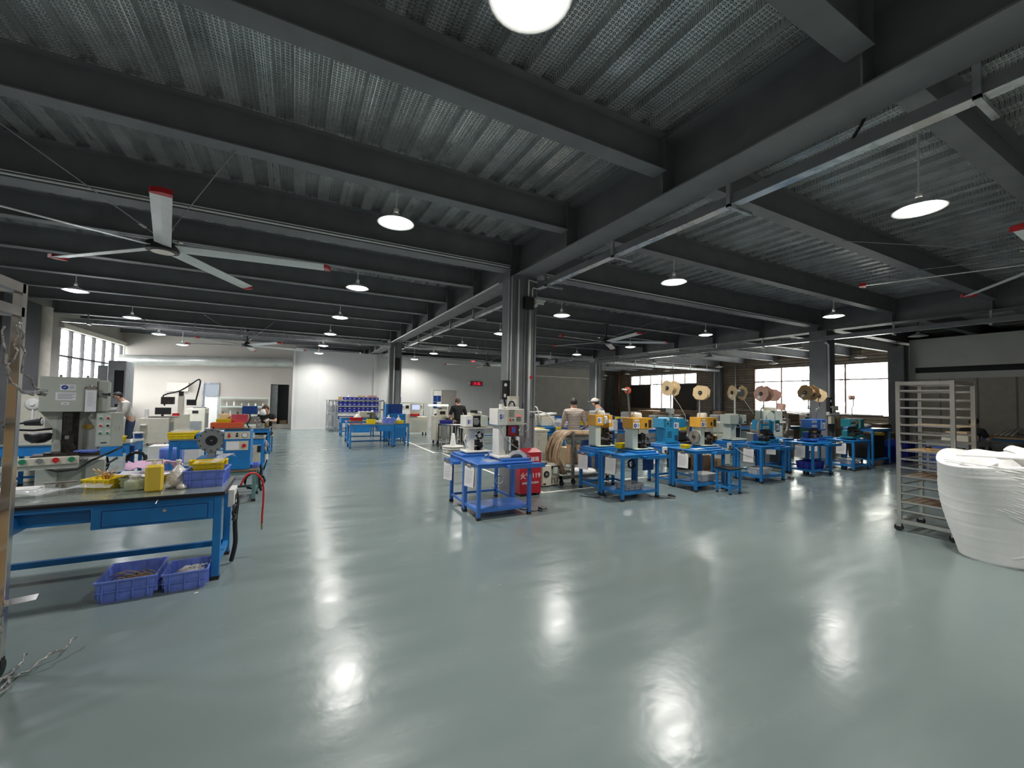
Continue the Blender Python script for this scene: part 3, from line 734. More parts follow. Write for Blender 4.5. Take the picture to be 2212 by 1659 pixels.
def coil(mn, c, r, turns, rad, axis='y', jit=0.2, seed=1, n=14):
    rnd = random.Random(seed); pts = []
    for i in range(int(turns*n)+1):
        t = 2*PI*i/n; k = r*(1+jit*(rnd.random()-0.5))
        a, bb, e = math.cos(t)*k, math.sin(t)*k, (rnd.random()-0.5)*rad*4
        pts.append(Vector(c)+Vector((a, e, bb) if axis == 'y' else ((e, a, bb) if axis == 'x' else (a, bb, e))))
    return B(mn).tube(pts, rad, 5)
def clipboard(label, loc, rz=0, w=0.21, h=0.30, tilt=0.03, group='clipboards hanging on the press tables', lean=0.0):
    """hangs at loc (top centre) facing local -y"""
    t = thing('clipboard', label, 'clipboard', loc, rz, group)
    t.rotation_euler.y = lean
    B('wood_brown').box(-w/2, -0.003, -h, w/2, 0.0, 0.0).build('board', parent=t)
    p = MB(); p.cur = 'paper'
    p.add([(-w/2+0.006, -0.005, -0.03), (w/2-0.006, -0.005, -0.03), (w/2-0.004, -0.014, -h-0.01), (-w/2+0.008, -0.009, -h-0.012)], [(0, 3, 2, 1)])
    p.m('ink_light')
    for k in range(9):
        z = -0.07-0.022*k; p.box(-w/2+0.03, -0.0145, z, w/2-0.03-0.01*(k % 3), -0.0125, z+0.0022)
    p.build('paper', parent=t)
    B('steel').box(-0.045, -0.014, -0.035, 0.045, -0.005, -0.005).cyl((-0.03, -0.016, -0.005), (0.03, -0.016, -0.005), 0.007, n=8).cyl((0, -0.006, -0.01), (0, -0.006, 0.03), 0.010, n=8).build('clip', parent=t)
    return t
def logo(p, x, y, z, w, h, face='y', mn='paper'):
    """white plate with an oval blue mark and text lines; faces -y (or -x)"""
    b = B(mn)
    if face == 'y':
        b.box(x-w/2, y-0.002, z-h/2, x+w/2, y, z+h/2)
        b.m('logo_blue'); n = 18; cx, cz, ra, rb = x-w*0.2, z, w*0.22, h*0.36
        b.prism([(cx+ra*math.cos(2*PI*i/n), cz+rb*math.sin(2*PI*i/n)) for i in range(n)], 'y', y-0.004, y-0.002)
        b.m('paper').prism([(cx-ra*0.55, cz-rb*0.3), (cx-ra*0.2, cz-rb*0.35), (cx+ra*0.5, cz+rb*0.35), (cx+ra*0.2, cz+rb*0.4)], 'y', y-0.0055, y-0.004)
        b.m('ink')
        for k in range(4): b.box(x+w*0.1, y-0.003, z+h*(0.25-0.16*k), x+w*0.42, y-0.002, z+h*(0.25-0.16*k)+h*0.05)
    else:
        b.box(y-0.002 if False else x-0.002, y-w/2, z-h/2, x, y+w/2, z+h/2)
        b.m('logo_blue'); n = 18; cy, cz, ra, rb = y+w*0.2, z, w*0.22, h*0.36
        b.prism([(cy+ra*math.cos(2*PI*i/n), cz+rb*math.sin(2*PI*i/n)) for i in range(n)], 'x', x-0.004, x-0.002)
        b.m('paper').prism([(cy+ra*0.55, cz-rb*0.3), (cy+ra*0.2, cz-rb*0.35), (cy-ra*0.5, cz+rb*0.35), (cy-ra*0.2, cz+rb*0.4)], 'x', x-0.0055, x-0.004)
        b.m('ink')
        for k in range(4): b.box(x-0.003, y-w*0.42, z+h*(0.25-0.16*k), x-0.002, y-w*0.1, z+h*(0.25-0.16*k)+h*0.05)
    return b.build('logo_plate', parent=p, label='white plate with an oval blue mark')

# ================================================================== WORKBENCH AT THE LEFT
BX, BY, BH = -2.75, 4.49, 0.78
bench = thing('workbench', 'long blue workbench with a dark rubber-edged top and one drawer', 'workbench', (BX, BY, 0))
W = -0.535-BX; D = 0.72
bt = B('table_edge').box(-0.01, -0.03, BH-0.035, W+0.02, D, BH-0.006, 0.004)
bt.m('table_top').box(0.0, -0.02, BH-0.006, W+0.01, D-0.01, BH, 0.002)
bt.build('table_top', parent=bench)
for (x, y) in ((0.03, 0.03), (W-0.035, 0.03), (0.03, D-0.04), (W-0.035, D-0.04)): leg_post(bench, x, y, 0, BH-0.035, 0.06, 'blue', 0.03)
b = B('blue').box(0.06, 0.0, BH-0.075, W-0.065, 0.05, BH-0.035).box(0.06, D-0.06, BH-0.1, W-0.065, D-0.01, BH-0.035).box(W-0.06, 0.06, BH-0.09, W-0.01, D-0.07, BH-0.035)
b.m('blue').box(0.1, 0.10, BH-0.20, W-0.9, 0.115, BH-0.07)
b.build('apron', parent=bench)
B('blue').box(0.06, D-0.06, 0.10, W-0.065, D-0.02, 0.15).box(W-0.055, 0.06, 0.10, W-0.015, D-0.07, 0.15).box(0.01, 0.06, 0.10, 0.05, D-0.07, 0.15).build('stretcher', parent=bench)
# right drawer housing
dw = B('blue').box(W-0.86, -0.012, BH-0.235, W-0.065, 0.55, BH-0.075)
dw.m('blue_deep').box(W-0.80, -0.014, BH-0.222, W-0.10, -0.012, BH-0.09).m('blue').box(W-0.792, -0.020, BH-0.216, W-0.107, -0.012, BH-0.096)
dro = dw.build('drawer', parent=bench)
B('steel').cyl((W-0.40, -0.026, BH-0.125), (W-0.40, -0.020, BH-0.125), 0.014).build('lock', parent=dro)
dl = B('blue').box(0.15, -0.012, BH-0.235, 0.92, 0.5, BH-0.075, 0.02).build('drawer', parent=bench)
# white socket box and cables at the right end
so = thing('socket_box', 'white wall socket box on the right end of the blue workbench', 'socket', (-0.50, 4.72, 0.66))
B('mach_white').box(-0.012, -0.10, -0.06, 0.04, 0.12, 0.10, 0.005).build('housing', parent=so)
B('black').box(0.04, -0.06, -0.02, 0.044, -0.02, 0.04).box(0.04, 0.03, -0.02, 0.044, 0.07, 0.04).build('socket', parent=so)
hs = B('black').tube(cr([(-0.475, 4.80, 0.72), (-0.46, 4.84, 0.6), (-0.47, 4.85, 0.4), (-0.46, 4.85, 0.2), (-0.49, 4.88, 0.02)]), 0.02, 8).build('power_cable', label='thick black cable hanging down the workbench end', cat='cable')
cl = coil('black', (-0.46, 4.66, 0.55), 0.075, 4.3, 0.006, 'x', 0.35, 3).build('power_cable', label='coil of thin black cable at the workbench end', cat='cable')
pts = [(-0.44, 4.90, 0.74), (-0.40, 4.92, 0.83), (-0.34, 4.95, 0.85), (-0.28, 4.97, 0.80), (-0.25, 4.98, 0.70), (-0.245, 4.98, 0.55), (-0.25, 4.98, 0.42), (-0.25, 4.98, 0.33)]
pts = cr(pts)
rh = thing('air_hose', 'red coiled air hose arching off the workbench end', 'hose', (0, 0, 0))
B('red').tube(pts, 0.009, 8).build('hose', parent=rh)
B('brass').cyl((-0.25, 4.98, 0.33), (-0.25, 4.98, 0.26), 0.010, 0.006, 8).build('nozzle', parent=rh)
rh.parent = None
# things on the bench
ZB = BH
b = crate('yellow bin with copper terminals on the workbench', (-1.64, 5.03, ZB), 0.22, 0.26, 0.085, 'plastic_yellow', rz=-0.38, name='parts_bin', cat='bin', taper=0.012)
tw = thing('terminal_strip', 'tuft of copper terminal strips standing in the yellow bin', 'terminals', (-1.50, 5.12, ZB+0.05))
tb = B('brass'); rr = random.Random(5)
for k in range(16): tb.tube([(0, 0, -0.03), (rr.uniform(-.04, .04), rr.uniform(-.03, .03), 0.04), (rr.uniform(-.10, .08), rr.uniform(-.05, .05), rr.uniform(0.03, .12))], 0.004, 4)
tb.build('strip', parent=tw)
# yellow fluid bottle
bo = thing('bottle', 'upright yellow plastic fluid bottle without a cap', 'bottle', (-1.06, 4.68, ZB), 0.15)
B('soap_yellow').box(-0.062, -0.045, 0.0, 0.062, 0.045, 0.235, 0.018).build('body', parent=bo)
B('clear_plastic').cyl((0, 0, 0.23), (0, 0, 0.26), 0.02).build('neck', parent=bo)
# spray head / clear pump holder behind
pu = thing('pump_holder', 'clear plastic pump cup standing behind the yellow bottle', 'cup', (-1.09, 4.80, ZB))
B('clear_plastic').lathe([(0.05, 0.0), (0.055, 0.22), (0.05, 0.22), (0.045, 0.01)], n=14).build('cup', parent=pu)
B('mach_white').cyl((0, 0, 0.06), (0, 0, 0.26), 0.02).box(-0.06, -0.015, 0.25, 0.06, 0.015, 0.265).box(0.05, -0.01, 0.12, 0.062, 0.01, 0.265).build('pump', parent=pu)
# jar with oily water
ja = thing('glass_jar', 'short glass jar of cloudy liquid left of the yellow bottle', 'jar', (-1.22, 4.80, ZB))
B('oil_glass').lathe([(0.0, 0.0), (0.065, 0.0), (0.072, 0.04), (0.07, 0.09), (0.05, 0.10)], n=18, cap=False).build('glass', parent=ja)
B('bag_plastic').lathe([(0.055, 0.08), (0.035, 0.115), (0.045, 0.13), (0.0, 0.12)], n=9, cap=False).build('film_cover', parent=ja)
# yellow bins behind, papers, pink cloth
crate('low yellow tray half hidden behind the yellow bottle', (-1.13, 5.02, ZB), 0.2, 0.15, 0.06, 'plastic_yellow', name='parts_bin', cat='bin', taper=0.01)
b = MB(); b.cur = 'paper'
def sheet(mn, pts, name, label, cat, t=0.002):
    b = B(mn); n = len(pts); m = len(pts[0]); vs = [p for r in pts for p in r] + [(p[0], p[1], p[2]-t) for r in pts for p in r]
    fs = []
    K = n*m
    for j in range(n-1):
        for i in range(m-1):
            fs.append((j*m+i, j*m+i+1, (j+1)*m+i+1, (j+1)*m+i)); fs.append((K+j*m+i, K+(j+1)*m+i, K+(j+1)*m+i+1, K+j*m+i+1))
    for i in range(m-1): fs.append((i, K+i, K+i+1, i+1)); q = (n-1)*m; fs.append((q+i, q+i+1, K+q+i+1, K+q+i))
    for j in range(n-1): fs.append((j*m, (j+1)*m, K+(j+1)*m, K+j*m)); q = m-1; fs.append((j*m+q, K+j*m+q, K+(j+1)*m+q, (j+1)*m+q))
    return b.add(vs, fs, True).build(name, label=label, cat=cat)
def rumple(x0, y0, x1, y1, z, amp, n, m, seed, skew=0):
    r = random.Random(seed)
    return [[(x0+(x1-x0)*i/(m-1)+skew*j/(n-1), y0+(y1-y0)*j/(n-1), z+amp*r.random()) for i in range(m)] for j in range(n)]
sheet('paper', rumple(-1.40, 4.92, -0.98, 5.14, ZB+0.095, 0.03, 4, 5, 2), 'paper_sheet', 'crumpled white paper on top of the bins behind the bottle', 'paper')
sheet('pink', rumple(-1.36, 5.0, -0.95, 5.16, ZB+0.14, 0.09, 6, 9, 4), 'cloth', 'pink cloth thrown over the paper on the workbench', 'cloth')
crate('clear tray under the crumpled paper', (-1.36, 4.93, ZB), 0.16, 0.25, 0.09, 'oil_glass', name='parts_bin', cat='bin', taper=0.01)
bag('tall tied bag of terminals between the bottle and the blue crate', (-0.93, 4.86, ZB), 0.095, 11, tall=1.85)
bag('small crumpled plastic bag against the blue crate', (-0.875, 4.72, ZB), 0.04, 12, tall=1.2)
bag('small clear bag beside the yellow bottle', (-1.0, 4.78, ZB), 0.05, 14, mn='film', tall=0.9)
# steel rod leaning over the front edge
B('steel').cyl((-0.955, 4.66, ZB+0.085), (-0.985, 4.435, ZB-0.045), 0.004, n=8).cyl((-0.985, 4.435, ZB-0.045), (-0.987, 4.42, ZB-0.055), 0.007, n=8).build('rod', label='thin steel rod hanging over the front edge of the workbench', cat='rod')
crate('blue plastic crate at the right end of the workbench', (-0.868, 4.72, ZB), 0.31, 0.34, 0.155, 'plastic_blue', rz=-0.03, taper=0.015)
crate('yellow bin resting in the blue workbench crate', (-0.81, 4.80, ZB+0.11), 0.22, 0.2, 0.10, 'plastic_yellow', rz=0.05, name='parts_bin', cat='bin', taper=0.01)
crate('olive yellow tray behind the blue workbench crate', (-0.89, 5.085, ZB), 0.3, 0.1, 0.20, 'plastic_yellow', name='parts_bin', cat='bin', taper=0.01)
sheet('film', [[(-0.80+0.05*i, 4.78+0.07*j, ZB+0.20+0.03*math.sin(i*1.3+j)+0.012*i) for i in range(7)] for j in range(4)], 'plastic_film', 'loose plastic film over the yellow bin in the crate', 'film')
# bubble film lying on the left of the bench
vs = []
sheet('film', [[(-2.5+0.10*i, 4.52+0.07*j+0.03*i, ZB+0.012+0.03*abs(math.sin(i*0.9+j*0.8))+0.02*abs(math.sin(i*2.3))) for i in range(12)] for j in range(4)], 'plastic_film', 'long strip of clear plastic film across the left of the workbench', 'film')
B('mach_white').box(-2.5, 5.02, ZB, -1.92, 5.17, ZB+0.03, 0.004).build('foam_board', label='flat white board at the back left of the workbench', cat='board')
B('steel_worn').obox((-1.80, 5.12, ZB+0.055), (0.2, 0.03, 0.012), 0.2).cyl((-1.78, 5.1, ZB+0.005), (-1.78, 5.1, ZB+0.05), 0.015).build('scissors', label='steel strip lying over the film by the yellow bin', cat='tool')
# crates on the floor
c1 = crate('blue crate of brown cable scraps on the floor under the bench', (-1.31, 4.335, 0), 0.365, 0.43, 0.17, 'plastic_blue', rz=0.03, taper=0.02, ribs=4)
c2 = crate('smaller blue crate of clear bags on the floor by the bench leg', (-0.905, 4.35, 0), 0.30, 0.33, 0.155, 'plastic_blue', rz=0.03, taper=0.018, ribs=3)
b = B('cardboard'); rr = random.Random(9)
for k in range(46):
    x, y = rr.uniform(-1.25, -1.02), rr.uniform(4.42, 4.68); a = rr.uniform(-.5, .5); zz = rr.uniform(.05, .12)
    b.m(rr.choice(['cable_beige', 'steel_worn', 'wire_grey', 'cardboard'])).tube([(x-.07*math.cos(a), y-.07*math.sin(a), zz), (x, y, zz+.03), (x+.07*math.cos(a), y+.07*math.sin(a), zz)], 0.005, 4)
b.m('cable_beige').box(-1.26, 4.38, 0.02, -1.0, 4.7, 0.07)
b.build('cable_scraps', label='brown cable scraps filling the larger floor crate', cat='scraps', kind='stuff')
b = blob('bag_plastic', (-0.75, 4.52, 0.01), 0.10, 5, sz=(1.15, 1.2, 0.75), jag=0.2)
b.m('wire_white')
for k in range(5): b.tube([(-0.80+.03*k, 4.46, 0.09), (-0.79+.03*k, 4.47, 0.15), (-0.75+.03*k, 4.5, 0.155), (-0.73+.03*k, 4.53, 0.10)], 0.004, 5)
b.build('plastic_bag', label='clear bag of white ties inside the smaller floor crate', cat='bag')
B('paper').obox((-0.66, 4.26, 0.003), (0.03, 0.012, 0.002), 0.4).build('paper_scrap', label='tiny white scrap on the floor before the crates', cat='scrap')

# ---- rack at the left edge with cartons and wrapped wires
rk = thing('steel_rack', 'tall steel rack cut off by the left edge of the view', 'rack', (-1.43, 3.5, 0))
s = 0.045
for (x, y, nm) in ((0, 0, 0), (0, -0.75, 1), (-0.95, 0, 2), (-0.95, -0.75, 3)):
    B('steel').box(x-s, y-s/2, 0.1, x, y+s/2, 2.28, 0.003).build('post', parent=rk)
b = B('steel')
for z in (2.22, 2.08): b.box(-0.04, -0.75, z, -0.0, 0.0, z+0.055).box(-0.95, -0.03, z, 0, 0.0, z+0.055).box(-0.95, -0.78, z, 0, -0.75, z+0.055)
b.build('top_rail', parent=rk)
for z in (0.42, 0.95, 1.45):
    B('steel_worn').box(-0.95, -0.75, z, -0.05, -0.02, z+0.02).build('shelf', parent=rk)
for (x, y) in ((-0.02, 0), (-0.02, -0.75)): B('black').cyl((x-0.015, y, 0.05), (x+0.015, y, 0.05), 0.05, n=16).box(x-0.02, y-0.02, 0.05, x+0.02, y+0.02, 0.11).build('caster', parent=rk)
def carton(label, x, y, z, w, d, h, mn='cardboard', rz=0, tape_=True, tag_=None, group=None, name='carton'):
    b = B(mn).box(-w/2, -d/2, 0, w/2, d/2, h, 0.004)
    if tape_: b.m('card_pale').box(-w/2-0.001, -0.025, h*0.7, w/2+0.001, 0.025, h+0.001)
    if tag_: b.m('paper').box(-w*0.3, -d/2-0.002, h*0.3, w*0.1, -d/2, h*0.75)
    return b.build(name, loc=(x, y, z), rz=rz, label=label, cat='box', group=group)
k = 0
for (z, hs_) in ((0.44, (0.24, 0.24)), (0.97, (0.22, 0.24)), (1.47, (0.26, 0.25))):
    zz = z
    for h_ in hs_:
        k += 1
        o = B('wood_brown' if k % 3 == 0 else 'cardboard').box(-0.42, -0.32, 0, 0.40, 0.32, h_-0.003, 0.005)
        o.m('mach_green' if k in (4,) else 'paper').box(0.40, -0.26, 0.05, 0.402, -0.02, h_-0.04).m('wire_white').tube([(0.403, -0.3, 0.0), (0.404, -0.1, 0.012), (0.404, 0.1, 0.008), (0.403, 0.32, 0.02)], 0.004, 4)
        o.build('carton', loc=(-1.93, 3.13, zz), label='%s carton in the left rack, %s' % ('brown' if k % 3 == 0 else 'tan', ['bottom one of the lowest shelf', 'upper one of the lowest shelf', 'lower one of the middle shelf', 'upper one of the middle shelf', 'lower one of the top shelf', 'topmost of all'][k-1]), cat='box', group='cartons in the left rack')
        zz += h_
# bundles of film-wrapped wire
def wrap_wire(pts_list, label, name='wrapped_wire'):
    b = B('wire_film')
    rr = random.Random(label)
    for pts in pts_list:
        P = []
        for i in range(len(pts)-1):
            for q in range(5):
                p = Vector(pts[i]).lerp(Vector(pts[i+1]), q/5); P.append(p+Vector((rr.uniform(-.015, .015), rr.uniform(-.015, .015), rr.uniform(-.015, .015))))
        b.m('wire_film').tube(P, [0.004+0.005*rr.random() for _ in P], 5).m('steel').tube(P, 0.003, 4)
    return b.build(name, label=label, cat='wire')
wrap_wire([[(-1.36, 3.30, 2.02), (-1.36, 3.38, 1.75), (-1.34, 3.50, 1.63), (-1.36, 3.58, 1.62)], [(-1.38, 3.2, 2.0), (-1.37, 3.2, 1.75), (-1.35, 3.36, 1.62), (-1.32, 3.55, 1.66)],
           [(-1.40, 3.36, 2.05), (-1.38, 3.33, 1.9), (-1.4, 3.3, 1.7)]], 'film-wrapped wires looped from the top of the left rack')
wrap_wire([[(-1.42, 3.42, 0.45), (-1.40, 3.40, 0.30), (-1.42, 3.36, 0.1), (-1.46, 3.30, 0.02)], [(-1.42, 3.40, 0.03), (-1.30, 3.46, 0.03), (-1.22, 3.60, 0.05), (-1.17, 3.72, 0.06)],
           [(-1.5, 3.32, 0.02), (-1.38, 3.38, 0.03), (-1.36, 3.5, 0.05), (-1.38, 3.62, 0.07)], [(-1.5, 3.2, 0.02), (-1.4, 3.25, 0.02), (-1.34, 3.35, 0.03), (-1.42, 3.45, 0.02)],
           [(-1.45, 3.15, 0.02), (-1.36, 3.22, 0.02), (-1.30, 3.34, 0.03)]], 'film-wrapped wires trailing on the floor at the foot of the left rack')
B('steel').obox((-1.42, 3.44, 0.435), (0.26, 0.10, 0.006), 0.25).build('metal_plate', label='bent metal plate sticking out of the left rack above the floor', cat='plate')
# ================================================================== PRESS TABLES ON THE RIGHT
TABLE_H = 0.76
def press_table(label, x, y, w, d, mn, plate=None, wing=None, shelf=0.95, group='blue press tables in a row'):
    """plate: (x0,x1,y0,y1) raised machine plate; wing: (x0,x1,y0,y1) lowered side tray"""
    t = table(label, (x, y, 0), w, d, TABLE_H, mn, s=0.05, shelf=shelf, apron=0.045, low=0.10, foot=0.035, group=group, top_t=0.02)
    if plate: B(mn).box(plate[0], plate[2], TABLE_H, plate[1], plate[3], TABLE_H+0.035, 0.006).build('machine_plate', parent=t)
    if wing:
        b = B(mn).box(wing[0], wing[2], TABLE_H-0.075, wing[1], wing[3], TABLE_H-0.03, 0.004).box(wing[0], wing[2], TABLE_H-0.03, wing[1], wing[2]+0.012, TABLE_H-0.015)
        b.build('side_tray', parent=t)
    return t
XS = [2.23, 4.80, 6.58, 8.60, 10.57, 12.46]
NM = ['nearest the camera by the column', 'second from the column', 'third along the row', 'fourth along the row', 'fifth along the row', 'last at the far right']
for i, x0 in enumerate(XS):
    mn = 'blue_violet' if i == 0 else 'blue'
    press_table('blue steel press table, front one of the pair %s' % NM[i], x0, 5.15, 0.84, 0.55, mn, plate=(0.40, 0.86, 0.08, 0.56), wing=(0.42, 0.99, -0.13, 0.05) if i != 5 else None)
    press_table('blue steel press table, rear one of the pair %s' % NM[i], x0+0.02, 5.74, 0.84, 0.60, mn, plate=(0.02, 0.56, 0.12, 0.56), wing=None, shelf=None, group='blue press tables behind the front row')
    b = B(mn).box(-0.13, 0.1, 0.66, 0.0, 0.5, 0.70).box(-0.13, 0.1, 0.70, -0.12, 0.5, 0.715)
    b.build('side_tray', loc=(x0+0.015, 5.74, 0), label='blue side tray bolted to the left of the pair %s' % NM[i], cat='tray')
# clipboards
cbl = ['on the table nearest the column', 'on the second table', 'on the third table', 'on the fourth table', 'on the fifth table', 'on the last table']
for i, x0 in enumerate(XS):
    clipboard('white clipboard hanging from the front left leg side %s' % cbl[i], (x0-0.012, 5.42, 0.72), rz=-PI/2+0.35, lean=0.03)
    clipboard('white clipboard hanging at the rear left side %s' % cbl[i], (x0-0.135 if i else x0-0.12, 6.02, 0.70), rz=-PI/2+0.35, h=0.28)
for i in (1, 2, 3, 4):
    x0 = XS[i]
    clipboard('white clipboard seen through the legs at the back right %s' % cbl[i], (x0+0.75, 6.36, 0.70), rz=0.2, w=0.19, h=0.2, group='clipboards behind the press tables')

def small_parts_box(label, x, y, z, rz=0, w=0.42, d=0.30, h=0.13, mn='clear_plastic'):
    t = thing('storage_box', label, 'box', (x, y, z), rz, 'boxes on the table shelves')
    crate_mb(mn, w, d, h, 0.03, 0.005, 2).build('body', parent=t)
    B('mach_white').box(-0.01, -0.01, h, w+0.01, d+0.01, h+0.012, 0.003).build('lid', parent=t)
    B('green').box(0.08, 0.05, h*0.4, w-0.1, d-0.05, h*0.55).build('contents', parent=t, label='green contents')
    return t
small_parts_box('clear lidded box with green contents on the third table shelf', 6.88, 5.24, 0.145)
small_parts_box('clear lidded box with green contents on the fourth table shelf', 8.70, 5.24, 0.145)
small_parts_box('clear lidded box with green contents on the last table shelf', 12.55, 5.24, 0.145, w=0.5)
crate('grey plastic crate on the second table shelf', (4.98, 5.24, 0.145), 0.40, 0.30, 0.10, 'cloth_grey', group='boxes on the table shelves')
crate('navy plastic crate on the fifth table shelf', (10.66, 5.24, 0.145), 0.60, 0.34, 0.17, 'plastic_navy', group='boxes on the table shelves')
carton('brown carton on the shelf behind the fourth table', 9.25, 6.75, 0, 0.36, 0.3, 0.36)
carton('second brown carton left of the one behind the fourth table', 8.85, 6.8, 0, 0.32, 0.3, 0.38, 'wood_brown')
B('blue_deep').box(5.42, 5.30, 0.45, 5.66, 5.32, 0.70).build('hanging_panel', label='dark grey blue panel hanging under the second table', cat='panel')
coil('black', (5.28, 5.45, 0.55), 0.07, 5, 0.011, 'y', 0.2, 8).build('cable_coil', label='coil of black cable hanging under the second table', cat='cable')
coil('black', (9.5, 5.9, 0.5), 0.07, 5, 0.012, 'y', 0.25, 9).build('cable_coil', label='coil of black cable hanging right of the fourth table', cat='cable')
coil('black', (12.4, 6.1, 0.45), 0.08, 4, 0.012, 'y', 0.25, 10).build('cable_coil', label='coil of black cable between the fifth and last tables', cat='cable')
coil('wire_white', (2.80, 5.66, 0.42), 0.06, 3, 0.005, 'y', 0.25, 11).build('cable_coil', label='coil of white cord under the nearest table', cat='cable')
def cable(pts, r, label, mn='black'): return B(mn).tube(cr(pts, 3), r, 6).build('cable', label=label, cat='cable')
cable([(5.0, 5.9, 0.7), (5.05, 5.85, 0.4), (5.1, 5.9, 0.14)], 0.006, 'black cable dropping behind the second table')
cable([(7.2, 5.72, 0.74), (7.1, 5.72, 0.5), (7.22, 5.72, 0.3), (7.45, 5.75, 0.05)], 0.006, 'black cable dropping behind the third table')
cable([(8.42, 5.6, 0.7), (8.5, 5.5, 0.6), (8.56, 5.3, 0.56)], 0.006, 'white cord from the socket left of the fourth table', 'wire_white')
def socket_on(label, x, y, z):
    t = thing('socket_box', label, 'socket', (x, y, z), 0, 'socket boxes between the press tables')
    B('mach_white').box(-0.055, -0.02, -0.06, 0.055, 0.02, 0.06, 0.004).build('housing', parent=t)
    B('black').box(-0.03, -0.03, -0.035, 0.03, -0.02, 0.0).tube([(0, -0.03, -0.02), (0.02, -0.05, -0.1), (0.03, -0.03, -0.22)], 0.012, 6).build('plug', parent=t)
socket_on('white socket box between the second and third tables', 6.50, 5.80, 0.70)
socket_on('white socket box between the third and fourth tables', 8.50, 5.80, 0.72)
socket_on('white socket box between the fourth and fifth tables', 10.46, 5.80, 0.74)
# foot pedals
for (x, y, l) in ((3.33, 5.25, 'right of the nearest table'), (4.72, 5.55, 'left of the second table'), (5.80, 5.02, 'right of the second table'), (9.75, 5.2, 'right of the fourth table'), (11.65, 5.3, 'right of the fifth table')):
    t = thing('foot_pedal', 'grey foot pedal switch on the floor %s' % l, 'pedal', (x, y, 0), 0.3, 'foot pedals by the press tables')
    B('mach_grey').box(-0.06, -0.05, 0, 0.06, 0.05, 0.03, 0.004).build('base', parent=t)
    B('black').prism([(-0.05, 0.03), (0.05, 0.03), (0.05, 0.06), (-0.05, 0.04)], 'x', -0.045, 0.045).build('treadle', parent=t)
    B('black').tube([(-0.06, 0.0, 0.015), (-0.15, 0.05, 0.008), (-0.22, 0.3, 0.008)], 0.006, 5).build('cord', parent=t)

# ---- stool
st = thing('stool', 'low blue steel stool with a black padded seat before the third table', 'stool', (6.98, 4.74, 0))
B('black').box(-0.015, -0.015, 0.44, 0.335, 0.315, 0.475, 0.012).build('seat', parent=st)
for (x, y) in ((0.02, 0.02), (0.30, 0.02), (0.02, 0.28), (0.30, 0.28)): leg_post(st, x, y, 0, 0.44, 0.035, 'blue', 0.025)
for z in (0.40, 0.10):
    b = B('blue').box(0.02, 0.005, z, 0.30, 0.03, z+0.035).box(0.02, 0.27, z, 0.30, 0.295, z+0.035).box(0.005, 0.02, z, 0.03, 0.28, z+0.035).box(0.29, 0.02, z, 0.315, 0.28, z+0.035)
    b.build('frame' if z > 0.2 else 'stretcher', parent=st)

# ------------------------------------------------------------------ press machines
ZT = TABLE_H+0.036
def mechanism(p, x, y, z0, z1, w, seed, d=0.14, mn='mech'):
    rr = random.Random(seed); b = B(mn)
    b.box(x-w*0.35, y-d*0.3, z0, x+w*0.35, y+d*0.5, z0+(z1-z0)*0.3, 0.004)
    b.box(x-w*0.22, y-d*0.2, z0+(z1-z0)*0.45, x+w*0.22, y+d*0.4, z1, 0.004)
    for k in range(7):
        a = rr.uniform(-w*0.4, w*0.3); zz = rr.uniform(z0, z1-0.06)
        b.m(rr.choice([mn, mn, 'steel_worn', 'brass' if rr.random() < .4 else mn])).box(x+a, y-d*0.5, zz, x+a+rr.uniform(.02, .06), y-d*0.2, zz+rr.uniform(.02, .06))
    b.m('steel').cyl((x, y-d*0.1, z0+(z1-z0)*0.25), (x, y-d*0.1, z1), 0.012, n=10)
    b.m('black').cyl((x+w*0.3, y-d*0.6, z0+0.07), (x+w*0.3, y-d*0.1, z0+0.07), 0.022, n=12)
    return b.build('mechanism', parent=p)
OCT = [(1, -0.5), (1, 0.5), (0.5, 1), (-0.5, 1), (-1, 0.5), (-1, -0.5), (-0.5, -1), (0.5, -1)]
def reel_spindle(p, top, r, mn, seed, ang=0.0, flange='card_pale', wid=0.16, tag_=True, two=True):
    """cardboard octagonal spool on a horizontal axle; axle along local x rotated by ang"""
    c = Vector(top)
    ax = Vector((math.cos(ang), math.sin(ang), 0)); side = Vector((-math.sin(ang), math.cos(ang), 0)); upv = Vector((0, 0, 1))
    def octo(cc, R, t, b):
        rot = 0.12*seed
        vs = []
        for off in (-t/2, t/2):
            for i in range(8):
                px_, pz_ = OCT[i]
                ca, sa = math.cos(rot), math.sin(rot)
                vs.append(cc+ax*off+side*R*(px_*ca-pz_*sa)+upv*R*(px_*sa+pz_*ca))
        fs = [tuple(range(7, -1, -1)), tuple(range(8, 16))]+[(i, (i+1) % 8, 8+(i+1) % 8, 8+i) for i in range(8)]
        b.add(vs, fs)
    a, b_ = c-ax*wid/2, c+ax*wid/2
    for q in (a, b_):
        o = B(flange); octo(q, r, 0.008, o); s = o.build('spool_flange', parent=p)
    B(mn).cyl(a, b_, r*0.55, n=20).m('black').cyl(a-ax*0.015, a+ax*0.001, r*0.28, n=18).m('mach_grey').cyl(a-ax*0.05, b_+ax*0.05, 0.012, n=8).build('spool_core', parent=p)
    if tag_:
        B('paper').add([a-ax*0.0055+side*r*0.2+upv*(-r*0.2), a-ax*0.0055+side*r*0.6+upv*(-r*0.45), a-ax*0.0055+side*r*0.45+upv*(-r*0.75), a-ax*0.0055+side*r*0.05+upv*(-r*0.5)], [(0, 1, 2, 3)]).build('paper_tag', parent=p)
    return s
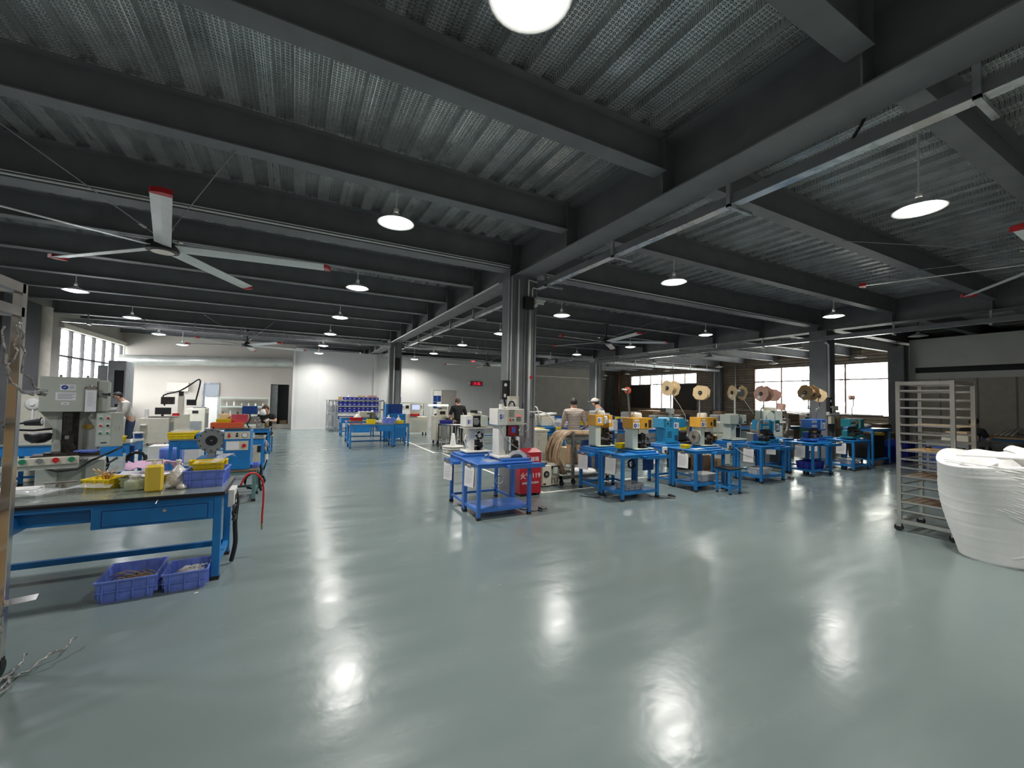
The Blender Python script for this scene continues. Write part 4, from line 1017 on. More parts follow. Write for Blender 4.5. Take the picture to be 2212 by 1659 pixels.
def base_plate(p, x, y, w, d, mn, h=0.03):
    B(mn).box(x-w/2, y-d/2, ZT+0.012, x+w/2, y+d/2, ZT+0.012+h, 0.008).m('rubber').cyl((x-w/2+0.04, y-d/2+0.04, ZT), (x-w/2+0.04, y-d/2+0.04, ZT+0.012), 0.02).cyl((x+w/2-0.04, y-d/2+0.04, ZT), (x+w/2-0.04, y-d/2+0.04, ZT+0.012), 0.02).cyl((x-w/2+0.04, y+d/2-0.04, ZT), (x-w/2+0.04, y+d/2-0.04, ZT+0.012), 0.02).cyl((x+w/2-0.04, y+d/2-0.04, ZT), (x+w/2-0.04, y+d/2-0.04, ZT+0.012), 0.02).build('base', parent=p)

# 1) big white press with display, nearest
m = thing('terminal_press', 'tall white terminal press with display panel on the table nearest the column', 'press machine', (2.84, 5.46, 0), 0.0)
base = B('mach_white').box(-0.24, -0.18, ZT, -0.05, 0.16, ZT+0.035, 0.008)
n_ = 14
arc = [(-0.05, ZT)] + [(0.06+0.10*math.cos(PI-PI*i/n_), ZT+0.055*math.sin(PI*i/n_)) for i in range(n_+1)] + [(0.22, ZT), (0.235, ZT+0.02), (0.14, ZT+0.10), (0.0, ZT+0.10), (-0.06, ZT+0.04)]
base.prism(arc, 'y', -0.16, -0.06).box(-0.05, -0.05, ZT, 0.2, 0.16, ZT+0.09)
base.build('base', parent=m)
B('mach_white').box(-0.19, -0.05, ZT+0.03, -0.06, 0.16, 1.28, 0.01).build('column', parent=m)
h = B('mach_white').box(-0.23, -0.09, 1.265, 0.215, 0.20, 1.505, 0.006)
ho = h.build('head', parent=m)
pn = B('mach_cream').box(-0.08, -0.096, 1.275, 0.20, -0.09, 1.495, 0.002)
pn.m('ink')
for k in range(7): pn.box(-0.05, -0.098, 1.46-0.012*k, 0.04-0.004*(k % 2), -0.096, 1.463-0.012*k)
pn.box(-0.045, -0.098, 1.478, 0.045, -0.096, 1.487)
pn.m('led_red').box(0.085, -0.099, 1.395, 0.145, -0.096, 1.412).m('black').box(0.08, -0.099, 1.325, 0.15, -0.096, 1.38)
pn.m('mach_white')
for a in range(3):
    for c in range(2): pn.box(0.088+0.021*a, -0.1, 1.333+0.024*c, 0.100+0.021*a, -0.099, 1.345+0.024*c)
pn.m('red').box(-0.04, -0.105, 1.33, -0.015, -0.096, 1.36).m('black').cyl((0.02, -0.11, 1.345), (0.02, -0.096, 1.345), 0.011)
pn.build('control_panel', parent=ho)
logo(ho, -0.16, -0.09, 1.39, 0.085, 0.11)
B('mach_white').cyl((-0.12, 0.02, 1.505), (-0.12, 0.02, 1.575), 0.035, n=16).box(-0.05, -0.04, 1.505, 0.15, 0.12, 1.535, 0.006).build('cap', parent=ho)
b = coil('black', (0.06, 0.03, 1.56), 0.05, 5, 0.006, 'y', 0.5, 4); b.m('steel').tube([(0.0, 0, 1.54), (0.02, 0, 1.58), (0.06, 0.0, 1.575), (0.09, 0, 1.54)], 0.005, 5); b.build('cable_bundle', parent=ho)
r = B('mech').box(-0.045, -0.05, 1.10, 0.15, 0.10, 1.265).m('red_box').box(-0.03, -0.053, 1.11, 0.11, -0.05, 1.255); r.m('label_blue').box(0.025, -0.056, 1.15, 0.085, -0.053, 1.235); r.build('ram', parent=m, label='dark ram block with a blue sticker')
g = B('mach_grey').box(-0.10, -0.14, 0.90, -0.04, 0.05, 1.10, 0.008).m('mach_white').box(-0.06, -0.15, 0.90, -0.035, -0.13, 1.10); g.build('guard', parent=m)
B('mach_white').box(0.10, -0.14, 0.90, 0.115, -0.02, 1.09, 0.003).build('guard', parent=m)
mechanism(m, 0.03, -0.06, ZT+0.10, 1.10, 0.16, 3)
B('wire_grey').tube([(-0.16, -0.07, 1.25), (-0.13, -0.12, 1.1), (-0.05, -0.18, 1.0), (0.08, -0.20, 0.92), (0.2, -0.22, 0.84), (0.28, -0.2, 0.80)], 0.005, 6).build('cord', parent=m)
B('wire_white').tube([(0.16, -0.06, 1.20), (0.20, -0.06, 1.27), (0.26, -0.06, 1.285), (0.30, -0.06, 1.24), (0.29, -0.06, 1.18), (0.25, -0.06, 1.17)], 0.006, 6).cyl((0.14, -0.06, 1.18), (0.17, -0.06, 1.215), 0.011, 0.006).build('air_line', parent=m)
B('film').box(0.22, 0.0, 1.10, 0.255, 0.1, 1.44, 0.01).build('film_bag', parent=m)

# 2) smaller white press with exposed motor, rear left of nearest pair
m = thing('terminal_press', 'white bench press with exposed motor and trays, left of the tall white press', 'press machine', (2.54, 6.06, 0))
base_plate(m, 0.02, 0.0, 0.40, 0.30, 'mach_white')
b = B('mach_white').box(-0.09, -0.05, ZT+0.04, -0.01, 0.10, 1.2, 0.006).box(0.12, -0.04, ZT+0.04, 0.16, 0.10, 1.2, 0.004); b.build('column', parent=m)
h = B('mach_white').box(-0.185, -0.10, 1.205, -0.065, 0.14, 1.38, 0.005).m('mach_pale').box(0.085, -0.08, 1.205, 0.20, 0.14, 1.375, 0.006).m('mach_white').box(-0.07, 0.02, 1.205, 0.09, 0.14, 1.37); ho = h.build('head', parent=m)
logo(ho, -0.125, -0.10, 1.285, 0.075, 0.10)
B('black').box(-0.065, -0.04, 1.195, 0.085, 0.0, 1.36).m('mach_grey').box(-0.045, -0.085, 1.235, 0.035, -0.04, 1.34, 0.01).cyl((-0.005, -0.09, 1.285), (-0.005, -0.03, 1.285), 0.05).build('motor', parent=m)
B('mach_cream').box(-0.21, -0.12, 1.18, 0.32, 0.12, 1.195).build('tray', parent=m)
B('mach_cream').box(-0.09, -0.06, 1.38, 0.10, 0.1, 1.42, 0.004).m('black').cyl((0.0, 0, 1.42), (0.0, 0, 1.46), 0.07, n=18).m('paper').box(0.02, -0.075, 1.425, 0.05, -0.07, 1.455).box(0.07, -0.05, 1.42, 0.1, -0.045, 1.45).build('turntable', parent=m)
coil('black', (0.06, -0.08, 1.07), 0.05, 5, 0.007, 'y', 0.6, 21).build('cable_bundle', parent=m)
coil('wire_grey', (0.03, -0.09, 1.12), 0.04, 3, 0.006, 'y', 0.5, 22).build('cable_bundle', parent=m)
mechanism(m, 0.05, -0.02, ZT+0.04, 1.0, 0.14, 5)
B('wire_white').tube([(-0.10, -0.06, 1.05), (-0.17, -0.08, 1.08), (-0.2, -0.08, 1.0), (-0.17, -0.08, 0.92), (-0.12, -0.08, 0.87)], 0.009, 6).build('air_line', parent=m)

def yellow_press(label, x, y, h0=1.17, top=True, variant=0):
    m = thing('terminal_press', label, 'press machine', (x, y, 0), 0, 'yellow headed terminal presses')
    base_plate(m, 0.03, 0, 0.42, 0.30, 'mach_pale', 0.02)
    B('mach_pale').box(-0.20, -0.08, ZT+0.03, -0.07, 0.12, h0+0.02, 0.008).box(-0.07, 0.04, ZT+0.03, 0.0, 0.12, h0).build('column', parent=m)
    if variant == 0:   # closed wide head
        ho = B('mach_yellow').box(-0.235, -0.11, h0, 0.24, 0.14, h0+0.19, 0.004).box(-0.045, -0.115, h0, 0.24, -0.11, h0+0.19).build('head', parent=m)
        logo(ho, -0.14, -0.11, h0+0.06, 0.15, 0.10)
        B('mach_yellow').m('black').box(0.055, -0.119, h0+0.035, 0.10, -0.115, h0+0.10).m('frame_dark').box(0.14, -0.119, h0+0.02, 0.21, -0.115, h0+0.155).m('mach_white').box(-0.19, -0.112, h0+0.13, -0.08, -0.1105, h0+0.165).build('switch_panel', parent=ho)
        B('mach_cream').box(-0.07, -0.10, h0-0.09, 0.16, 0.05, h0, 0.005).build('ram_cover', parent=m)
    else:              # split head, motor between
        ho = B('mach_yellow').box(-0.22, -0.10, h0, -0.03, 0.14, h0+0.20, 0.004).box(0.15, -0.04, h0-0.03, 0.24, 0.14, h0+0.19, 0.004).box(0.0, -0.02, h0-0.16, 0.17, 0.13, h0+0.01, 0.004).build('head', parent=m)
        logo(ho, -0.12, -0.10, h0+0.10, 0.10, 0.11)
        B('mach_cream').box(0.0, -0.08, h0+0.02, 0.10, 0.05, h0+0.18, 0.02).m('mach_white').obox((0.11, -0.09, h0+0.08), (0.10, 0.05, 0.06), 0.5).m('black').cyl((0.10, -0.024, h0-0.07), (0.10, -0.018, h0-0.07), 0.03).build('motor', parent=m)
    if top:
        B('mach_cream').lathe([(0.0, 0.09), (0.08, 0.085), (0.095, 0.06), (0.095, 0.0)], (-0.02, 0.02, h0+0.19), n=18, cap=False).m('steel').tube([(-0.12, 0, h0+0.19), (-0.11, 0, h0+0.28), (0.07, 0, h0+0.285), (0.08, 0, h0+0.19)], 0.006, 6).build('motor_cap', parent=m)
    mechanism(m, 0.06, -0.04, ZT+0.03, h0-0.04, 0.24, int(x*10), d=0.2)
    return m
yellow_press('yellow press with split head behind the beige cable cart, no spool', 5.11, 6.06, 1.19, variant=1)
mp = yellow_press('yellow press with a red reel on a bent pole, on the second table', 5.44, 5.46, 1.17)
B('mach_grey').tube([(-0.14, 0.05, 1.36), (-0.20, 0.05, 1.78), (-0.22, 0.02, 1.84), (-0.28, -0.04, 1.86)], 0.016, 8).build('reel_pole', parent=mp)
B('orange_red').cyl((-0.215, 0.03, 1.845), (-0.20, 0.06, 1.845), 0.06, n=20).m('mach_white').cyl((-0.22, 0.02, 1.845), (-0.43, -0.05, 1.855), 0.014, n=8).build('reel', parent=mp, label='small red reel with a white arm')
mp = yellow_press('yellow press with a cardboard spool above, on the third table', 7.20, 5.46, 1.17)
B('mach_grey').cyl((-0.02, 0.08, 1.36), (-0.02, 0.08, 1.76), 0.014, n=8).build('spool_pole', parent=mp)
reel_spindle(mp, (0.04, 0.08, 1.85), 0.14, 'card_pale', 1, ang=0.35, wid=0.15, tag_=False)
B('steel_worn').cyl((-0.26, 0.02, 0.98), (-0.22, 0.02, 0.98), 0.12, n=24).m('mech').cyl((-0.275, 0.02, 0.98), (-0.26, 0.02, 0.98), 0.035).build('guide_wheel', parent=mp)
B('brass').cyl((0.18, 0.0, 0.95), (0.34, 0.02, 0.95), 0.075, n=18).m('mech').cyl((0.2, 0, 0.95), (0.25, 0, 0.95), 0.085, n=18).build('motor', parent=mp)
# blue cabinet-like stripping machine
m = thing('stripping_machine', 'bright blue louvred machine with a cardboard spool above, left of the third table', 'machine', (6.92, 6.06, 0))
B('blue_light').box(-0.24, -0.10, ZT, 0.20, 0.14, ZT+0.03).prism([(-0.20, ZT+0.03), (0.12, ZT+0.03), (0.14, 1.12), (0.38, 1.14), (0.38, 1.305), (0.10, 1.31), (0.08, 1.33), (-0.16, 1.335), (-0.18, 1.31), (-0.32, 1.31), (-0.32, 1.13), (-0.24, 1.10)], 'y', -0.12, 0.14).build('body', parent=m)
b = B('black')
for k in range(5): b.box(-0.19, -0.123, 0.93+0.027*k, -0.07, -0.1205, 0.938+0.027*k)
for k in range(3): b.box(-0.29, -0.123, 1.15+0.03*k, -0.23, -0.1205, 1.157+0.03*k).box(-0.12, -0.123, 1.15+0.03*k, -0.05, -0.1205, 1.157+0.03*k).box(-0.29, -0.123, 1.25+0.02*k, -0.23, -0.1205, 1.256+0.02*k).box(-0.12, -0.123, 1.25+0.02*k, -0.05, -0.1205, 1.256+0.02*k)
for k in range(6): b.box(0.02+0.016*k, -0.123, 0.86, 0.028+0.016*k, -0.1205, 0.97)
b.cyl((-0.18, -0.128, 1.21), (-0.18, -0.121, 1.21), 0.018)
b.build('louvre', parent=m)
logo(m, 0.07, -0.121, 1.17, 0.14, 0.12)
B('mach_cream').box(-0.20, -0.123, 1.275, -0.14, -0.1205, 1.325).build('label_plate', parent=m)
B('steel_worn').tube([(0.36+0.05*math.cos(t*0.35-1.6), -0.14, 1.10+0.17*math.sin(t*0.35-1.6)) for t in range(10)], 0.03, 8).build('guide_wheel', parent=m)
B('mach_grey').cyl((0.06, 0.02, 1.32), (0.06, 0.02, 1.84), 0.014, n=8).build('spool_pole', parent=m)
reel_spindle(m, (0.06, 0.02, 1.94), 0.15, 'card_pale', 3, ang=0.0, wid=0.20, tag_=False)
B('wire_white').tube([(0.06, -0.02, 1.8), (0.2, -0.08, 1.6), (0.33, -0.12, 1.38), (0.36, -0.14, 1.15)], 0.004, 5).build('wire_strand', parent=m)
# pale green press, rear left of fourth pair
m = thing('terminal_press', 'tall pale green press with two cardboard flanges above, left of the fourth table', 'press machine', (9.05, 6.06, 0))
base_plate(m, 0.0, 0, 0.5, 0.32, 'mach_pale')
B('mach_pale').box(-0.20, -0.06, ZT+0.04, -0.01, 0.14, 1.17, 0.008).box(-0.01, -0.02, ZT+0.04, 0.22, 0.14, 1.17, 0.008).box(-0.30, -0.10, ZT+0.03, -0.01, 0.1, ZT+0.07).build('column', parent=m)
ho = B('mach_pale').box(-0.31, -0.12, 1.175, 0.0, 0.14, 1.39, 0.005).box(0.18, -0.10, 1.175, 0.31, 0.14, 1.385, 0.005).box(0.0, 0.04, 1.175, 0.2, 0.14, 1.385).box(-0.18, -0.05, 1.39, 0.05, 0.1, 1.41).build('head', parent=m)
B('black').box(0.0, -0.02, 1.18, 0.18, 0.04, 1.38).m('mach_grey').cyl((0.09, -0.09, 1.28), (0.09, -0.02, 1.28), 0.06, n=16).m('black').cyl((0.25, -0.12, 1.22), (0.25, -0.10, 1.22), 0.02).build('motor', parent=m)
B('black').box(0.02, -0.03, 0.86, 0.18, -0.015, 1.08).cyl((0.1, -0.05, 1.13), (0.1, -0.02, 1.13), 0.02).build('opening', parent=m)
B('mach_white').cyl((0.03, 0, 1.40), (0.03, 0, 1.84), 0.018, n=8).build('spool_pole', parent=m)
o = reel_spindle(m, (0.20, 0.05, 1.90), 0.16, 'mach_grey', 4, ang=-0.35, wid=0.26, tag_=True)
B('wire_white').tube([(0.3, 0.0, 1.80), (0.45, -0.05, 1.6), (0.6, -0.1, 1.40)], 0.005, 5).build('wire_strand', parent=m)
# blue crimpers of tables 4,5,6
def blue_crimper(label, x, y, mn, hw=0.40, panel='teal_green', spool=None, scale=1.0, plates=True, yellow=False):
    m = thing('crimping_machine', label, 'press machine', (x, y, 0), 0, 'blue crimping machines')
    zt = 1.30; zb = 1.09
    ho = B(mn).box(-hw*0.72, -0.10, zb, hw*0.02, 0.12, zt, 0.008).box(hw*0.10, -0.13, zb-0.05, hw*0.62, 0.13, zt, 0.008).box(-hw*0.05, -0.05, zb, hw*0.15, 0.12, zt-0.01).build('head', parent=m)
    if plates:
        b = MB()
        for zz in (zb+0.155, zb+0.045):
            b.m('mach_white').box(-hw*0.62, -0.103, zz-0.024, -hw*0.18, -0.10, zz+0.024, 0.001).m('ink')
            for k in range(5): b.box(-hw*0.57+hw*0.075*k, -0.1045, zz-0.012, -hw*0.57+hw*0.075*k+hw*0.05, -0.103, zz+0.012)
        b.build('name_plate', parent=ho)
    b = B(panel).box(hw*0.20, -0.134, zb-0.04, hw*0.58, -0.13, zt-0.01); b.m('mach_pale').box(hw*0.11, -0.134, zb-0.03, hw*0.19, -0.13, zt-0.03)
    b.build('side_panel', parent=ho)
    if yellow: B('gold').box(-hw*0.12, -0.106, zb+0.07, hw*0.06, -0.10, zb+0.17).build('sticker', parent=ho)
    else: logo(ho, hw*0.40, -0.134, zb+0.06, 0.12, 0.14)
    B(mn).prism([(hw*0.12, zb-0.04), (hw*0.6, zb-0.04), (hw*0.5, 1.0), (hw*0.46, ZT+0.05), (hw*0.2, ZT+0.05), (hw*0.2, 1.0)], 'y', -0.06, 0.10).build('column', parent=m)
    B(mn).box(-hw*0.75, -0.16, ZT, hw*0.62, 0.14, ZT+0.05, 0.01).box(-hw*0.2, -0.17, ZT+0.05, hw*0.05, -0.08, ZT+0.09).box(hw*0.15, -0.17, ZT+0.05, hw*0.4, -0.08, ZT+0.09).build('base', parent=m)
    mechanism(m, -hw*0.25, -0.06, ZT+0.05, zb-0.01, hw*0.9, int(x*7), d=0.2)
    B('blue_deep' if mn != 'teal' else 'teal').box(-hw*0.7, -0.02, ZT+0.05, -hw*0.35, 0.1, 1.0, 0.01).build('motor', parent=m)
    if spool:
        for (sx, sz, r, core, fl, ang, wid, bx) in spool:
            B('mach_grey').tube([(bx, 0.02, zt), (bx, 0.02, zt+0.22), (bx+0.02, 0.02, zt+0.25), (sx-0.02, 0.02, zt+0.26), (sx, 0.02, zt+0.29), (sx, 0.02, sz-r*0.3)], 0.012, 8).build('spool_pole', parent=m)
            reel_spindle(m, (sx, 0.02, sz), r, core, 5, ang=ang, flange=fl, wid=wid, tag_=(r > 0.12 and bx < 0))
    return m
bc = blue_crimper('blue crimping machine with a green panel and white cord, on the fourth table', 9.22, 5.42, 'blue_light', 0.46, spool=[(-0.06, 1.87, 0.16, 'card_pink', 'card_pink', -0.1, 0.16, -0.16)])
B('mach_white').tube([(-0.03, -0.14, 1.29), (0.05, -0.15, 1.28), (0.045, -0.15, 1.15), (0.05, -0.15, 1.05)], 0.012, 8).cyl((0.05, -0.15, 1.07), (0.055, -0.15, 0.95), 0.02, 0.03, 12).build('hand_gun', parent=bc, label='white hanging air gun')
B('mach_grey').tube([(-0.40+0.10*math.cos(t*0.3+1.1), -0.12, 1.10+0.20*math.sin(t*0.3+1.1)) for t in range(11)], 0.03, 8).m('steel_worn').obox((-0.38, -0.12, 0.96), (0.12, 0.1, 0.05), 0, 0, 0.5).build('wire_drum', parent=bc, label='curved grey wire chute at the left')
bc = blue_crimper('mid blue crimping machine under brown and pale spools, on the fifth table', 11.15, 5.42, 'blue_violet', 0.44, panel='blue_violet', spool=[(-0.18, 1.94, 0.17, 'wood_brown', 'cardboard', -0.1, 0.24, -0.08), (0.30, 1.88, 0.15, 'black', 'card_pale', 0.45, 0.08, 0.16)])
bc = blue_crimper('teal crimping machine with a yellow sticker and two tiny red reels, on the last table', 13.05, 5.42, 'teal', 0.50, panel='teal', yellow=True)
B('mach_grey').tube([(-0.02, 0.0, 1.30), (-0.02, 0.0, 1.60), (0.05, 0.0, 1.64), (0.06, 0.0, 1.82)], 0.012, 8).build('spool_pole', parent=bc)
for sx in (-0.10, 0.04): B('card_pink').lathe([(0.01, -0.03), (0.055, -0.02), (0.06, 0.0), (0.055, 0.02), (0.01, 0.03)], (sx, 0, 1.86), n=18, axis='y').build('reel', parent=bc, label='small red reel')
# grey twin-drum machine behind the fifth table
m = thing('wire_feeder', 'grey wire feeder with round cap and big hoop, behind the fifth table', 'machine', (11.35, 6.56, 0))
B('mach_grey').box(-0.3, -0.15, 0, 0.35, 0.25, 0.78, 0.01).build('cabinet', parent=m)
B('mach_pale').box(-0.48, -0.10, 1.10, 0.02, 0.12, 1.47, 0.01).box(0.10, -0.08, 0.78, 0.42, 0.12, 1.47, 0.006).box(-0.05, -0.05, 0.78, 0.12, 0.1, 1.47, 0.006).build('body', parent=m)
B('mach_pale').cyl((-0.22, -0.13, 1.30), (-0.22, -0.10, 1.30), 0.16, n=24).build('disc_cover', parent=m)
B('mach_cream').cyl((-0.05, 0, 1.47), (-0.05, 0, 1.56), 0.15, n=22).build('cap', parent=m)
B('mach_white').box(0.05, -0.12, 1.14, 0.50, -0.09, 1.19).build('arm', parent=m)
pts = [(0.55, -0.05+0.0, 0.82), (0.68, -0.05, 0.95), (0.72, -0.05, 1.15), (0.68, -0.05, 1.35), (0.60, -0.05, 1.46), (0.52, -0.05, 1.44)]
B('steel_worn').tube(pts, 0.03, 8).build('hoop', parent=m)
B('mach_grey').tube([(0.28, 0, 1.47), (0.28, 0, 1.78)], 0.013, 8).build('spool_pole', parent=m)
reel_spindle(m, (0.15, 0, 1.89), 0.15, 'card_pink', 5, ang=0.1, flange='card_pink', wid=0.15, tag_=False)
B('card_pink').obox((0.50, 0, 1.58), (0.2, 0.16, 0.17), 0.2, 0.1, 0.1).build('small_carton', parent=m)
# small items on the table tops
crate('yellow bin on the second table between the presses', (4.98+0.2, 5.62, 0.80), 0.30, 0.13, 0.09, 'plastic_yellow', name='parts_bin', cat='bin', taper=0.008, rz=0.1)
crate('small yellow bin at the left of the third table', (6.64, 5.42, 0.762), 0.20, 0.11, 0.07, 'plastic_yellow', name='parts_bin', cat='bin', taper=0.008, rz=0.25)
sheet('paper', rumple(6.72, 5.25, 7.0, 5.40, 0.765, 0.01, 3, 4, 21), 'paper_sheet', 'white paper lying on the third table', 'paper')
b = B('black'); rr = random.Random(31)
for k in range(9): x, y = rr.uniform(4.9, 5.15), rr.uniform(5.3, 5.6); b.tube([(x, y, 0.768), (x+rr.uniform(-.15, .15), y+rr.uniform(-.05, .05), 0.80), (x+rr.uniform(-.15, .15), y+rr.uniform(-.05, .05), 0.768)], 0.005, 4)
b.build('cable', label='tangle of black leads on the second table', cat='cable')
sheet('film', [[(2.42+0.08*i, 5.27+0.08*j, 0.763+0.004*((i*j) % 3)) for i in range(5)] for j in range(4)], 'plastic_film', 'clear film sheet lying on the nearest table', 'film')
B('steel').lathe([(0.0, 0), (0.025, 0), (0.03, 0.03), (0.015, 0.045), (0.0, 0.05)], n=10).build('knob', loc=(2.60, 5.72, 0.765), label='small chrome knob at the back of the nearest table', cat='knob')
blob('bag_plastic', (9.35+3.72, 5.1+0.14, 0.765), 0.05, 77, sz=(1.2, 0.9, 0.7)).build('plastic_bag', label='crumpled clear bag on the front edge of the last table', cat='bag')
# drum and cone on a scale before the nearest pair (behind)
sc = thing('bench_scale', 'white counting scale on the floor behind the nearest table', 'scale', (4.30, 11.9, 0))
B('mach_white').box(-0.26, -0.2, 0, 0.26, 0.2, 0.10, 0.02).lathe([(0.30, 0.10), (0.33, 0.13), (0.33, 0.15), (0.30, 0.155)], n=26).lathe([(0.29, 0.17), (0.33, 0.18), (0.33, 0.20), (0.30, 0.21)], n=26).build('platform', parent=sc)
B('shade_white').lathe([(0.10, 0), (0.085, 0.1), (0.045, 0.36), (0.03, 0.37), (0.0, 0.37)], n=20, cap=False).build('thread_cone', loc=(4.30, 11.9, 0.21), label='upright white cone on the counting scale', cat='cone')

# ---- fire box, column devices
fb = thing('fire_box', 'red fire extinguisher box with white Chinese lettering by the column', 'fire box', (3.63, 6.20, 0))
B('red_box').box(-0.21, -0.08, 0.04, 0.21, 0.12, 0.74, 0.004).prism([(-0.085, 0.74), (0.125, 0.74), (0.125, 0.79)], 'x', -0.215, 0.215).build('cabinet', parent=fb)
for fx in (-0.19, 0.12): B('black').box(fx, -0.07, 0, fx+0.07, 0.10, 0.04).build('foot', parent=fb)
text_mesh('灭火器箱', 0.085, (-0.01, -0.083, 0.62), FRONT, 'paper', 'lettering', fb)
text_mesh('Fire extinguisher box', 0.026, (-0.01, -0.083, 0.56), FRONT, 'paper', 'lettering', fb)
text_mesh('火警119', 0.115, (-0.01, -0.083, 0.34), FRONT, 'paper', 'lettering', fb)
text_mesh('消防器材请勿挪用', 0.042, (-0.01, -0.083, 0.22), FRONT, 'paper', 'lettering', fb)
B('black').box(3.60, 6.36, 3.28, 3.78, 6.45, 3.50, 0.004).build('junction_box', label='black junction box high on the nearest column', cat='box')
cm = thing('security_camera', 'white bullet security camera on the nearest column', 'camera', (3.84, 6.40, 3.42))
B('mach_white').box(-0.04, -0.02, -0.02, -0.01, 0.05, 0.08).obox((0.06, -0.05, 0.0), (0.15, 0.07, 0.06), -0.5, 0, 0.15).obox((0.065, -0.055, 0.035), (0.20, 0.09, 0.008), -0.5, 0, 0.15).build('body', parent=cm)
B('mach_white').cyl((-0.02, -0.06, -0.06), (-0.02, 0.02, -0.06), 0.035).build('mount', parent=cm)
wf = thing('wall_fan', 'black folded wall fan on the left side of the nearest column', 'fan', (3.36, 6.56, 1.62))
B('black').box(-0.11, -0.05, 0.02, 0.06, 0.05, 0.36, 0.012).cyl((-0.05, 0, 0.02), (-0.0, 0.0, -0.16), 0.015).box(-0.03, -0.03, -0.20, 0.06, 0.03, -0.14).build('housing', parent=wf)
B('mach_white').box(-0.08, -0.053, 0.06, -0.04, -0.05, 0.12).cyl((-0.05, -0.054, 0.28), (-0.05, -0.05, 0.28), 0.03).build('sticker', parent=wf)
sb = thing('switch_box', 'cream electrical switch box low on the nearest column', 'switch box', (3.40, 6.38, 1.60))
B('mach_cream').box(-0.09, -0.04, -0.12, 0.09, 0.07, 0.10, 0.005).build('housing', parent=sb)
B('mach_white').box(-0.05, -0.05, -0.06, 0.04, -0.04, 0.04, 0.003).build('switch', parent=sb)
B('red').cyl((3.77, 6.40, 2.05), (3.77, 6.43, 2.05), 0.03).build('alarm_button', label='small red button on the white conduit of the nearest column', cat='button')
hsx = B('conduit').tube([(3.75, 6.42, 1.42), (3.95, 6.40, 1.43), (4.1, 6.38, 1.40), (4.22, 6.36, 1.28), (4.26, 6.35, 1.15)], 0.012, 8).build('hose', label='white hose curving from the nearest column to the right', cat='hose')
B('black').box(3.62, 17.12, 2.75, 3.80, 17.18, 3.25).build('junction_box', label='black box high on the column before the white wall', cat='box')
B('conduit').cyl((3.3, 17.1, 1.28), (4.0, 17.1, 1.28), 0.04).build('pipe', label='white pipe bar across the column before the white wall', cat='pipe')
coil('orange_red', (3.82, 17.05, 1.18), 0.12, 3, 0.012, 'y', 0.1, 41).build('hose', label='coil of red hose on the column before the white wall', cat='hose')
gb = thing('wall_fan', 'black wall fan on the column between the windows', 'fan', (14.05, 6.38, 1.55))
B('black').box(-0.14, -0.05, -0.15, 0.0, 0.05, 0.32, 0.012).build('housing', parent=gb)
B('mach_white').cyl((-0.08, -0.054, 0.22), (-0.08, -0.05, 0.22), 0.045).box(-0.11, -0.053, 0.02, -0.03, -0.05, 0.07).build('sticker', parent=gb)
pb = thing('socket_bar', 'white socket bar and cream boxes on the column between the windows', 'socket', (14.15, 6.36, 1.35))
B('mach_white').box(-0.28, -0.03, 0.0, 0.32, 0.05, 0.10, 0.005).build('bar', parent=pb)
B('mach_cream').box(-0.10, -0.05, 0.11, 0.04, 0.04, 0.28).box(0.08, -0.05, 0.14, 0.2, 0.04, 0.28).box(-0.2, -0.04, -0.25, 0.0, 0.04, -0.02).build('housing', parent=pb)
B('mach_cream').box(13.96, 17.06, 1.5, 14.3, 17.14, 1.75).build('socket_bar', label='white box and switches on the column before the dark wall', cat='socket')
# ================================================================== LEFT BACKGROUND
# big column press behind the workbench
m = thing('column_press', 'large grey-green column press behind the workbench', 'press machine', (-2.58, 7.62, -0.33), 0.27); m.scale = (1.18, 1.0, 1.2)
B('mach_green').box(-0.28, 0.0, 0.275, -0.12, 0.5, 0.86, 0.006).box(-0.12, 0.06, 0.275, 0.10, 0.5, 0.86).box(0.10, 0.0, 0.275, 0.26, 0.5, 0.86, 0.006).box(-0.34, -0.1, 0.275, 0.3, 0.55, 0.31).build('base', parent=m)
B('mach_green').prism([(-0.27, 1.42), (-0.17, 1.25), (-0.17, 0.97), (-0.10, 0.97), (-0.10, 1.42)], 'y', -0.02, 0.45).box(-0.17, 0.05, 0.90, 0.20, 0.5, 1.42).prism([(0.20, 1.42), (0.13, 1.42), (0.10, 1.35), (0.17, 1.22), (0.17, 0.97), (0.20, 0.97)], 'y', -0.02, 0.45).build('column', parent=m)
ho = B('mach_green').box(-0.275, -0.12, 1.42, 0.16, 0.50, 1.80, 0.004).box(0.162, -0.10, 1.41, 0.27, 0.5, 1.775, 0.02).build('head', parent=m)
for bx in (-0.13, 0.08): B('mach_grey').cyl((bx, 0.0, 1.80), (bx, 0.0, 1.825), 0.012).build('lifting_bolt', parent=ho)
logo(ho, -0.065, -0.12, 1.685, 0.12, 0.065)
b = B('paper').box(-0.155, -0.122, 1.545, 0.0, -0.12, 1.63); b.m('ink')
for k in range(4): b.box(-0.14, -0.1235, 1.61-0.016*k, -0.01-0.02*(k % 2), -0.122, 1.614-0.016*k)
b.m('paper').box(-0.11, -0.122, 1.495, -0.05, -0.12, 1.525).m('ink').box(-0.095, -0.1235, 1.507, -0.065, -0.122, 1.512)
b.build('rating_plate', parent=ho)
B('mach_grey').cyl((0.20, -0.14, 1.62), (0.20, -0.10, 1.62), 0.022).m('black').cyl((0.20, -0.13, 1.62), (0.26, -0.15, 1.615), 0.010).cyl((0.26, -0.15, 1.615), (0.275, -0.152, 1.615), 0.02).build('knob', parent=ho)
ck = clipboard('clipboard with a white sheet on the head of the column press', (-2.58+0.17, 7.62-0.098, 1.705), rz=0.27, w=0.12, h=0.32, group=None)
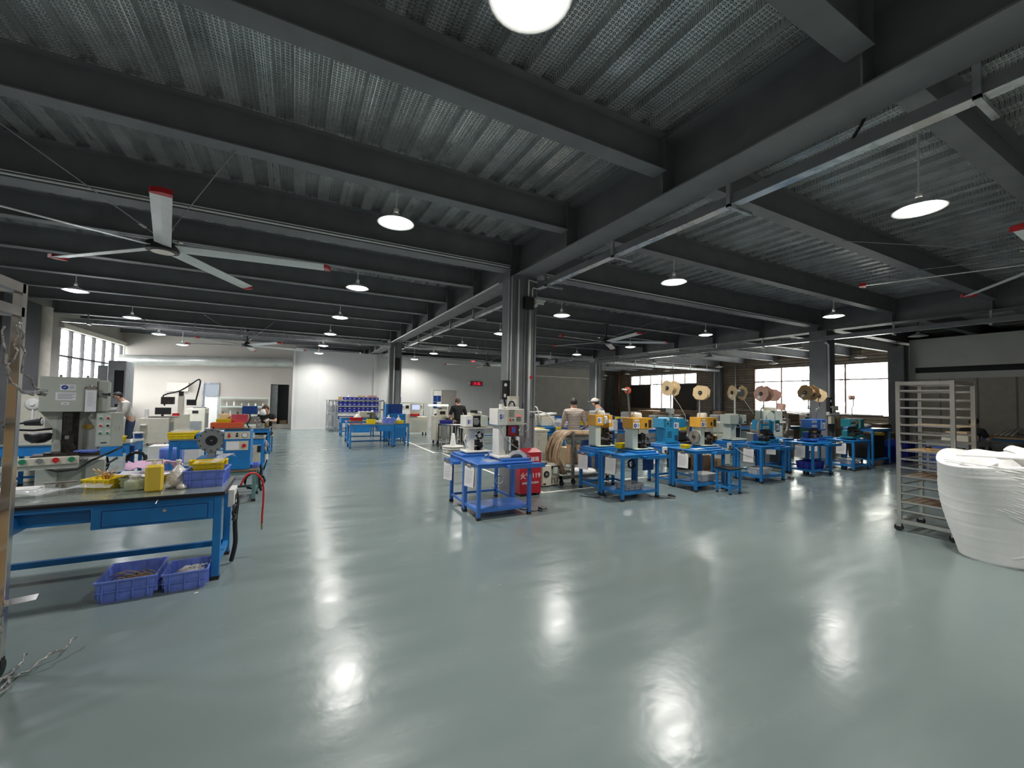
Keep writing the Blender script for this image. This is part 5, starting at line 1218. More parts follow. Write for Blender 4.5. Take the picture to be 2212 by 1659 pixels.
rm = B('mech').box(-0.09, -0.10, 1.16, -0.015, 0.0, 1.40, 0.006).box(0.0, -0.02, 0.98, 0.03, 0.05, 1.42).box(-0.015, -0.05, 1.27, 0.01, -0.04, 1.30).m('steel').cyl((-0.055, -0.05, 1.06), (-0.055, -0.05, 1.16), 0.02).m('mech').box(-0.10, -0.10, 1.06, 0.0, -0.03, 1.12, 0.004).box(-0.06, -0.10, 0.98, 0.02, 0.0, 1.05)
rm.build('ram', parent=m)
B('gold').prism([(0.10+0.045*math.cos(t*PI/8), 1.245+0.03*math.sin(t*PI/8)) for t in range(16)], 'y', 0.04, 0.05).build('badge', parent=m)
cb = B('mach_green').box(0.17, -0.13, 1.02, 0.40, 0.25, 1.405, 0.004); cb.m('mach_pale').box(0.175, -0.134, 1.035, 0.295, -0.13, 1.395); co = cb.build('control_box', parent=m)
for r_, row in enumerate(((('green'), ('red')), (('red'), ('black')), (('green'), ('green')))):
    for c_, mn in enumerate(row):
        B('mach_white').box(0.19+0.06*c_, -0.137, 1.33-0.085*r_, 0.225+0.06*c_, -0.134, 1.375-0.085*r_).m(mn).cyl((0.207+0.06*c_, -0.15, 1.345-0.085*r_), (0.207+0.06*c_, -0.137, 1.345-0.085*r_), 0.012).build('push_button', parent=co)
B('ink').box(0.215, -0.137, 1.06, 0.265, -0.134, 1.075).m('gold').box(0.335, -0.132, 1.20, 0.338, -0.13, 1.24).box(0.36, -0.132, 1.21, 0.364, -0.13, 1.25).build('marking', parent=co)
B('mech').box(-0.30, -0.30, 0.945, 0.22, 0.05, 0.965, 0.004).cyl((-0.05, -0.12, 0.965), (-0.05, -0.12, 0.985), 0.17, n=26).m('steel_worn').box(-0.30, -0.302, 0.93, 0.22, 0.05, 0.945).build('work_plate', parent=m)
pc = B('mach_cream').prism([(-0.34, 0.86), (-0.34, 0.935), (-0.27, 0.955), (-0.27, 0.86)], 'y', -0.001, 0.0) if False else B('mach_cream').box(-0.42, -0.36, 0.875, 0.06, -0.30, 0.955, 0.008).m('mach_green').box(-0.55, -0.33, 0.83, 0.06, -0.28, 0.878)
po = pc.build('button_bar', parent=m)
for k, mn in enumerate(('green', 'mach_grey', 'red', 'green')): B(mn).cyl((-0.34+0.115*k, -0.38, 0.925), (-0.34+0.115*k, -0.36, 0.925), 0.026, n=14).build('push_button', parent=po)
gl = B('black').tube([(-0.17, -0.05, 1.235), (-0.30, -0.10, 1.225), (-0.44, -0.14, 1.24), (-0.50, -0.15, 1.27), (-0.47, -0.15, 1.295), (-0.38, -0.14, 1.305), (-0.33, -0.14, 1.31)], 0.011, 8).cyl((-0.36, -0.14, 1.305), (-0.24, -0.17, 1.32), 0.026, 0.045, 16).m('paper').cyl((-0.24, -0.17, 1.32), (-0.235, -0.171, 1.32), 0.032, n=16).build('gooseneck_lamp', parent=m, label='black gooseneck lamp')
B('black').lathe([(0.0, 0), (0.05, 0.005), (0.095, 0.04), (0.11, 0.10), (0.09, 0.11), (0.0, 0.05)], (-0.27, 0.0, 1.08), n=18, cap=False).build('dish', parent=m, label='black rubber dish')
B('black').tube([(-0.22, -0.30, 0.85), (-0.10, -0.32, 0.80), (0.05, -0.33, 0.81), (0.15, -0.2, 0.88), (0.30, -0.1, 0.95), (0.40, 0.0, 1.0)], 0.012, 6).build('cord', parent=m)
crate('low violet blue tray on the plate of the column press', (-2.50, 7.40, 0.84), 0.2, 0.12, 0.03, 'plastic_blue', name='parts_bin', cat='bin', taper=0.006)
coil('black', (-1.98, 7.8, 0.68), 0.10, 6, 0.013, 'y', 0.3, 33).build('cable_coil', label='coil of thick black cable right of the column press', cat='cable')
pst = B('blue_deep').box(-2.14, 8.1, 0, -2.09, 8.14, 0.85).build('post', label='dark blue post behind the cable coil', cat='post')
# cream cabinet with grille and fan, far left
m = thing('cooling_cabinet', 'tall cream cooling cabinet with a grille left of the column press', 'cabinet', (-4.35, 10.6, 0))
B('mach_cream').box(0, 0, 0, 0.75, 0.5, 1.58, 0.01).m('mach_grey').box(0, -0.005, 1.58, 0.5, 0.3, 1.64).build('body', parent=m)
b = B('mach_grey')
for k in range(18): b.box(0.36, -0.008, 0.95+0.03*k, 0.72, 0.0, 0.965+0.03*k)
b.build('grille', parent=m)
B('mach_white').lathe([(0.09, 0), (0.11, 0.015), (0.09, 0.03)], (0.2, -0.03, 1.40), n=18, axis='y', cap=True).m('shade_white').cyl((0.2, -0.05, 1.4), (0.2, -0.02, 1.4), 0.03).cyl((0.2, -0.01, 1.05), (0.2, -0.01, 1.32), 0.015).build('fan', parent=m)
B('cable_beige').tube([(-3.95, 10.0, 0.9), (-3.85, 9.9, 0.86), (-3.8, 9.85, 0.6), (-3.82, 9.85, 0.3)], 0.03, 8).build('hose', label='beige hose hanging before the cream cooling cabinet', cat='hose')
# desks
table('blue desk behind the column press', (-4.15, 9.6, 0), 1.62, 0.7, 0.76, 'blue', topm='table_top', s=0.05, apron=0.16, low=0.12, name='work_desk', cat='desk')
table('blue desk carrying the yellow covered box', (-2.06, 9.92, 0), 1.54, 0.68, 0.76, 'blue', topm='table_top', s=0.05, apron=0.12, low=0.12, name='work_desk', cat='desk', drawers=((0.12, 0.95, 0.17),))
table('blue desk with the red boxes where the person in black works', (-1.95, 12.75, 0), 1.40, 0.7, 0.76, 'blue', topm='table_top', s=0.05, apron=0.10, low=0.12, name='work_desk', cat='desk')
B('blue').box(-3.42, 9.585, 0.52, -2.62, 9.6, 0.66).build('drawer_front', label='plain blue drawer front under the desk behind the press', cat='drawer')
def yb(label, x, y, z, w=0.3, d=0.2, h=0.10, mn='plastic_yellow', rz=0.0, group=None, fill=None):
    return crate(label, (x, y, z), w, d, h, mn, rz=rz, name='parts_bin', cat='bin', taper=0.01, group=group, fill=fill, ribs=2)
yb('yellow bin on the right of the desk behind the press', -2.95, 9.75, 0.762, 0.28, 0.18, 0.09)
m = thing('wire_reel', 'white cup shaped reel with a blue band on the desk end', 'reel', (-2.50, 9.9, 0.762))
B('mach_white').cyl((0, 0, 0), (0, 0, 0.04), 0.08).m('blue_deep').cyl((0, 0, 0.04), (0, 0, 0.13), 0.06).m('mach_white').cyl((0, 0, 0.13), (0, 0, 0.15), 0.08).build('spool', parent=m)
m = thing('covered_box', 'yellow film-covered box on the blue desk', 'box', (-2.10, 9.95, 0.762))
crate_mb('plastic_yellow', 0.42, 0.5, 0.12, 0.01).build('body', parent=m)
blob('film', (0.2, 0.25, 0.10), 0.16, 4, sz=(1.1, 1.3, 0.3)).build('film_cover', parent=m)
B('blue').box(-1.66, 9.95, 0.762, -1.28, 10.4, 0.86, 0.006).build('file_box', label='flat blue box right of the yellow covered box', cat='box')
B('paper').box(-1.45, 10.35, 0.762, -1.12, 10.55, 0.88).build('paper_stack', label='white papers behind the flat blue box', cat='paper')
B('plastic_blue').box(-2.42, 10.9, 0.0, -2.05, 11.2, 0.5, 0.03).build('plastic_bin', label='blue plastic bin standing on the floor between the desks', cat='bin')
B('mach_white').box(-2.9, 12.2, 0.0, -1.95, 12.6, 0.42, 0.01).build('base_box', label='white box on the floor behind the blue desks', cat='box')
b = coil('black', (-3.1, 10.0, 0.35), 0.16, 5, 0.012, 'y', 0.5, 51, 9); b.m('wire_grey').tube([(-3.4, 9.9, 0.4), (-3.2, 9.95, 0.5), (-3.0, 10.0, 0.3), (-2.8, 10, 0.45)], 0.02, 6); b.build('cable_coil', label='jumble of cables under the desk behind the press', cat='cable')
# blue wire straightener on green table
table('low green framed table under the blue flanged machine', (-1.32, 7.5, 0), 0.84, 0.60, 0.49, 'green_frame', topm='wood_brown', s=0.05, apron=0.05, low=0.12, foot=0.04)
m = thing('flanged_machine', 'blue machine with a big bolted grey flange on the green table', 'machine', (-0.92, 7.62, 0.49))
B('blue_deep').m('blue').box(-0.32, -0.08, 0, 0.02, 0.3, 0.20, 0.005).box(0.0, -0.08, 0, 0.35, 0.32, 0.60, 0.008).m('black').box(0.0, -0.07, 0.60, 0.33, 0.3, 0.615, 0.005).build('body', parent=m)
fl = B('mach_grey').cyl((-0.15, -0.06, 0.455), (-0.15, 0.0, 0.455), 0.175, n=36).cyl((-0.15, 0.0, 0.455), (-0.15, 0.12, 0.455), 0.13, n=24)
fl.m('black').cyl((-0.15, -0.064, 0.455), (-0.15, -0.058, 0.455), 0.075, n=24)
for k in range(12): a = 2*PI*k/12; fl.cyl((-0.15+0.152*math.cos(a), -0.066, 0.455+0.152*math.sin(a)), (-0.15+0.152*math.cos(a), -0.058, 0.455+0.152*math.sin(a)), 0.010, n=8)
fl.m('steel').cyl((-0.15, -0.068, 0.455), (-0.15, -0.06, 0.455), 0.012, n=10)
fl.m('mach_grey').box(-0.20, -0.05, 0.20, -0.10, 0.05, 0.30).m('black').cyl((-0.14, -0.02, 0.62), (-0.14, -0.02, 0.66), 0.012)
fl.build('flange', parent=m)
pn = B('mach_cream').box(0.01, -0.085, 0.47, 0.34, -0.08, 0.585); po = pn.build('control_panel', parent=m)
B('red').cyl((0.07, -0.10, 0.515), (0.07, -0.085, 0.515), 0.018).cyl((0.07, -0.10, 0.55), (0.07, -0.085, 0.55), 0.012).m('black').cyl((0.17, -0.10, 0.52), (0.17, -0.085, 0.52), 0.016).cyl((0.17, -0.10, 0.555), (0.17, -0.085, 0.555), 0.012).m('steel').cyl((0.27, -0.095, 0.53), (0.27, -0.085, 0.53), 0.04, n=20).m('paper').cyl((0.27, -0.097, 0.53), (0.27, -0.095, 0.53), 0.032, n=20).build('gauge', parent=po)
B('mach_cream').box(0.03, -0.085, 0.30, 0.32, -0.08, 0.44).m('paper').box(0.04, -0.087, 0.31, 0.20, -0.085, 0.43).m('red').cyl((0.265, -0.11, 0.37), (0.265, -0.085, 0.37), 0.028).build('stop_panel', parent=m)
crate('small blue tray at the right of the flanged machine', (-0.56, 7.66, 0.49), 0.1, 0.2, 0.06, 'plastic_blue', name='parts_bin', cat='bin', taper=0.006)
coil('black', (-0.55, 8.3, 0.17), 0.14, 4, 0.012, 'y', 0.3, 61).build('cable_coil', label='black hose loops under the green table end', cat='cable')
cable([(-0.47, 7.9, 0.52), (-0.44, 8.0, 0.4), (-0.47, 8.1, 0.2), (-0.44, 8.15, 0.03)], 0.02, 'black hose running down past the green table')
m = thing('air_filter', 'white and blue air filter bowl with pink tubing beside the blue desk', 'filter', (-0.47, 10.0, 0.30))
B('mach_white').cyl((0, 0, 0), (0, 0, 0.12), 0.035).m('blue').cyl((0, 0, 0.12), (0, 0, 0.16), 0.04).m('card_pink').tube([(0, 0, 0.16), (-0.05, 0, 0.25), (0.03, 0, 0.3), (-0.02, 0, 0.38)], 0.015, 6).m('black').tube([(0, 0, 0.3), (0.03, 0.05, 0.1), (-0.03, 0.1, -0.2)], 0.012, 6).build('bowl', parent=m)
# things around the person in black at left
B('orange_red').box(-1.86, 12.85, 0.762, -1.16, 13.2, 0.90, 0.005).build('carton', label='flat red-orange box on the far blue desk', cat='box')
yb('yellow bin on top of the flat red-orange box', -1.75, 12.9, 0.90, 0.3, 0.2, 0.09)
B('gift_stripe').box(-1.45, 13.1, 0.90, -1.08, 13.3, 1.10).build('carton', label='deep red patterned box behind the yellow bin', cat='box')
B('card_pale').lathe([(0.12, 0), (0.13, 0.2), (0.11, 0.22), (0.0, 0.23)], (-1.62, 13.25, 0.76+0.14), n=16, cap=False).build('jug', label='cream round tub behind the red-orange box', cat='tub')
m = thing('monitor', 'blue backed monitor on a black arm before the person in black', 'monitor', (-1.02, 12.83, 0.905))
B('blue_deep').box(-0.17, -0.03, 0.22, 0.17, 0.03, 0.43, 0.01).build('case', parent=m)
B('black').tube([(0, 0, 0.22), (0.02, 0, 0.1), (-0.05, 0, -0.05), (0.0, 0, -0.14)], 0.018, 8).build('arm', parent=m)
m = thing('microscope', 'white magnifier lamp and steel fixtures on the far blue desk', 'magnifier', (-0.72, 12.83, 0.762))
B('mach_white').lathe([(0.0, 0.0), (0.07, 0.01), (0.085, 0.05), (0.05, 0.15), (0.0, 0.17)], (0.0, -0.05, 0.33), n=18, cap=False).m('mach_grey').cyl((0, -0.12, 0.38), (0, -0.10, 0.38), 0.04).build('lamp_head', parent=m)
B('steel').cyl((-0.12, 0, 0.0), (-0.12, 0, 0.25), 0.03).cyl((-0.12, -0.06, 0.24), (-0.12, 0.06, 0.24), 0.055).cyl((0.06, -0.05, 0.17), (0.14, -0.02, 0.22), 0.05).cyl((-0.02, 0, 0.0), (0.0, 0, 0.12), 0.07).m('brass').cyl((0.1, 0, 0.05), (0.1, 0, 0.18), 0.04).build('fixture', parent=m)
B('mach_cream').box(-0.8, 11.3, 0.0, -0.55, 11.6, 0.55, 0.01).m('black').box(-0.72, 11.29, 0.3, -0.6, 11.3, 0.45).build('control_unit', label='cream control unit under the far blue desk end', cat='machine')
# cream machines
m = thing('wire_machine', 'cream wire processing machine with a side grille left of the chiller', 'machine', (-4.2, 16.6, 0))
B('mach_cream').box(0, 0, 0.06, 0.72, 0.7, 0.84, 0.01).build('body', parent=m)
B('mach_grey').box(0.725, 0.1, 0.25, 0.73, 0.6, 0.70).build('side_grille', parent=m)
for (x, y) in ((0.08, 0.08), (0.64, 0.08), (0.64, 0.6), (0.08, 0.6)): B('black').cyl((x-0.015, y, 0.03), (x+0.015, y, 0.03), 0.03, n=12).build('caster', parent=m)
B('mach_white').cyl((0.15, 0.1, 0.84), (0.15, 0.1, 1.12), 0.05).lathe([(0, 0), (0.07, 0.0), (0.09, 0.05), (0.0, 0.06)], (0.12, -0.05, 0.60), n=16).build('handle', parent=m)
B('black').box(0.32, 0.2, 0.95, 0.72, 0.26, 1.17, 0.01).box(0.48, 0.2, 0.84, 0.54, 0.26, 0.95).m('steel').box(0.2, 0.1, 0.84, 0.9, 0.4, 0.90).build('screen', parent=m, label='black screen')
B('red').obox((0.85, 0.2, 0.95), (0.18, 0.1, 0.08), 0.3).build('red_box', parent=m)
m = thing('microscope_station', 'dark microscope unit on a cream cabinet where the person in white works', 'machine', (-4.75, 16.0, 0))
B('mach_cream').box(0, 0, 0, 0.42, 0.5, 0.88, 0.01).build('cabinet', parent=m)
B('mach_grey').cyl((-0.25, 0.0, 1.06), (0.22, 0.05, 1.10), 0.08, 0.10, 18).cyl((-0.30, 0.0, 1.055), (-0.25, 0, 1.06), 0.09).m('steel').box(-0.1, -0.05, 0.88, 0.35, 0.25, 0.95).m('mech').cyl((0.3, 0.3, 0.9), (0.3, 0.3, 1.2), 0.03).build('scope', parent=m)
cable([(-3.9, 18.0, 1.2), (-3.95, 18.0, 1.55), (-3.5, 18.0, 1.72), (-3.05, 18.0, 2.1), (-2.98, 18.0, 2.12), (-2.95, 18.0, 2.0), (-3.05, 18.0, 1.4)], 0.025, 'black cable arch above the cream wire machine')
m = thing('stand_machine', 'cream column machine with steel slide behind the black screen', 'machine', (-3.75, 17.9, 0))
B('mach_cream').box(0.0, 0, 0, 0.5, 0.4, 0.9).box(0.2, 0.1, 0.9, 0.35, 0.25, 1.55).m('black').box(0.22, 0.08, 1.55, 0.33, 0.25, 1.7).box(0.45, 0.05, 1.22, 0.72, 0.1, 1.42).m('mech').box(-0.25, 0.05, 1.25, 0.1, 0.2, 1.5).build('body', parent=m)
B('mach_cream').box(-4.95+0.0, 23.05, 1.72, -4.2, 23.2, 2.1).build('meter_box', label='cream box fixed to the beige wall above the machines', cat='box')
m = thing('milling_machine', 'tall grey-green enclosed machine with a dark window by the left windows', 'machine', (-5.45, 18.0, 0))
B('mach_grey').box(0.05, 0.0, 0, 0.50, 0.8, 2.66, 0.01).box(-0.25, 0.2, 1.6, 0.05, 0.8, 2.5).build('body', parent=m)
B('blackglass').box(0.22, -0.01, 1.45, 0.46, 0.0, 2.35).build('window', parent=m)
B('mach_grey').box(0.3, -0.25, 1.0, 0.65, 0.0, 1.3).m('mech').box(0.35, -0.3, 1.1, 0.6, -0.25, 1.25).build('spindle', parent=m)
m = thing('chiller', 'cream chiller cabinet with a dark display against the beige wall', 'cabinet', (-3.95, 21.4, 0))
B('mach_cream').box(0, 0, 0, 0.65, 0.9, 1.0, 0.01).m('mach_grey').box(0.08, -0.01, 0.1, 0.55, 0.0, 0.48).box(0.655, 0.2, 0.2, 0.66, 0.8, 0.8).build('body', parent=m)
B('black').box(0.22, -0.012, 0.80, 0.42, 0.0, 0.92).build('display', parent=m)
B('mach_grey').box(-3.75, 21.6, 1.0, -3.35, 21.9, 1.07).build('control_unit', label='flat dark unit on top of the chiller', cat='machine')
b = B('red').obox((-4.6, 20.5, 0.13), (0.5, 0.4, 0.26), 0.2).m('plastic_yellow').obox((-4.6, 20.5, 0.29), (0.3, 0.25, 0.06), 0.1).build('crate', label='red box with yellow contents on the floor left of the chiller', cat='box')
# shelf on beige wall
def shelf_unit(label, x, y, w, d, levels, ztop, mn='galv', post=0.04, brace=False):
    t = thing('shelving_unit', label, 'shelf', (x, y, 0))
    for (px_, py_) in ((0, 0), (w, 0), (0, d), (w, d)): B(mn).box(px_-post/2, py_-post/2, 0, px_+post/2, py_+post/2, ztop).build('post', parent=t)
    for z in levels: B(mn).box(0, 0, z, w, d, z+0.03).box(0, -0.02, z-0.03, w, -0.005, z+0.035).build('shelf', parent=t)
    return t
shelf_unit('grey shelving unit with white bottles against the beige wall', -3.0, 22.6, 1.95, 0.45, (0.2, 0.66, 1.06, 1.47), 1.50, 'mach_pale')
rr = random.Random(13)
ORDW = ['first', 'second', 'third', 'fourth', 'fifth', 'sixth', 'seventh']
for k in range(13):
    x = -2.85+0.14*k; z = (0.695, 1.095)[k % 2]; hh = rr.uniform(.12, .26); dark = k in (0, 4)
    b = B('black' if dark else 'mach_white').lathe([(0.035, 0), (0.037, hh*0.65), (0.015, hh*0.8), (0.015, hh), (0, hh)], n=12, cap=False)
    b.build('bottle', loc=(x, 22.75+0.1*(k % 3), z), label='%s bottle, %s from the left on the %s shelf by the beige wall' % ('dark' if dark else 'white', (ORDW[k//2]), ('lower', 'upper')[k % 2]), cat='bottle', group=('dark' if dark else 'white')+' bottles on the shelf by the beige wall')

# ================================================================== MIDDLE BACKGROUND
table('blue desk nearest in front of the bin shelves', (1.58, 13.85, 0), 1.36, 0.66, 0.76, 'blue', topm='table_top', apron=0.05, low=0.14, drawers=((0.10, 0.60, 0.24), (0.86, 1.30, 0.22)), name='work_desk', cat='desk')
table('middle blue desk in front of the bin shelves', (1.68, 15.55, 0), 1.3, 0.66, 0.76, 'blue', topm='table_top', apron=0.2, low=0.14, name='work_desk', cat='desk')
table('rear blue desk close to the bin shelves', (1.72, 18.1, 0), 1.3, 0.66, 0.76, 'blue', topm='table_top', apron=0.2, low=0.14, name='work_desk', cat='desk')
table('blue bench running beside the column at the shelves', (3.0, 14.05, 0), 0.5, 0.5, 0.76, 'blue', topm='table_top', apron=0.1, low=0.14, name='work_desk', cat='desk')
# contents of the near desk
yb('yellow bin on the nearest desk by the shelves', 2.12, 14.0, 0.762, 0.26, 0.2, 0.14)
yb('yellow bin at the right end of the nearest desk', 3.02, 14.1, 0.762, 0.3, 0.2, 0.09)
yb('blue bin holding a tied bag on the nearest desk', 2.66, 14.0, 0.762, 0.36, 0.3, 0.18, 'plastic_blue')
bag('white tied bag standing in the blue desk bin', (2.82, 14.15, 0.80), 0.14, 71, tall=1.2)
bag('pale bag in the yellow bin at the right end of the desk', (3.16, 14.2, 0.78), 0.09, 72, tall=1.9)
bag('slim clear bag left of the blue desk bin', (2.56, 14.1, 0.762), 0.08, 73, tall=1.5)
yb('red tray with a white bag on the middle desk', 1.80, 15.7, 0.762, 0.42, 0.3, 0.12, 'red')
bag('white bag in the red tray', (2.05, 15.85, 0.80), 0.13, 74, tall=1.4)
m = thing('applicator', 'dark applicator with a white reel on the middle desk', 'machine', (2.55, 15.7, 0.762))
B('teal_green').box(-0.18, -0.1, 0, 0.2, 0.15, 0.12).m('black').cyl((0, 0, 0.12), (0, 0, 0.3), 0.1).m('mach_white').cyl((0.22, -0.05, 0.10), (0.22, 0.0, 0.10), 0.08).cyl((0, -0.05, 0.3), (0, 0.05, 0.34), 0.05).m('steel_worn').box(-0.05, -0.12, 0.1, 0.1, -0.1, 0.3).build('body', parent=m)
B('mach_cream').box(2.45, 18.3, 0.762, 3.0, 18.7, 1.0, 0.01).m('black').box(2.75, 18.29, 0.9, 2.9, 18.3, 0.94).build('test_unit', label='cream test unit on the rear desk', cat='machine')
b = blob('mach_white', (2.35, 14.15, 0.765), 0.12, 15, sz=(1.6, 0.9, 0.5), jag=0.4); b.build('wire_bundle', label='white wire bundle on the nearest desk', cat='wire')
# blue tool cabinet on casters
m = thing('tool_cabinet', 'dark blue rolling cabinet before the column at the white wall', 'cabinet', (2.98, 15.45, 0))
B('blue').box(0, 0, 0.12, 0.72, 0.5, 1.02, 0.008).m('blue_deep').box(0, 0.30, 1.02, 0.66, 0.36, 1.38).m('blue').box(0, 0.0, 1.0, 0.08, 0.36, 1.38).build('body', parent=m)
for (x, y) in ((0.06, 0.06), (0.66, 0.06), (0.66, 0.44), (0.06, 0.44)): B('black').cyl((x-0.02, y, 0.06), (x+0.02, y, 0.06), 0.06, n=14).build('caster', parent=m)
# shelves with blue bins
shelf_unit('steel shelving unit full of small blue bins before the white wall', 1.78, 20.5, 1.86, 0.45, (0.15, 0.55, 0.86, 1.17, 1.44), 1.48, 'galv', 0.045)
shelf_unit('narrow steel shelving unit end standing left of the bin shelves', 1.42, 20.55, 0.28, 1.5, (0.15, 0.8, 1.42), 1.46, 'galv', 0.04)
shelf_unit('steel shelving unit right of the column with blue boxes on top', 3.95, 20.4, 1.95, 0.45, (0.3, 0.7, 1.05, 1.36), 1.40, 'mach_pale', 0.045)
shelf_unit('steel shelving unit half hidden behind the column', 3.72, 20.95, 0.2, 0.8, (0.5, 1.0, 1.44), 1.48, 'galv', 0.04)
def store_bin():
    t = crate_mb('plastic_navy', 0.19, 0.30, 0.12, 0.006, ribs=1)
    t.m('plastic_navy').box(0, 0, 0, 0.19, 0.004, 0.11).m('mach_white').box(0.06, -0.006, 0.04, 0.13, -0.003, 0.075)
    return t.build('storage_bin')
sb0 = None
ORDS = ['first', 'second', 'third', 'fourth', 'fifth', 'sixth', 'seventh', 'eighth', 'ninth']
rr = random.Random(3)
for (zz, rows_, row_name) in ((0.58, 1, 'second lowest shelf'), (0.895, 2, 'middle shelf'), (1.205, 2, 'upper shelf'), (1.475, 1, 'top shelf')):
    for r_ in range(rows_):
        for k in range(9):
            if zz == 1.475 and k < 1: continue
            sbn = sb0.copy() if sb0 else store_bin()
            if sb0: COL.objects.link(sbn)
            else: sb0 = sbn
            sbn.location = (1.81+0.2*k, 20.52, zz+0.122*r_)
            sbn['label'] = '%s blue bin with a white tag from the left, %s%s' % (ORDS[k], row_name, ('', '')[r_] if rows_ == 1 else (', lower tier', ', upper tier')[r_]); sbn['category'] = 'bin'; sbn['group'] = 'blue bins on the %s' % row_name
for k in range(3):
    for r_ in range(2):
        sbn = sb0.copy(); COL.objects.link(sbn); sbn.location = (4.02+0.22*k, 20.45, 1.392+0.122*r_)
        sbn['label'] = '%s blue bin from the left, %s, atop the shelving right of the column' % (ORDS[k], ('bottom row', 'top row')[r_]); sbn['category'] = 'bin'; sbn['group'] = 'blue boxes on the shelving right of the column'
for k, (x, mn, w, h, l) in enumerate(((1.80, 'cardboard', 0.17, 0.13, 'brown carton at the left of the top shelf'), (2.25, 'mach_white', 0.3, 0.1, 'white box above the top row of bins'), (2.65, 'card_pale', 0.35, 0.08, 'flat pale box above the top row of bins'), (3.1, 'card_pink', 0.42, 0.09, 'long brown box above the top row of bins'))):
    B(mn).box(x, 20.6, 1.477 if k == 0 else 1.60, x+w, 20.85, (1.477 if k == 0 else 1.60)+h).build('carton', label=l, cat='box')
for k in range(8):
    x = 4.75 if False else 4.05+0.22*k
    B(['mach_white', 'cloth_grey', 'card_pale', 'mach_white', 'black'][k % 5]).box(x, 20.5, 1.082, x+0.13, 20.7, 1.082+0.10+0.05*(k % 3)).build('jar', label='%s box from the left on the shelving right of the column' % ORDS[k], cat='box', group='small boxes on the shelving right of the column')
# cream machines right of the column
def cream_machine(label, x, y, w, d, h, win='mach_green'):
    m = thing('wire_machine', label, 'machine', (x, y, 0))
    B('mach_cream').box(0, 0, 0.14, w, d, h, 0.01).box(0, 0, h, w*0.45, d, h+0.15, 0.008).build('body', parent=m)
    B('mach_green').box(w*0.22, -0.006, 0.2, w*0.93, 0.0, h-0.12).build('panel', parent=m)
    B('black').box(w*0.3, -0.008, h+0.03, w*0.4, 0.0, h+0.08).build('display', parent=m)
    for (cx, cy) in ((0.08, 0.06), (w-0.08, 0.06), (w-0.08, d-0.06), (0.08, d-0.06)): B('black').cyl((cx-0.02, cy, 0.05), (cx+0.02, cy, 0.05), 0.05, n=12).box(cx-0.015, cy-0.02, 0.05, cx+0.015, cy+0.02, 0.14).build('caster', parent=m)
    return m
m = cream_machine('cream wire machine on casters behind the man-height cone', 4.42, 14.0, 1.15, 0.6, 0.85)
B('mach_cream').box(0.10, 0.1, 1.0, 0.42, 0.3, 1.22, 0.01).m('black').box(0.16, 0.095, 1.06, 0.36, 0.1, 1.17).build('display_head', parent=m)
b = B('mech'); rr = random.Random(8)
for k in range(9): x = 0.5+0.07*k; b.m(rr.choice(['mech', 'steel', 'blue_deep', 'plastic_yellow'])).box(x, 0.1, 0.85, x+0.05, 0.3, 0.85+rr.uniform(.05, .2))
b.build('tooling', parent=m)
m = cream_machine('rear cream wire machine with a lit screen beside the blue cabinet', 4.3, 17.6, 0.9, 0.6, 0.80)
B('mach_cream').box(0.12, 0.0, 0.95, 0.56, 0.2, 1.38, 0.01).build('screen_case', parent=m)
B('screen').box(0.18, -0.006, 1.12, 0.50, 0.0, 1.32).build('screen', parent=m, label='lit lilac screen')
B('red').box(0.12, -0.05, 0.84, 0.5, 0.0, 0.94).build('red_tray', parent=m)
m = thing('lamp_fixture', 'long pale yellow lamp shade over the cream machine', 'lamp', (4.9, 16.6, 1.32))
B('tube_glow').prism([(-0.04, -0.02), (0.04, -0.02), (0.02, 0.05), (-0.02, 0.05)], 'x', 0, 0.85).build('tube', parent=m); B('mach_white').box(0, -0.02, -1.32, 0.03, 0.02, 0.05).box(0.8, -0.02, -1.32, 0.83, 0.02, 0.05).build('post', parent=m)
# steel stand with blue bin, then blue table
table('narrow stainless stand left of the person in black', (4.30, 11.95+0.6, 0), 0.5, 0.5, 0.80, 'steel', s=0.03, apron=0.03, low=0.35, name='stand', cat='stand')
crate('deep blue bin on a slim dark stand left of the person in black', (4.36, 13.15, 0.78), 0.38, 0.3, 0.12, 'plastic_navy')
table('slim dark stand under the deep blue bin', (4.33, 13.12, 0), 0.44, 0.36, 0.78, 'frame_dark', s=0.03, apron=0.03, low=0.3, name='stand', cat='stand')
table('blue work table in front of the person in black', (5.75, 14.05, 0), 1.3, 0.7, 0.8, 'blue', topm='table_top', apron=0.1, low=0.2)
yb('yellow bin beside the person in black', 5.80, 14.1, 0.802, 0.3, 0.25, 0.13)
b = MB(); rr = random.Random(18)
for k in range(10): x = 6.15+0.085*k; b.m(rr.choice(['steel', 'mach_white', 'mech', 'mach_pale'])).box(x, 14.2, 0.80, x+0.09, 14.45, 0.80+rr.uniform(.06, .22))
b.build('tooling', label='row of small steel fixtures on the blue work table', cat='machine')
# assembly benches further right, behind the press row
def blue_bench(label, x, y, w, d, h=0.78): return table(label, (x, y, 0), w, d, h, 'blue', topm='blue_deep', apron=0.08, low=0.2, name='assembly_bench', cat='bench')
blue_bench('blue assembly bench behind the nearest column', 5.9, 10.9, 2.0, 0.7)
blue_bench('blue assembly bench left of the striped shirt man', 5.85, 9.65, 1.3, 0.6)
blue_bench('blue assembly bench before the man in the cap', 7.6, 9.4, 3.4, 0.7)
blue_bench('long blue assembly bench in the middle of the right bay', 8.6, 11.6, 4.0, 0.7)
blue_bench('blue assembly bench behind the third and fourth tables', 9.6, 8.1, 2.2, 0.6)
blue_bench('long blue assembly bench near the dark far column', 10.2, 14.2, 5.0, 0.8)
blue_bench('blue assembly bench before the girder column', 15.2, 9.2, 3.0, 0.8)
blue_bench('far blue assembly bench below the corner column', 16.0, 13.0, 4.0, 0.8)
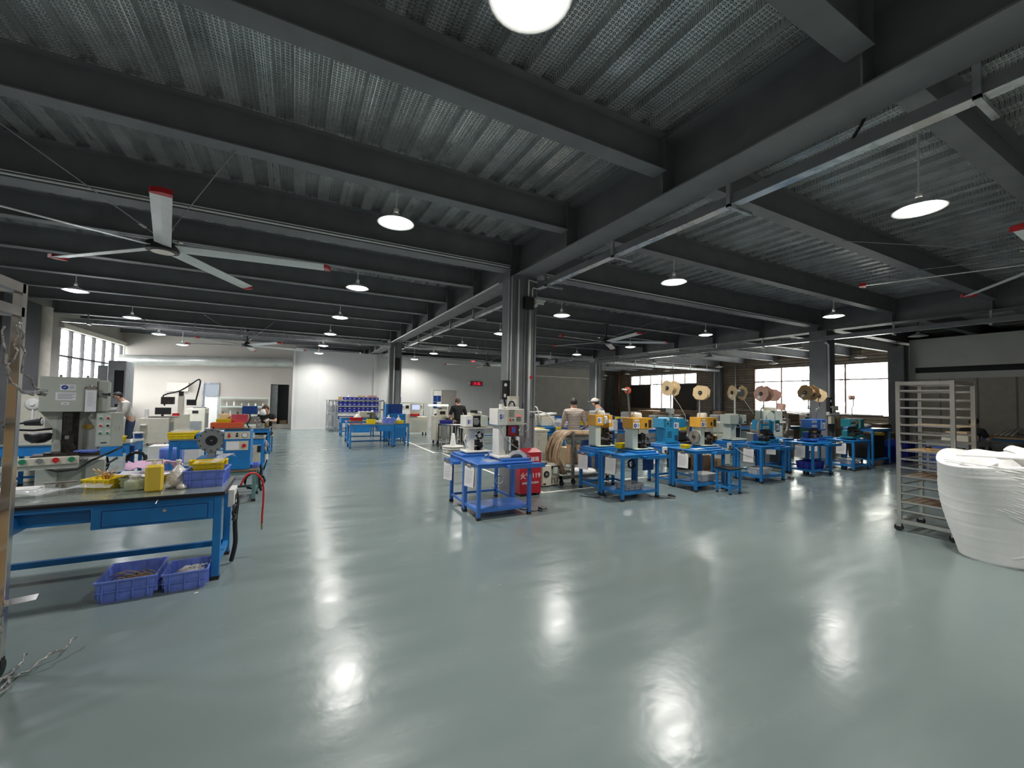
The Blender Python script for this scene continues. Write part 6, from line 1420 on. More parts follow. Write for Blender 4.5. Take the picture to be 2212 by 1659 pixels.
blue_bench('far blue assembly bench by the dark wall', 11.5, 18.2, 5.5, 0.8)
bins = [(6.0, 9.75, .35, .25, .14, 'y', 'at the left end beside the nearest column'), (6.42, 9.75, .35, .25, .09, 'y', 'low one beside the taller yellow bin'), (6.95, 10.98, .35, .28, .20, 'b', 'left of the striped shirt man'),
        (6.2, 11.0, .40, .3, .2, 'y', 'on the bench behind the nearest column'), (6.75, 11.3, .3, .2, .12, 'y', 'small one on the bench behind the nearest column'), (6.3, 11.3, .4, .28, .42, 'y', 'tall one behind'), 
        (7.75, 9.5, .35, .25, .14, 'y', 'right of the striped shirt'), (8.15, 9.55, .35, .25, .12, 'y', 'near the cable bundle'), (8.6, 9.6, .4, .3, .22, 'b', 'before the man in the cap'),
        (8.85, 11.7, .4, .3, .14, 'y', 'left end of the long bench'), (9.4, 11.75, .35, .3, .2, 'b', 'left part of the long bench'), (10.0, 11.7, .4, .3, .12, 'y', 'middle of the long bench'), (10.9, 11.75, .4, .3, .2, 'b', 'middle of the long bench'), (11.6, 11.7, .4, .3, .1, 'y', 'right part of the long bench'),
        (9.8, 8.2, .35, .25, .16, 'y', 'behind the third table'), (10.6, 8.25, .4, .3, .18, 'b', 'behind the fourth table'), (11.1, 8.2, .3, .25, .12, 'y', 'behind the fifth table'),
        (10.5, 14.3, .4, .3, .2, 'b', 'left end of the far long bench'), (11.2, 14.35, .4, .3, .14, 'y', 'on the far long bench'), (12.3, 14.3, .5, .35, .22, 'b', 'centre of the far long bench'), (13.2, 14.4, .4, .3, .14, 'y', 'centre of the far long bench'), (14.2, 14.3, .5, .35, .2, 'b', 'right end of the far long bench'),
        (15.5, 9.4, .4, .3, .2, 'b', 'beyond the girder column'), (16.4, 9.4, .4, .3, .14, 'y', 'beyond the girder column')]
for (x, y, w_, d_, h_, c_, l) in bins:
    big = 'yellow' if c_ == 'y' else 'dark blue'
    yb('%s bin on an assembly bench, %s' % (big, l), x, y, 0.782, w_, d_, h_, 'plastic_yellow' if c_ == 'y' else 'blue_deep', group='%s bins on the assembly benches' % big)
m = thing('tape_machine', 'white round-faced machine with hoses right of the nearest column', 'machine', (5.2, 8.75, 0))
table('blue frame under the white round-faced machine', (5.0, 8.9, 0), 1.0, 0.6, 0.95, 'blue', s=0.05, apron=0.1, low=0.3)
B('mach_white').box(-0.15, 0.2, 0.955, 0.25, 0.6, 1.32, 0.05).m('black').cyl((0.0, 0.19, 1.10), (0.0, 0.2, 1.10), 0.05).cyl((-0.05, 0.19, 1.25), (-0.05, 0.2, 1.25), 0.02).build('body', parent=m)
B('mach_white').tube([(0.1, 0.2, 1.5), (0.25, 0.2, 1.45), (0.32, 0.2, 1.25), (0.35, 0.2, 1.05)], 0.02, 6).tube([(0.0, 0.2, 1.45), (0.15, 0.2, 1.4), (0.22, 0.2, 1.2), (0.25, 0.2, 1.0)], 0.02, 6).build('hose', parent=m)
B('mach_cream').box(5.62, 9.0, 0.955, 6.05, 9.3, 1.24, 0.03).m('mach_white').obox((5.85, 9.15, 1.27), (0.5, 0.3, 0.04), 0, 0, -0.1).build('test_unit', label='cream lidded unit right of the white round-faced machine', cat='machine')
yb('big yellow bin at the front of the white round-faced machine', 5.02, 8.60, 0.80, 0.45, 0.28, 0.16)
B('plastic_blue').box(5.0, 8.6, 0.70, 5.5, 8.9, 0.80).build('crate', label='blue tray under the big yellow bin', cat='bin')
blob('film', (6.25, 9.1, 0.96), 0.16, 81, sz=(1.7, 0.9, 0.7)).build('plastic_bag', label='heap of clear bags by the cream lidded unit', cat='bag')
# cream floor cabinet with vents
m = thing('vented_cabinet', 'narrow cream cabinet with slots on the floor right of the nearest column', 'cabinet', (4.78, 7.85, 0))
B('mach_cream').box(0, 0, 0, 0.30, 0.45, 0.93, 0.006).box(-0.02, -0.02, 0.93, 0.34, 0.47, 0.98, 0.006).build('body', parent=m)
b = B('mach_grey').box(0.06, -0.004, 0.62, 0.07, 0.0, 0.76).box(0.04, -0.003, 0.85, 0.1, 0.0, 0.86)
for a in range(2):
    for c in range(8): b.box(0.04+0.12*a, -0.004, 0.12+0.045*c, 0.14+0.12*a, 0.0, 0.145+0.045*c)
b.build('vent', parent=m)
# used vacuum pump box
m = thing('pump_unit', 'worn cream box unit with a round fan on the floor by the fire box', 'machine', (4.18, 6.62, 0))
B('mach_cream').box(0, 0, 0.02, 0.20, 0.38, 0.40, 0.005).box(0.20, 0.05, 0.02, 0.42, 0.38, 0.42).m('mech').box(0.22, 0.02, 0.33, 0.40, 0.05, 0.38).build('body', parent=m)
B('black').cyl((0.09, -0.012, 0.24), (0.09, 0.0, 0.24), 0.062, n=22).m('mach_grey').cyl((0.09, -0.014, 0.24), (0.09, -0.01, 0.24), 0.03).build('fan', parent=m)
B('mech').box(0.24, 0.04, 0.05, 0.25, 0.05, 0.16).box(0.30, 0.04, 0.05, 0.31, 0.05, 0.16).box(0.36, 0.04, 0.05, 0.37, 0.05, 0.16).box(0.02, -0.004, 0.04, 0.08, 0.0, 0.07).box(0.06, 0.1, 0.40, 0.16, 0.2, 0.44).m('mach_pale').cyl((0.31, 0.04, 0.24), (0.31, 0.04, 0.36), 0.06).build('fitting', parent=m)
# cable cart
m = thing('cable_cart', 'grey steel cart carrying bundles of beige cable', 'cart', (4.88, 6.62, 0))
for (x, y) in ((0, 0), (0.95, 0), (0, 0.55), (0.95, 0.55)): B('steel_worn').box(x-0.025, y-0.025, 0.12, x+0.025, y+0.025, 1.04).build('post', parent=m)
B('steel_worn').box(-0.30, -0.02, 0.12, 0.97, 0.02, 0.18).box(-0.30, 0.53, 0.12, 0.97, 0.57, 0.18).box(-0.30, -0.02, 0.12, -0.26, 0.57, 0.18).box(0.93, 0, 0.12, 0.97, 0.57, 0.18).build('base_frame', parent=m)
B('steel_worn').box(0, -0.02, 0.86, 0.97, 0.02, 0.92).box(0, 0.53, 0.86, 0.97, 0.57, 0.92).box(0.0, 0.0, 0.86, 0.03, 0.55, 0.9).build('top_frame', parent=m)
for (x, y) in ((-0.25, 0.02), (0.03, 0.02), (0.9, 0.02), (-0.25, 0.5), (0.9, 0.5)): B('black').cyl((x-0.02, y, 0.05), (x+0.02, y, 0.05), 0.05, n=14).box(x-0.02, y-0.02, 0.05, x+0.02, y+0.02, 0.12).build('caster', parent=m)
rr = random.Random(44)
for q in range(3):
    b = MB()
    for k in range(22):
        o_ = rr.uniform(-.05, .05); oz = rr.uniform(0, .07); yy = 6.72+0.16*q+rr.uniform(-.06, .06); sp = rr.uniform(-0.06, 0.10)
        b.m(rr.choice(['cable_beige', 'card_pale', 'cable_beige', 'wire_white']) if k % 4 == 0 else 'cable_beige')
        b.tube(cr([(5.75, yy, 0.94+oz), (5.2, yy, 0.95+oz), (4.85, yy, 0.96+oz), (4.70+o_*0.5, yy, 0.92+oz*0.6), (4.60+o_-sp*.3, yy-0.02, 0.78), (4.54+o_-sp*.3, yy-0.03, 0.55), (4.60+o_, yy-0.02, 0.32+0.1*rr.random()), (4.72+o_+sp*.3, yy, 0.2)], 3), 0.009, 5)
    b.build('cable_bundle', label='beige cable bundle draped over the cart, %s' % ['front one', 'middle one', 'rear one'][q], cat='cable', group='beige cable bundles on the cart')
m = thing('cone_stand', 'white cone on a round plate on the cart floor', 'cone', (5.35, 6.9, 0.18))
B('shade_white').lathe([(0.26, 0), (0.27, 0.02), (0.24, 0.05), (0.10, 0.06), (0.08, 0.10), (0.055, 0.36), (0.0, 0.37)], n=24, cap=False).build('cone', parent=m)
carton('brown carton on the floor behind the striped shirt man', 6.5, 8.9, 0, 0.5, 0.4, 0.42, 'card_pale')
B('mach_pale').box(6.3, 8.62, 0.45, 6.62, 8.85, 0.62, 0.01).build('sewing_head', label='pale grey box behind the legs of the striped shirt man', cat='box')
B('card_pink').box(8.9, 11.95, 0.781, 9.5, 12.2, 1.25, 0.01).build('carton', label='brown carton behind the striped shirt man', cat='box')
# clutter machines on the back benches
cl_ = [(10.6, 9.5, 0.78, .55, .3, .28, 'black', 'black test unit with a white front behind the third table'), (11.3, 9.5, 0.0, .4, .4, 1.15, 'mach_grey', 'grey upright machine behind the third table'),
       (9.75, 10.3, 0.0, .8, .5, 1.30, 'steel_worn', 'machine wrapped in film behind the blue louvred machine'), (12.6, 9.0, 0.0, .6, .5, 1.25, 'mach_grey', 'grey machine behind the fifth table'),
       (13.6, 9.6, 0.0, .5, .5, 1.35, 'wood_brown', 'dark brown cabinet behind the fifth table'), (12.9, 12.0, 0.0, .9, .6, 1.1, 'mach_grey', 'far grey machine left of the girder column'),
       (16.5, 7.9, 0.0, .9, .6, 1.2, 'teal_green', 'dark green machine behind the last table'), (18.2, 10.5, 0.0, 1.3, .6, 1.15, 'cloth_black', 'black furniture under the broad window'),
       (20.6, 10.6, 0.0, 1.0, .8, 1.2, 'wood_brown', 'brown crate stack under the broad window'), (22.2, 13.0, 0.0, 1.5, 1.0, 1.0, 'wood', 'wooden bench under the broad window'), (22.6, 20.5, 0.0, 1.6, 3.0, 1.0, 'wood', 'long wooden bench below the far window'),
       (18.5, 16.5, 0.0, 1.0, .6, 1.3, 'mach_grey', 'grey machine near the corner column'), (15.8, 11.3, 0.0, .7, .6, 1.3, 'mech', 'dark machine head beyond the girder column'),
 (8.35, 7.0, 0.0, .45, .4, .95, 'mech', 'dark motor machine behind the third table'), (9.95, 7.1, 0.0, .5, .4, 1.15, 'mach_pale', 'pale upright machine between the fourth and fifth tables'), (11.9, 7.2, 0.0, .55, .4, 1.1, 'mach_grey', 'dark grey machine behind the fifth table pair'),
 (13.3, 7.3, 0.0, .6, .4, 1.2, 'steel_worn', 'worn steel machine by the foot of the girder column'), (14.9, 6.9, 0.0, .5, .4, 1.25, 'mech', 'black jointed machine right of the girder column'), (17.2, 6.3, 0.0, .9, .5, 1.05, 'wood_brown', 'dark brown machine table right of the girder column'),
 (8.7, 10.4, 0.0, .6, .4, 1.25, 'mach_cream', 'cream machine behind the man in the cap'), (12.2, 10.2, 0.0, .7, .5, 1.2, 'mech', 'dark machine in the middle of the right bay'), (10.4, 12.8, 0.0, .6, .5, 1.25, 'mach_white', 'white machine behind the long bench'), (14.0, 12.9, 0.0, .9, .5, 1.2, 'wood_brown', 'brown machine behind the long bench'), (20.0, 9.4, 0.0, 1.0, .5, 1.1, 'wood_brown', 'brown machine left of the open film carton')]
for (x, y, z, w_, d_, h_, mn, l) in cl_:
    m = thing('bench_machine' if 'machine' in l or 'unit' in l else 'storage_crate', l, 'machine' if 'machine' in l or 'unit' in l else 'furniture', (x, y, z))
    B(mn).box(0, 0, 0, w_, d_, h_*0.72, 0.02).build('body', parent=m)
    B(mn if 'film' not in l else 'film').box(w_*0.1, d_*0.1, h_*0.72, w_*0.85, d_*0.8, h_, 0.04).build('top_unit', parent=m)
    B('mach_white' if 'unit' in l else 'mach_pale').box(w_*0.5, -0.006, h_*0.3, w_*0.85, 0.0, h_*0.55).build('front_plate', parent=m)
# film heap and carton by the last window
m = thing('waste_carton', 'open carton full of film scraps under the broad window', 'box', (18.3, 8.3, 0.75))
crate_mb('cardboard', 1.1, 0.7, 0.42, 0.0, 0.01, ribs=0, rim=0.0).build('body', parent=m)
rr = random.Random(17)
for k in range(9):
    b = B('film' if k % 2 else 'cable_beige'); c = Vector((rr.uniform(.2, .9), rr.uniform(.1, .5), 0.35))
    b.add([c+Vector((-.25, 0, 0)), c+Vector((.2, .1, -.05)), c+Vector((rr.uniform(-.2, .3), .1, rr.uniform(.3, .6))), c+Vector((-.2, .2, rr.uniform(.1, .4)))], [(0, 1, 2, 3)])
    b.add([p+Vector((0, 0.004, 0)) for p in (c+Vector((-.25, 0, 0)), c+Vector((.2, .1, -.05)), c+Vector((.1, .1, .4)), c+Vector((-.2, .2, .2)))], [(0, 3, 2, 1)])
    b.build('film_scrap', parent=m)
B('wood_brown').box(18.2, 8.2, 0, 19.5, 9.1, 0.748).build('storage_crate', label='dark brown box carrying the open carton', cat='box')
# blue cart and bins right of the last table
m = table('tall blue cart right of the last press table', (14.0, 5.35, 0), 1.05, 0.7, 1.02, 'blue', s=0.05, apron=0.05, low=0.15, shelf=1.0, name='cart', cat='cart')
blob('mach_white', (14.2, 5.6, 1.022), 0.12, 91, sz=(1.8, 1, 0.6), jag=0.4).build('cloth', label='crumpled white rags on the tall blue cart', cat='cloth')
B('cloth_black').box(0.1, 0.1, 0.19, 0.95, 0.62, 0.82, 0.02).build('motor_unit', loc=(14.0, 5.35, 0), label='black unit standing in the tall blue cart', cat='machine')
B('plastic_yellow').box(14.55, 5.4, 0.83, 14.8, 5.6, 0.90).build('parts_bin', label='small yellow bin inside the tall blue cart', cat='bin')
m = thing('waste_bin', 'large blue plastic bin right of the tall blue cart', 'bin', (15.9, 5.3, 0))
crate_mb('plastic_navy', 0.7, 0.6, 0.62, 0.06, 0.01, 4).build('body', parent=m)
m = thing('waste_bin', 'second large blue bin seen through the steel rack', 'bin', (15.2, 4.2, 0))
crate_mb('plastic_blue', 0.7, 0.55, 0.6, 0.06, 0.01, 4).build('body', parent=m)
# ================================================================== PEOPLE
def skin_mesh(name, nodes, edges, mn, sub=2, root=0):
    me = bpy.data.meshes.new(name); keys = list(nodes)
    me.from_pydata([nodes[k][0] for k in keys], [(keys.index(a), keys.index(b)) for a, b in edges], [])
    o = bpy.data.objects.new(name, me); COL.objects.link(o)
    md = o.modifiers.new('skin', 'SKIN'); md.use_smooth_shade = True
    sv = me.skin_vertices[0].data
    for i, k in enumerate(keys):
        r = nodes[k][1]; sv[i].radius = r if isinstance(r, tuple) else (r, r); sv[i].use_root = (i == root)
    s = o.modifiers.new('sub', 'SUBSURF'); s.levels = sub; s.render_levels = sub
    bpy.context.view_layer.update()
    m2 = bpy.data.meshes.new_from_object(o.evaluated_get(bpy.context.evaluated_depsgraph_get()))
    bpy.data.objects.remove(o); bpy.data.meshes.remove(me)
    m2.materials.clear(); m2.materials.append(MATS[mn])
    for p in m2.polygons: p.use_smooth = True; p.material_index = 0
    o = bpy.data.objects.new(name, m2); COL.objects.link(o); return o
def person(label, loc, rz, H=1.70, lean=0.0, seated=False, arms=None, shirt='cloth_black', pants='cloth_black', shorts=False, hair='hair', cap=None, mask=False, long_hair=False, head_down=0.3, sleeves='short', stance=0.10, collar=None, bulk=1.0):
    """faces local -y. arms: ((elbow),(hand)) for right (+x) and left (-x)"""
    t = thing('person', label, 'person', loc, rz)
    s = H/1.72
    hipz = 0.46 if seated else 0.93*s
    L = lean
    hip = Vector((0, 0, hipz)); up_ = Vector((0, -math.sin(L), math.cos(L)))
    ch = hip+up_*0.28*s; nk = hip+up_*0.52*s
    hd = nk+Vector((0, -0.03-0.08*head_down, 0.095))*s; hd2 = hd+Vector((0, -0.015-0.05*head_down, 0.11))*s
    N = {'pelvis': (hip, (0.135*s*bulk, 0.10*s*bulk)), 'waist': (hip+up_*0.14*s, (0.12*s*bulk, 0.095*s*bulk)), 'chest': (ch+up_*0.05, (0.145*s*bulk, 0.105*s*bulk)), 'upper': (nk-up_*0.07*s, (0.11*s, 0.075*s)),
         'neck': (nk+up_*0.03*s, (0.057*s, 0.057*s)), 'jaw': (hd, (0.068*s, 0.078*s)), 'skull': (hd+(hd2-hd)*0.6, (0.082*s, 0.097*s)), 'crown': (hd2+Vector((0, 0, 0.02)), (0.05*s, 0.06*s)),
         'nose': (hd+Vector((0, -0.098, 0.04))*s, (0.012, 0.012))}
    E = [('pelvis', 'waist'), ('waist', 'chest'), ('chest', 'upper'), ('upper', 'neck'), ('neck', 'jaw'), ('jaw', 'skull'), ('skull', 'crown'), ('jaw', 'nose')]
    A = arms or (((0.27, -0.02, 0.98), (0.25, -0.22, 0.86)), ((-0.27, -0.02, 0.98), (-0.25, -0.22, 0.86)))
    SN = {}; 
    for sd, (el, ha) in zip((1, -1), A):
        k = 'R' if sd == 1 else 'L'
        sh = nk-up_*0.06*s+Vector((0.185*sd*s*bulk**0.5, 0, 0)); el = Vector(el)*s; ha = Vector(ha)*s
        N['sh'+k] = (sh, 0.062*s); N['el'+k] = (el, 0.040*s); N['wr'+k] = (el.lerp(ha, 0.85), 0.026*s); N['palm'+k] = (ha, (0.038*s, 0.018*s))
        E += [('upper', 'sh'+k), ('sh'+k, 'el'+k), ('el'+k, 'wr'+k), ('wr'+k, 'palm'+k)]
        d = (ha-el).normalized(); sv_ = d.cross(Vector((0, 0, 1)))
        sv_ = sv_.normalized() if sv_.length > 0.1 else Vector((1, 0, 0))
        for f in range(4):
            b0 = ha+sv_*(0.024*(f-1.5))+d*0.025; b1 = b0+d*(0.035+0.006*(f in (1, 2)))+Vector((0, 0, -0.008)); b2 = b1+d*0.026+Vector((0, 0, -0.022))
            N['f%d%s' % (f, k)] = (b1, 0.0095); N['g%d%s' % (f, k)] = (b2, 0.0085); E += [('palm'+k, 'f%d%s' % (f, k)), ('f%d%s' % (f, k), 'g%d%s' % (f, k))]
        tb_ = ha-sv_*0.05*sd*-1+d*0.01+Vector((0, 0, -0.012)); N['th'+k] = (tb_, 0.0105); N['ti'+k] = (tb_+d*0.03+Vector((0, 0, -0.012)), 0.009); E += [('palm'+k, 'th'+k), ('th'+k, 'ti'+k)]
        SN[k] = (sh, el, ha)
        hj = hip+Vector((0.09*sd*s, 0, -0.05)); 
        if seated: kn = hip+Vector((0.13*sd, -0.42, 0.02)); an = kn+Vector((0.0, 0.03, -kn.z+0.09)); 
        else: kn = Vector((stance*sd, -0.02-0.25*math.sin(L)*0.2, 0.50*s)); an = Vector((stance*1.1*sd, 0.03, 0.09*s))
        N['hj'+k] = (hj, 0.088*s*bulk); N['kn'+k] = (kn, 0.056*s); N['cf'+k] = (kn.lerp(an, 0.35), 0.055*s); N['an'+k] = (an, 0.036*s); N['toe'+k] = (Vector((an.x, an.y-0.15, 0.035)), (0.036, 0.026))
        E += [('pelvis', 'hj'+k), ('hj'+k, 'kn'+k), ('kn'+k, 'cf'+k), ('cf'+k, 'an'+k), ('an'+k, 'toe'+k)]
    body = skin_mesh('body', N, E, 'skin'); body.parent = t
    # shirt
    g = 0.016
    SNn = {'p': (hip-up_*0.09, (0.156*s*bulk, 0.122*s*bulk)), 'w': (hip+up_*0.14*s, (0.142*s*bulk, 0.115*s*bulk)), 'c': (ch+up_*0.05, (0.165*s*bulk, 0.125*s*bulk)), 'u': (nk-up_*0.06*s, (0.150*s, 0.108*s)), 'n': (nk+up_*0.02, (0.084*s, 0.08*s))}
    SE = [('p', 'w'), ('w', 'c'), ('c', 'u'), ('u', 'n')]
    for k in 'RL':
        sh, el, ha = SN[k]
        SNn['s'+k] = (sh, 0.088*s); SE.append(('u', 's'+k))
        SNn['e'+k] = (sh.lerp(el, 0.78 if sleeves == 'short' else 1.0), 0.066*s if sleeves == 'short' else 0.054*s); SE.append(('s'+k, 'e'+k))
        if sleeves == 'long': SNn['h'+k] = (el.lerp(ha, 0.8), 0.042*s); SE.append(('e'+k, 'h'+k))
    so_ = skin_mesh('shirt', SNn, SE, shirt); so_.parent = t
    if collar: B(collar).lathe([(0.062*s, 0), (0.072*s, 0.012), (0.064*s, 0.03), (0.056*s, 0.02)], tuple(nk+Vector((0, 0, 0.0))), n=18, cap=False).build('collar', parent=t)
    PN = {'p': (hip+Vector((0, 0, 0.03)), (0.143*s*bulk, 0.108*s*bulk)), 'p2': (hip+Vector((0, 0, -0.04)), (0.14*s*bulk, 0.11*s*bulk))}; PE = [('p', 'p2')]
    for k, sd in (('R', 1), ('L', -1)):
        hj, kn, an = N['hj'+k][0], N['kn'+k][0], N['an'+k][0]
        PN['h'+k] = (hj, 0.102*s*bulk); PN['k'+k] = (hj.lerp(kn, 0.85) if shorts else kn, 0.098*s if shorts else 0.072*s); PE += [('p2', 'h'+k), ('h'+k, 'k'+k)]
        if not shorts: PN['a'+k] = (an+Vector((0, 0, 0.02)), 0.056*s); PE.append(('k'+k, 'a'+k))
    po_ = skin_mesh('shorts' if shorts else 'trousers', PN, PE, pants); po_.parent = t
    for k in 'RL':
        a = N['an'+k][0]; t_ = N['toe'+k][0]
        B('black' if not shorts else 'mach_white').lathe([(0.0, 0.0), (0.045, 0.005), (0.05, 0.03), (0.044, 0.075), (0.036, 0.085)], (a.x, a.y+0.01, 0.0), n=14, cap=False).box(a.x-0.045, a.y-0.19, 0.0, a.x+0.045, a.y+0.04, 0.05, 0.02).build('shoe', parent=t)
    # head details
    ctr = hd+(hd2-hd)*0.55
    def ell(mn, c, r, name, cut=None, n=16, m=10, jag=0, label=None):
        b = B(mn); vs = []; fs = []; rr_ = random.Random(label or name)
        for j in range(m+1):
            ph = PI*j/m
            for i in range(n):
                th = 2*PI*i/n; q = 1+jag*(rr_.random()-.5)
                v = Vector((r[0]*math.sin(ph)*math.cos(th)*q, r[1]*math.sin(ph)*math.sin(th)*q, r[2]*math.cos(ph)*q))
                if cut and v.z < cut(v): v.z = cut(v)
                vs.append(Vector(c)+v)
        for j in range(m):
            for i in range(n): fs.append((j*n+i, j*n+(i+1) % n, (j+1)*n+(i+1) % n, (j+1)*n+i))
        b.add(vs, fs, True); return b.build(name, parent=t)
    ell(hair, ctr+Vector((0, 0.018, 0.03)), (0.094*s, 0.112*s, 0.105*s), 'hair', cut=lambda v: 0.02 if v.y < -0.03 else (-0.065 if not long_hair else -0.11), jag=0.10)
    if long_hair: B(hair).tube([ctr+Vector((0, 0.09, 0.0)), ctr+Vector((0, 0.13, -0.10)), ctr+Vector((0, 0.12, -0.26))], [0.05, 0.045, 0.02], 8).build('ponytail', parent=t)
    for sx in (-1, 1):
        B('skin').lathe([(0.0, 0), (0.018, 0.003), (0.022, 0.01), (0.0, 0.014)], tuple(ctr+Vector((0.083*sx*s, 0.01, -0.02))), n=10, axis='x', cap=False).build('ear', parent=t)
        B('black').lathe([(0.0, 0), (0.010, 0.002), (0.0, 0.006)], tuple(ctr+Vector((0.030*sx*s, -0.092*s-0.01*head_down, -0.005))), n=8, axis='y', cap=False).build('eye', parent=t)
    B('card_pink').box(ctr.x-0.022, hd.y-0.088*s, hd.z-0.012, ctr.x+0.022, hd.y-0.078*s, hd.z-0.002, 0.003).build('mouth', parent=t)
    if cap:
        c = ell(cap, ctr+Vector((0, 0.01, 0.045)), (0.100*s, 0.118*s, 0.105*s), 'cap', cut=lambda v: -0.005)
        B(cap).prism([(-0.08, 0.0), (-0.075, -0.07), (0, -0.11), (0.075, -0.07), (0.08, 0.0)], 'z', -0.006, 0.004).build('cap_brim', parent=c).location = ctr+Vector((0, -0.085, 0.045))
        B('black').cyl(ctr+Vector((0.0, 0.118, 0.06)), ctr+Vector((0, 0.13, 0.06)), 0.022, n=14).build('cap_strap', parent=c)
    if mask: ell('mach_white', hd+Vector((0, -0.045, 0.005)), (0.062*s, 0.055*s, 0.058*s), 'face_mask')
    return t
person('man in a striped tee and grey shorts working behind the cable cart', (6.10, 8.25, 0), math.radians(150), 1.69, lean=0.10, shirt='shirt_stripe', pants='cloth_short', shorts=True, collar='cloth_maroon', bulk=1.12,
       arms=(((0.28, -0.06, 1.02), (0.20, -0.34, 0.98)), ((-0.30, -0.02, 1.02), (-0.24, -0.30, 0.96))), hair='hair', stance=0.12)
person('man in a cream cap and grey tee with a bag behind the yellow presses', (7.25, 8.55, 0), math.radians(215), 1.70, lean=0.16, shirt='cloth_grey', pants='denim', cap='cloth_cream', collar='cloth_maroon', head_down=0.9,
       arms=(((0.28, -0.08, 1.02), (0.16, -0.36, 1.02)), ((-0.28, -0.08, 1.02), (-0.16, -0.36, 1.02))))
B('mach_white').obox((7.42, 8.32, 0.98), (0.26, 0.12, 0.34), 0.4).build('shoulder_bag', label='white shoulder bag at the hip of the man in the cap', cat='bag')
person('person in black standing with their back turned beyond the white cone', (4.98, 13.3, 0), math.radians(172), 1.64, lean=0.14, head_down=1.0, bulk=1.15,
       arms=(((0.33, -0.05, 1.02), (0.24, -0.32, 0.95)), ((-0.33, -0.05, 1.02), (-0.26, -0.30, 0.98))), hair='hair_brown', long_hair=True)
person('seated person in black beside the lit screen', (5.55, 17.15, 0), math.radians(150), 1.62, seated=True, lean=0.12, arms=(((0.26, -0.15, 0.72), (0.2, -0.42, 0.78)), ((-0.26, -0.15, 0.72), (-0.2, -0.42, 0.78))), long_hair=True)
person('seated person in dark maroon behind the yellow bins', (6.85, 12.0, 0), math.radians(140), 1.62, seated=True, lean=0.1, shirt='cloth_maroon', arms=(((0.26, -0.15, 0.72), (0.2, -0.42, 0.78)), ((-0.26, -0.15, 0.72), (-0.2, -0.42, 0.78))), long_hair=True, hair='hair_brown')
person('man in a white tee bending over the dark microscope unit', (-4.15, 15.7, 0), math.radians(-60), 1.66, lean=0.38, head_down=1.0, shirt='cloth_cream', pants='denim', arms=(((0.25, -0.25, 1.0), (0.15, -0.5, 1.0)), ((-0.25, -0.25, 1.0), (-0.15, -0.5, 1.0))))
person('person in black with auburn hair working at the far left desk', (-0.66, 13.85, 0), math.radians(-12), 1.66, seated=True, lean=0.22, head_down=0.9, hair='hair_brown', arms=(((0.28, -0.2, 0.8), (0.1, -0.42, 0.84)), ((-0.26, -0.2, 0.8), (-0.12, -0.42, 0.84)))).location.z = 0.12
person('seated person wearing a white mask left of the striped shirt man', (7.7, 12.4, 0), math.radians(20), 1.62, seated=True, mask=True, lean=0.1, arms=(((0.26, -0.15, 0.72), (0.2, -0.42, 0.78)), ((-0.26, -0.15, 0.72), (-0.2, -0.42, 0.78)))).location.z = 0.05
person('seated person in black seen through the steel rack', (14.95, 3.75, 0), math.radians(80), 1.64, seated=True, lean=0.15, arms=(((0.26, -0.15, 0.72), (0.2, -0.42, 0.78)), ((-0.26, -0.15, 0.72), (-0.2, -0.42, 0.78))), hair='hair').location.z = 0.18
def seat(label, x, y, h=0.44, mn='blue'):
    t = thing('stool', label, 'stool', (x, y, 0))
    B('wood').box(-0.16, -0.16, h-0.03, 0.16, 0.16, h, 0.006).build('seat', parent=t)
    for (a, b_) in ((-.13, -.13), (.13, -.13), (.13, .13), (-.13, .13)): B(mn).box(a-0.015, b_-0.015, 0, a+0.015, b_+0.015, h-0.03).build('leg', parent=t)
seat('stool under the person beside the lit screen', 5.55, 17.15, 0.35); seat('stool under the person in dark maroon', 6.85, 12.0, 0.35); seat('stool under the person with auburn hair', -0.66, 13.85, 0.48)
seat('stool under the masked person', 7.7, 12.4, 0.40); seat('stool under the person behind the steel rack', 14.95, 3.75, 0.53)
seat('bare wooden stool with a pink cushion left of the seated person in maroon', 5.9, 10.0, 0.6, 'mach_grey')
blob('card_pink', (5.9, 10.0, 0.6), 0.14, 5, sz=(1.2, 1, 0.6), jag=0.3).build('cushion', label='crumpled pink cushion on the wooden stool', cat='cushion')
B('mach_white').obox((-0.4, 0, 0), (0.02, 0.02, 0.02)).build('wire_bundle', loc=(6.9, 8.3, 0.98), label='white tag end of the wire bundle between the two men', cat='wire')
rr = random.Random(66); b = MB()
for k in range(34):
    x, y, z = rr.uniform(6.45, 7.0), rr.uniform(8.0, 8.3), rr.uniform(0.92, 1.2)
    b.m(rr.choice(['mach_white', 'card_pink', 'cloth_maroon', 'mach_white'])).tube([(x, y, z), (x+rr.uniform(-.06, .06), y, z+rr.uniform(-.05, .07)), (x+rr.uniform(-.08, .08), y, z-rr.uniform(0, .08))], 0.010, 5)
b.build('wire_ends', label='fan of white and maroon wire ends held between the two men', cat='wire', kind='stuff')
B('blue_deep').box(6.35, 7.9, 0.0, 7.1, 8.35, 0.90, 0.01).m('blue').box(6.3, 7.85, 0.9, 7.15, 8.4, 0.92).build('work_table', label='dark blue bench between the two standing men', cat='table')

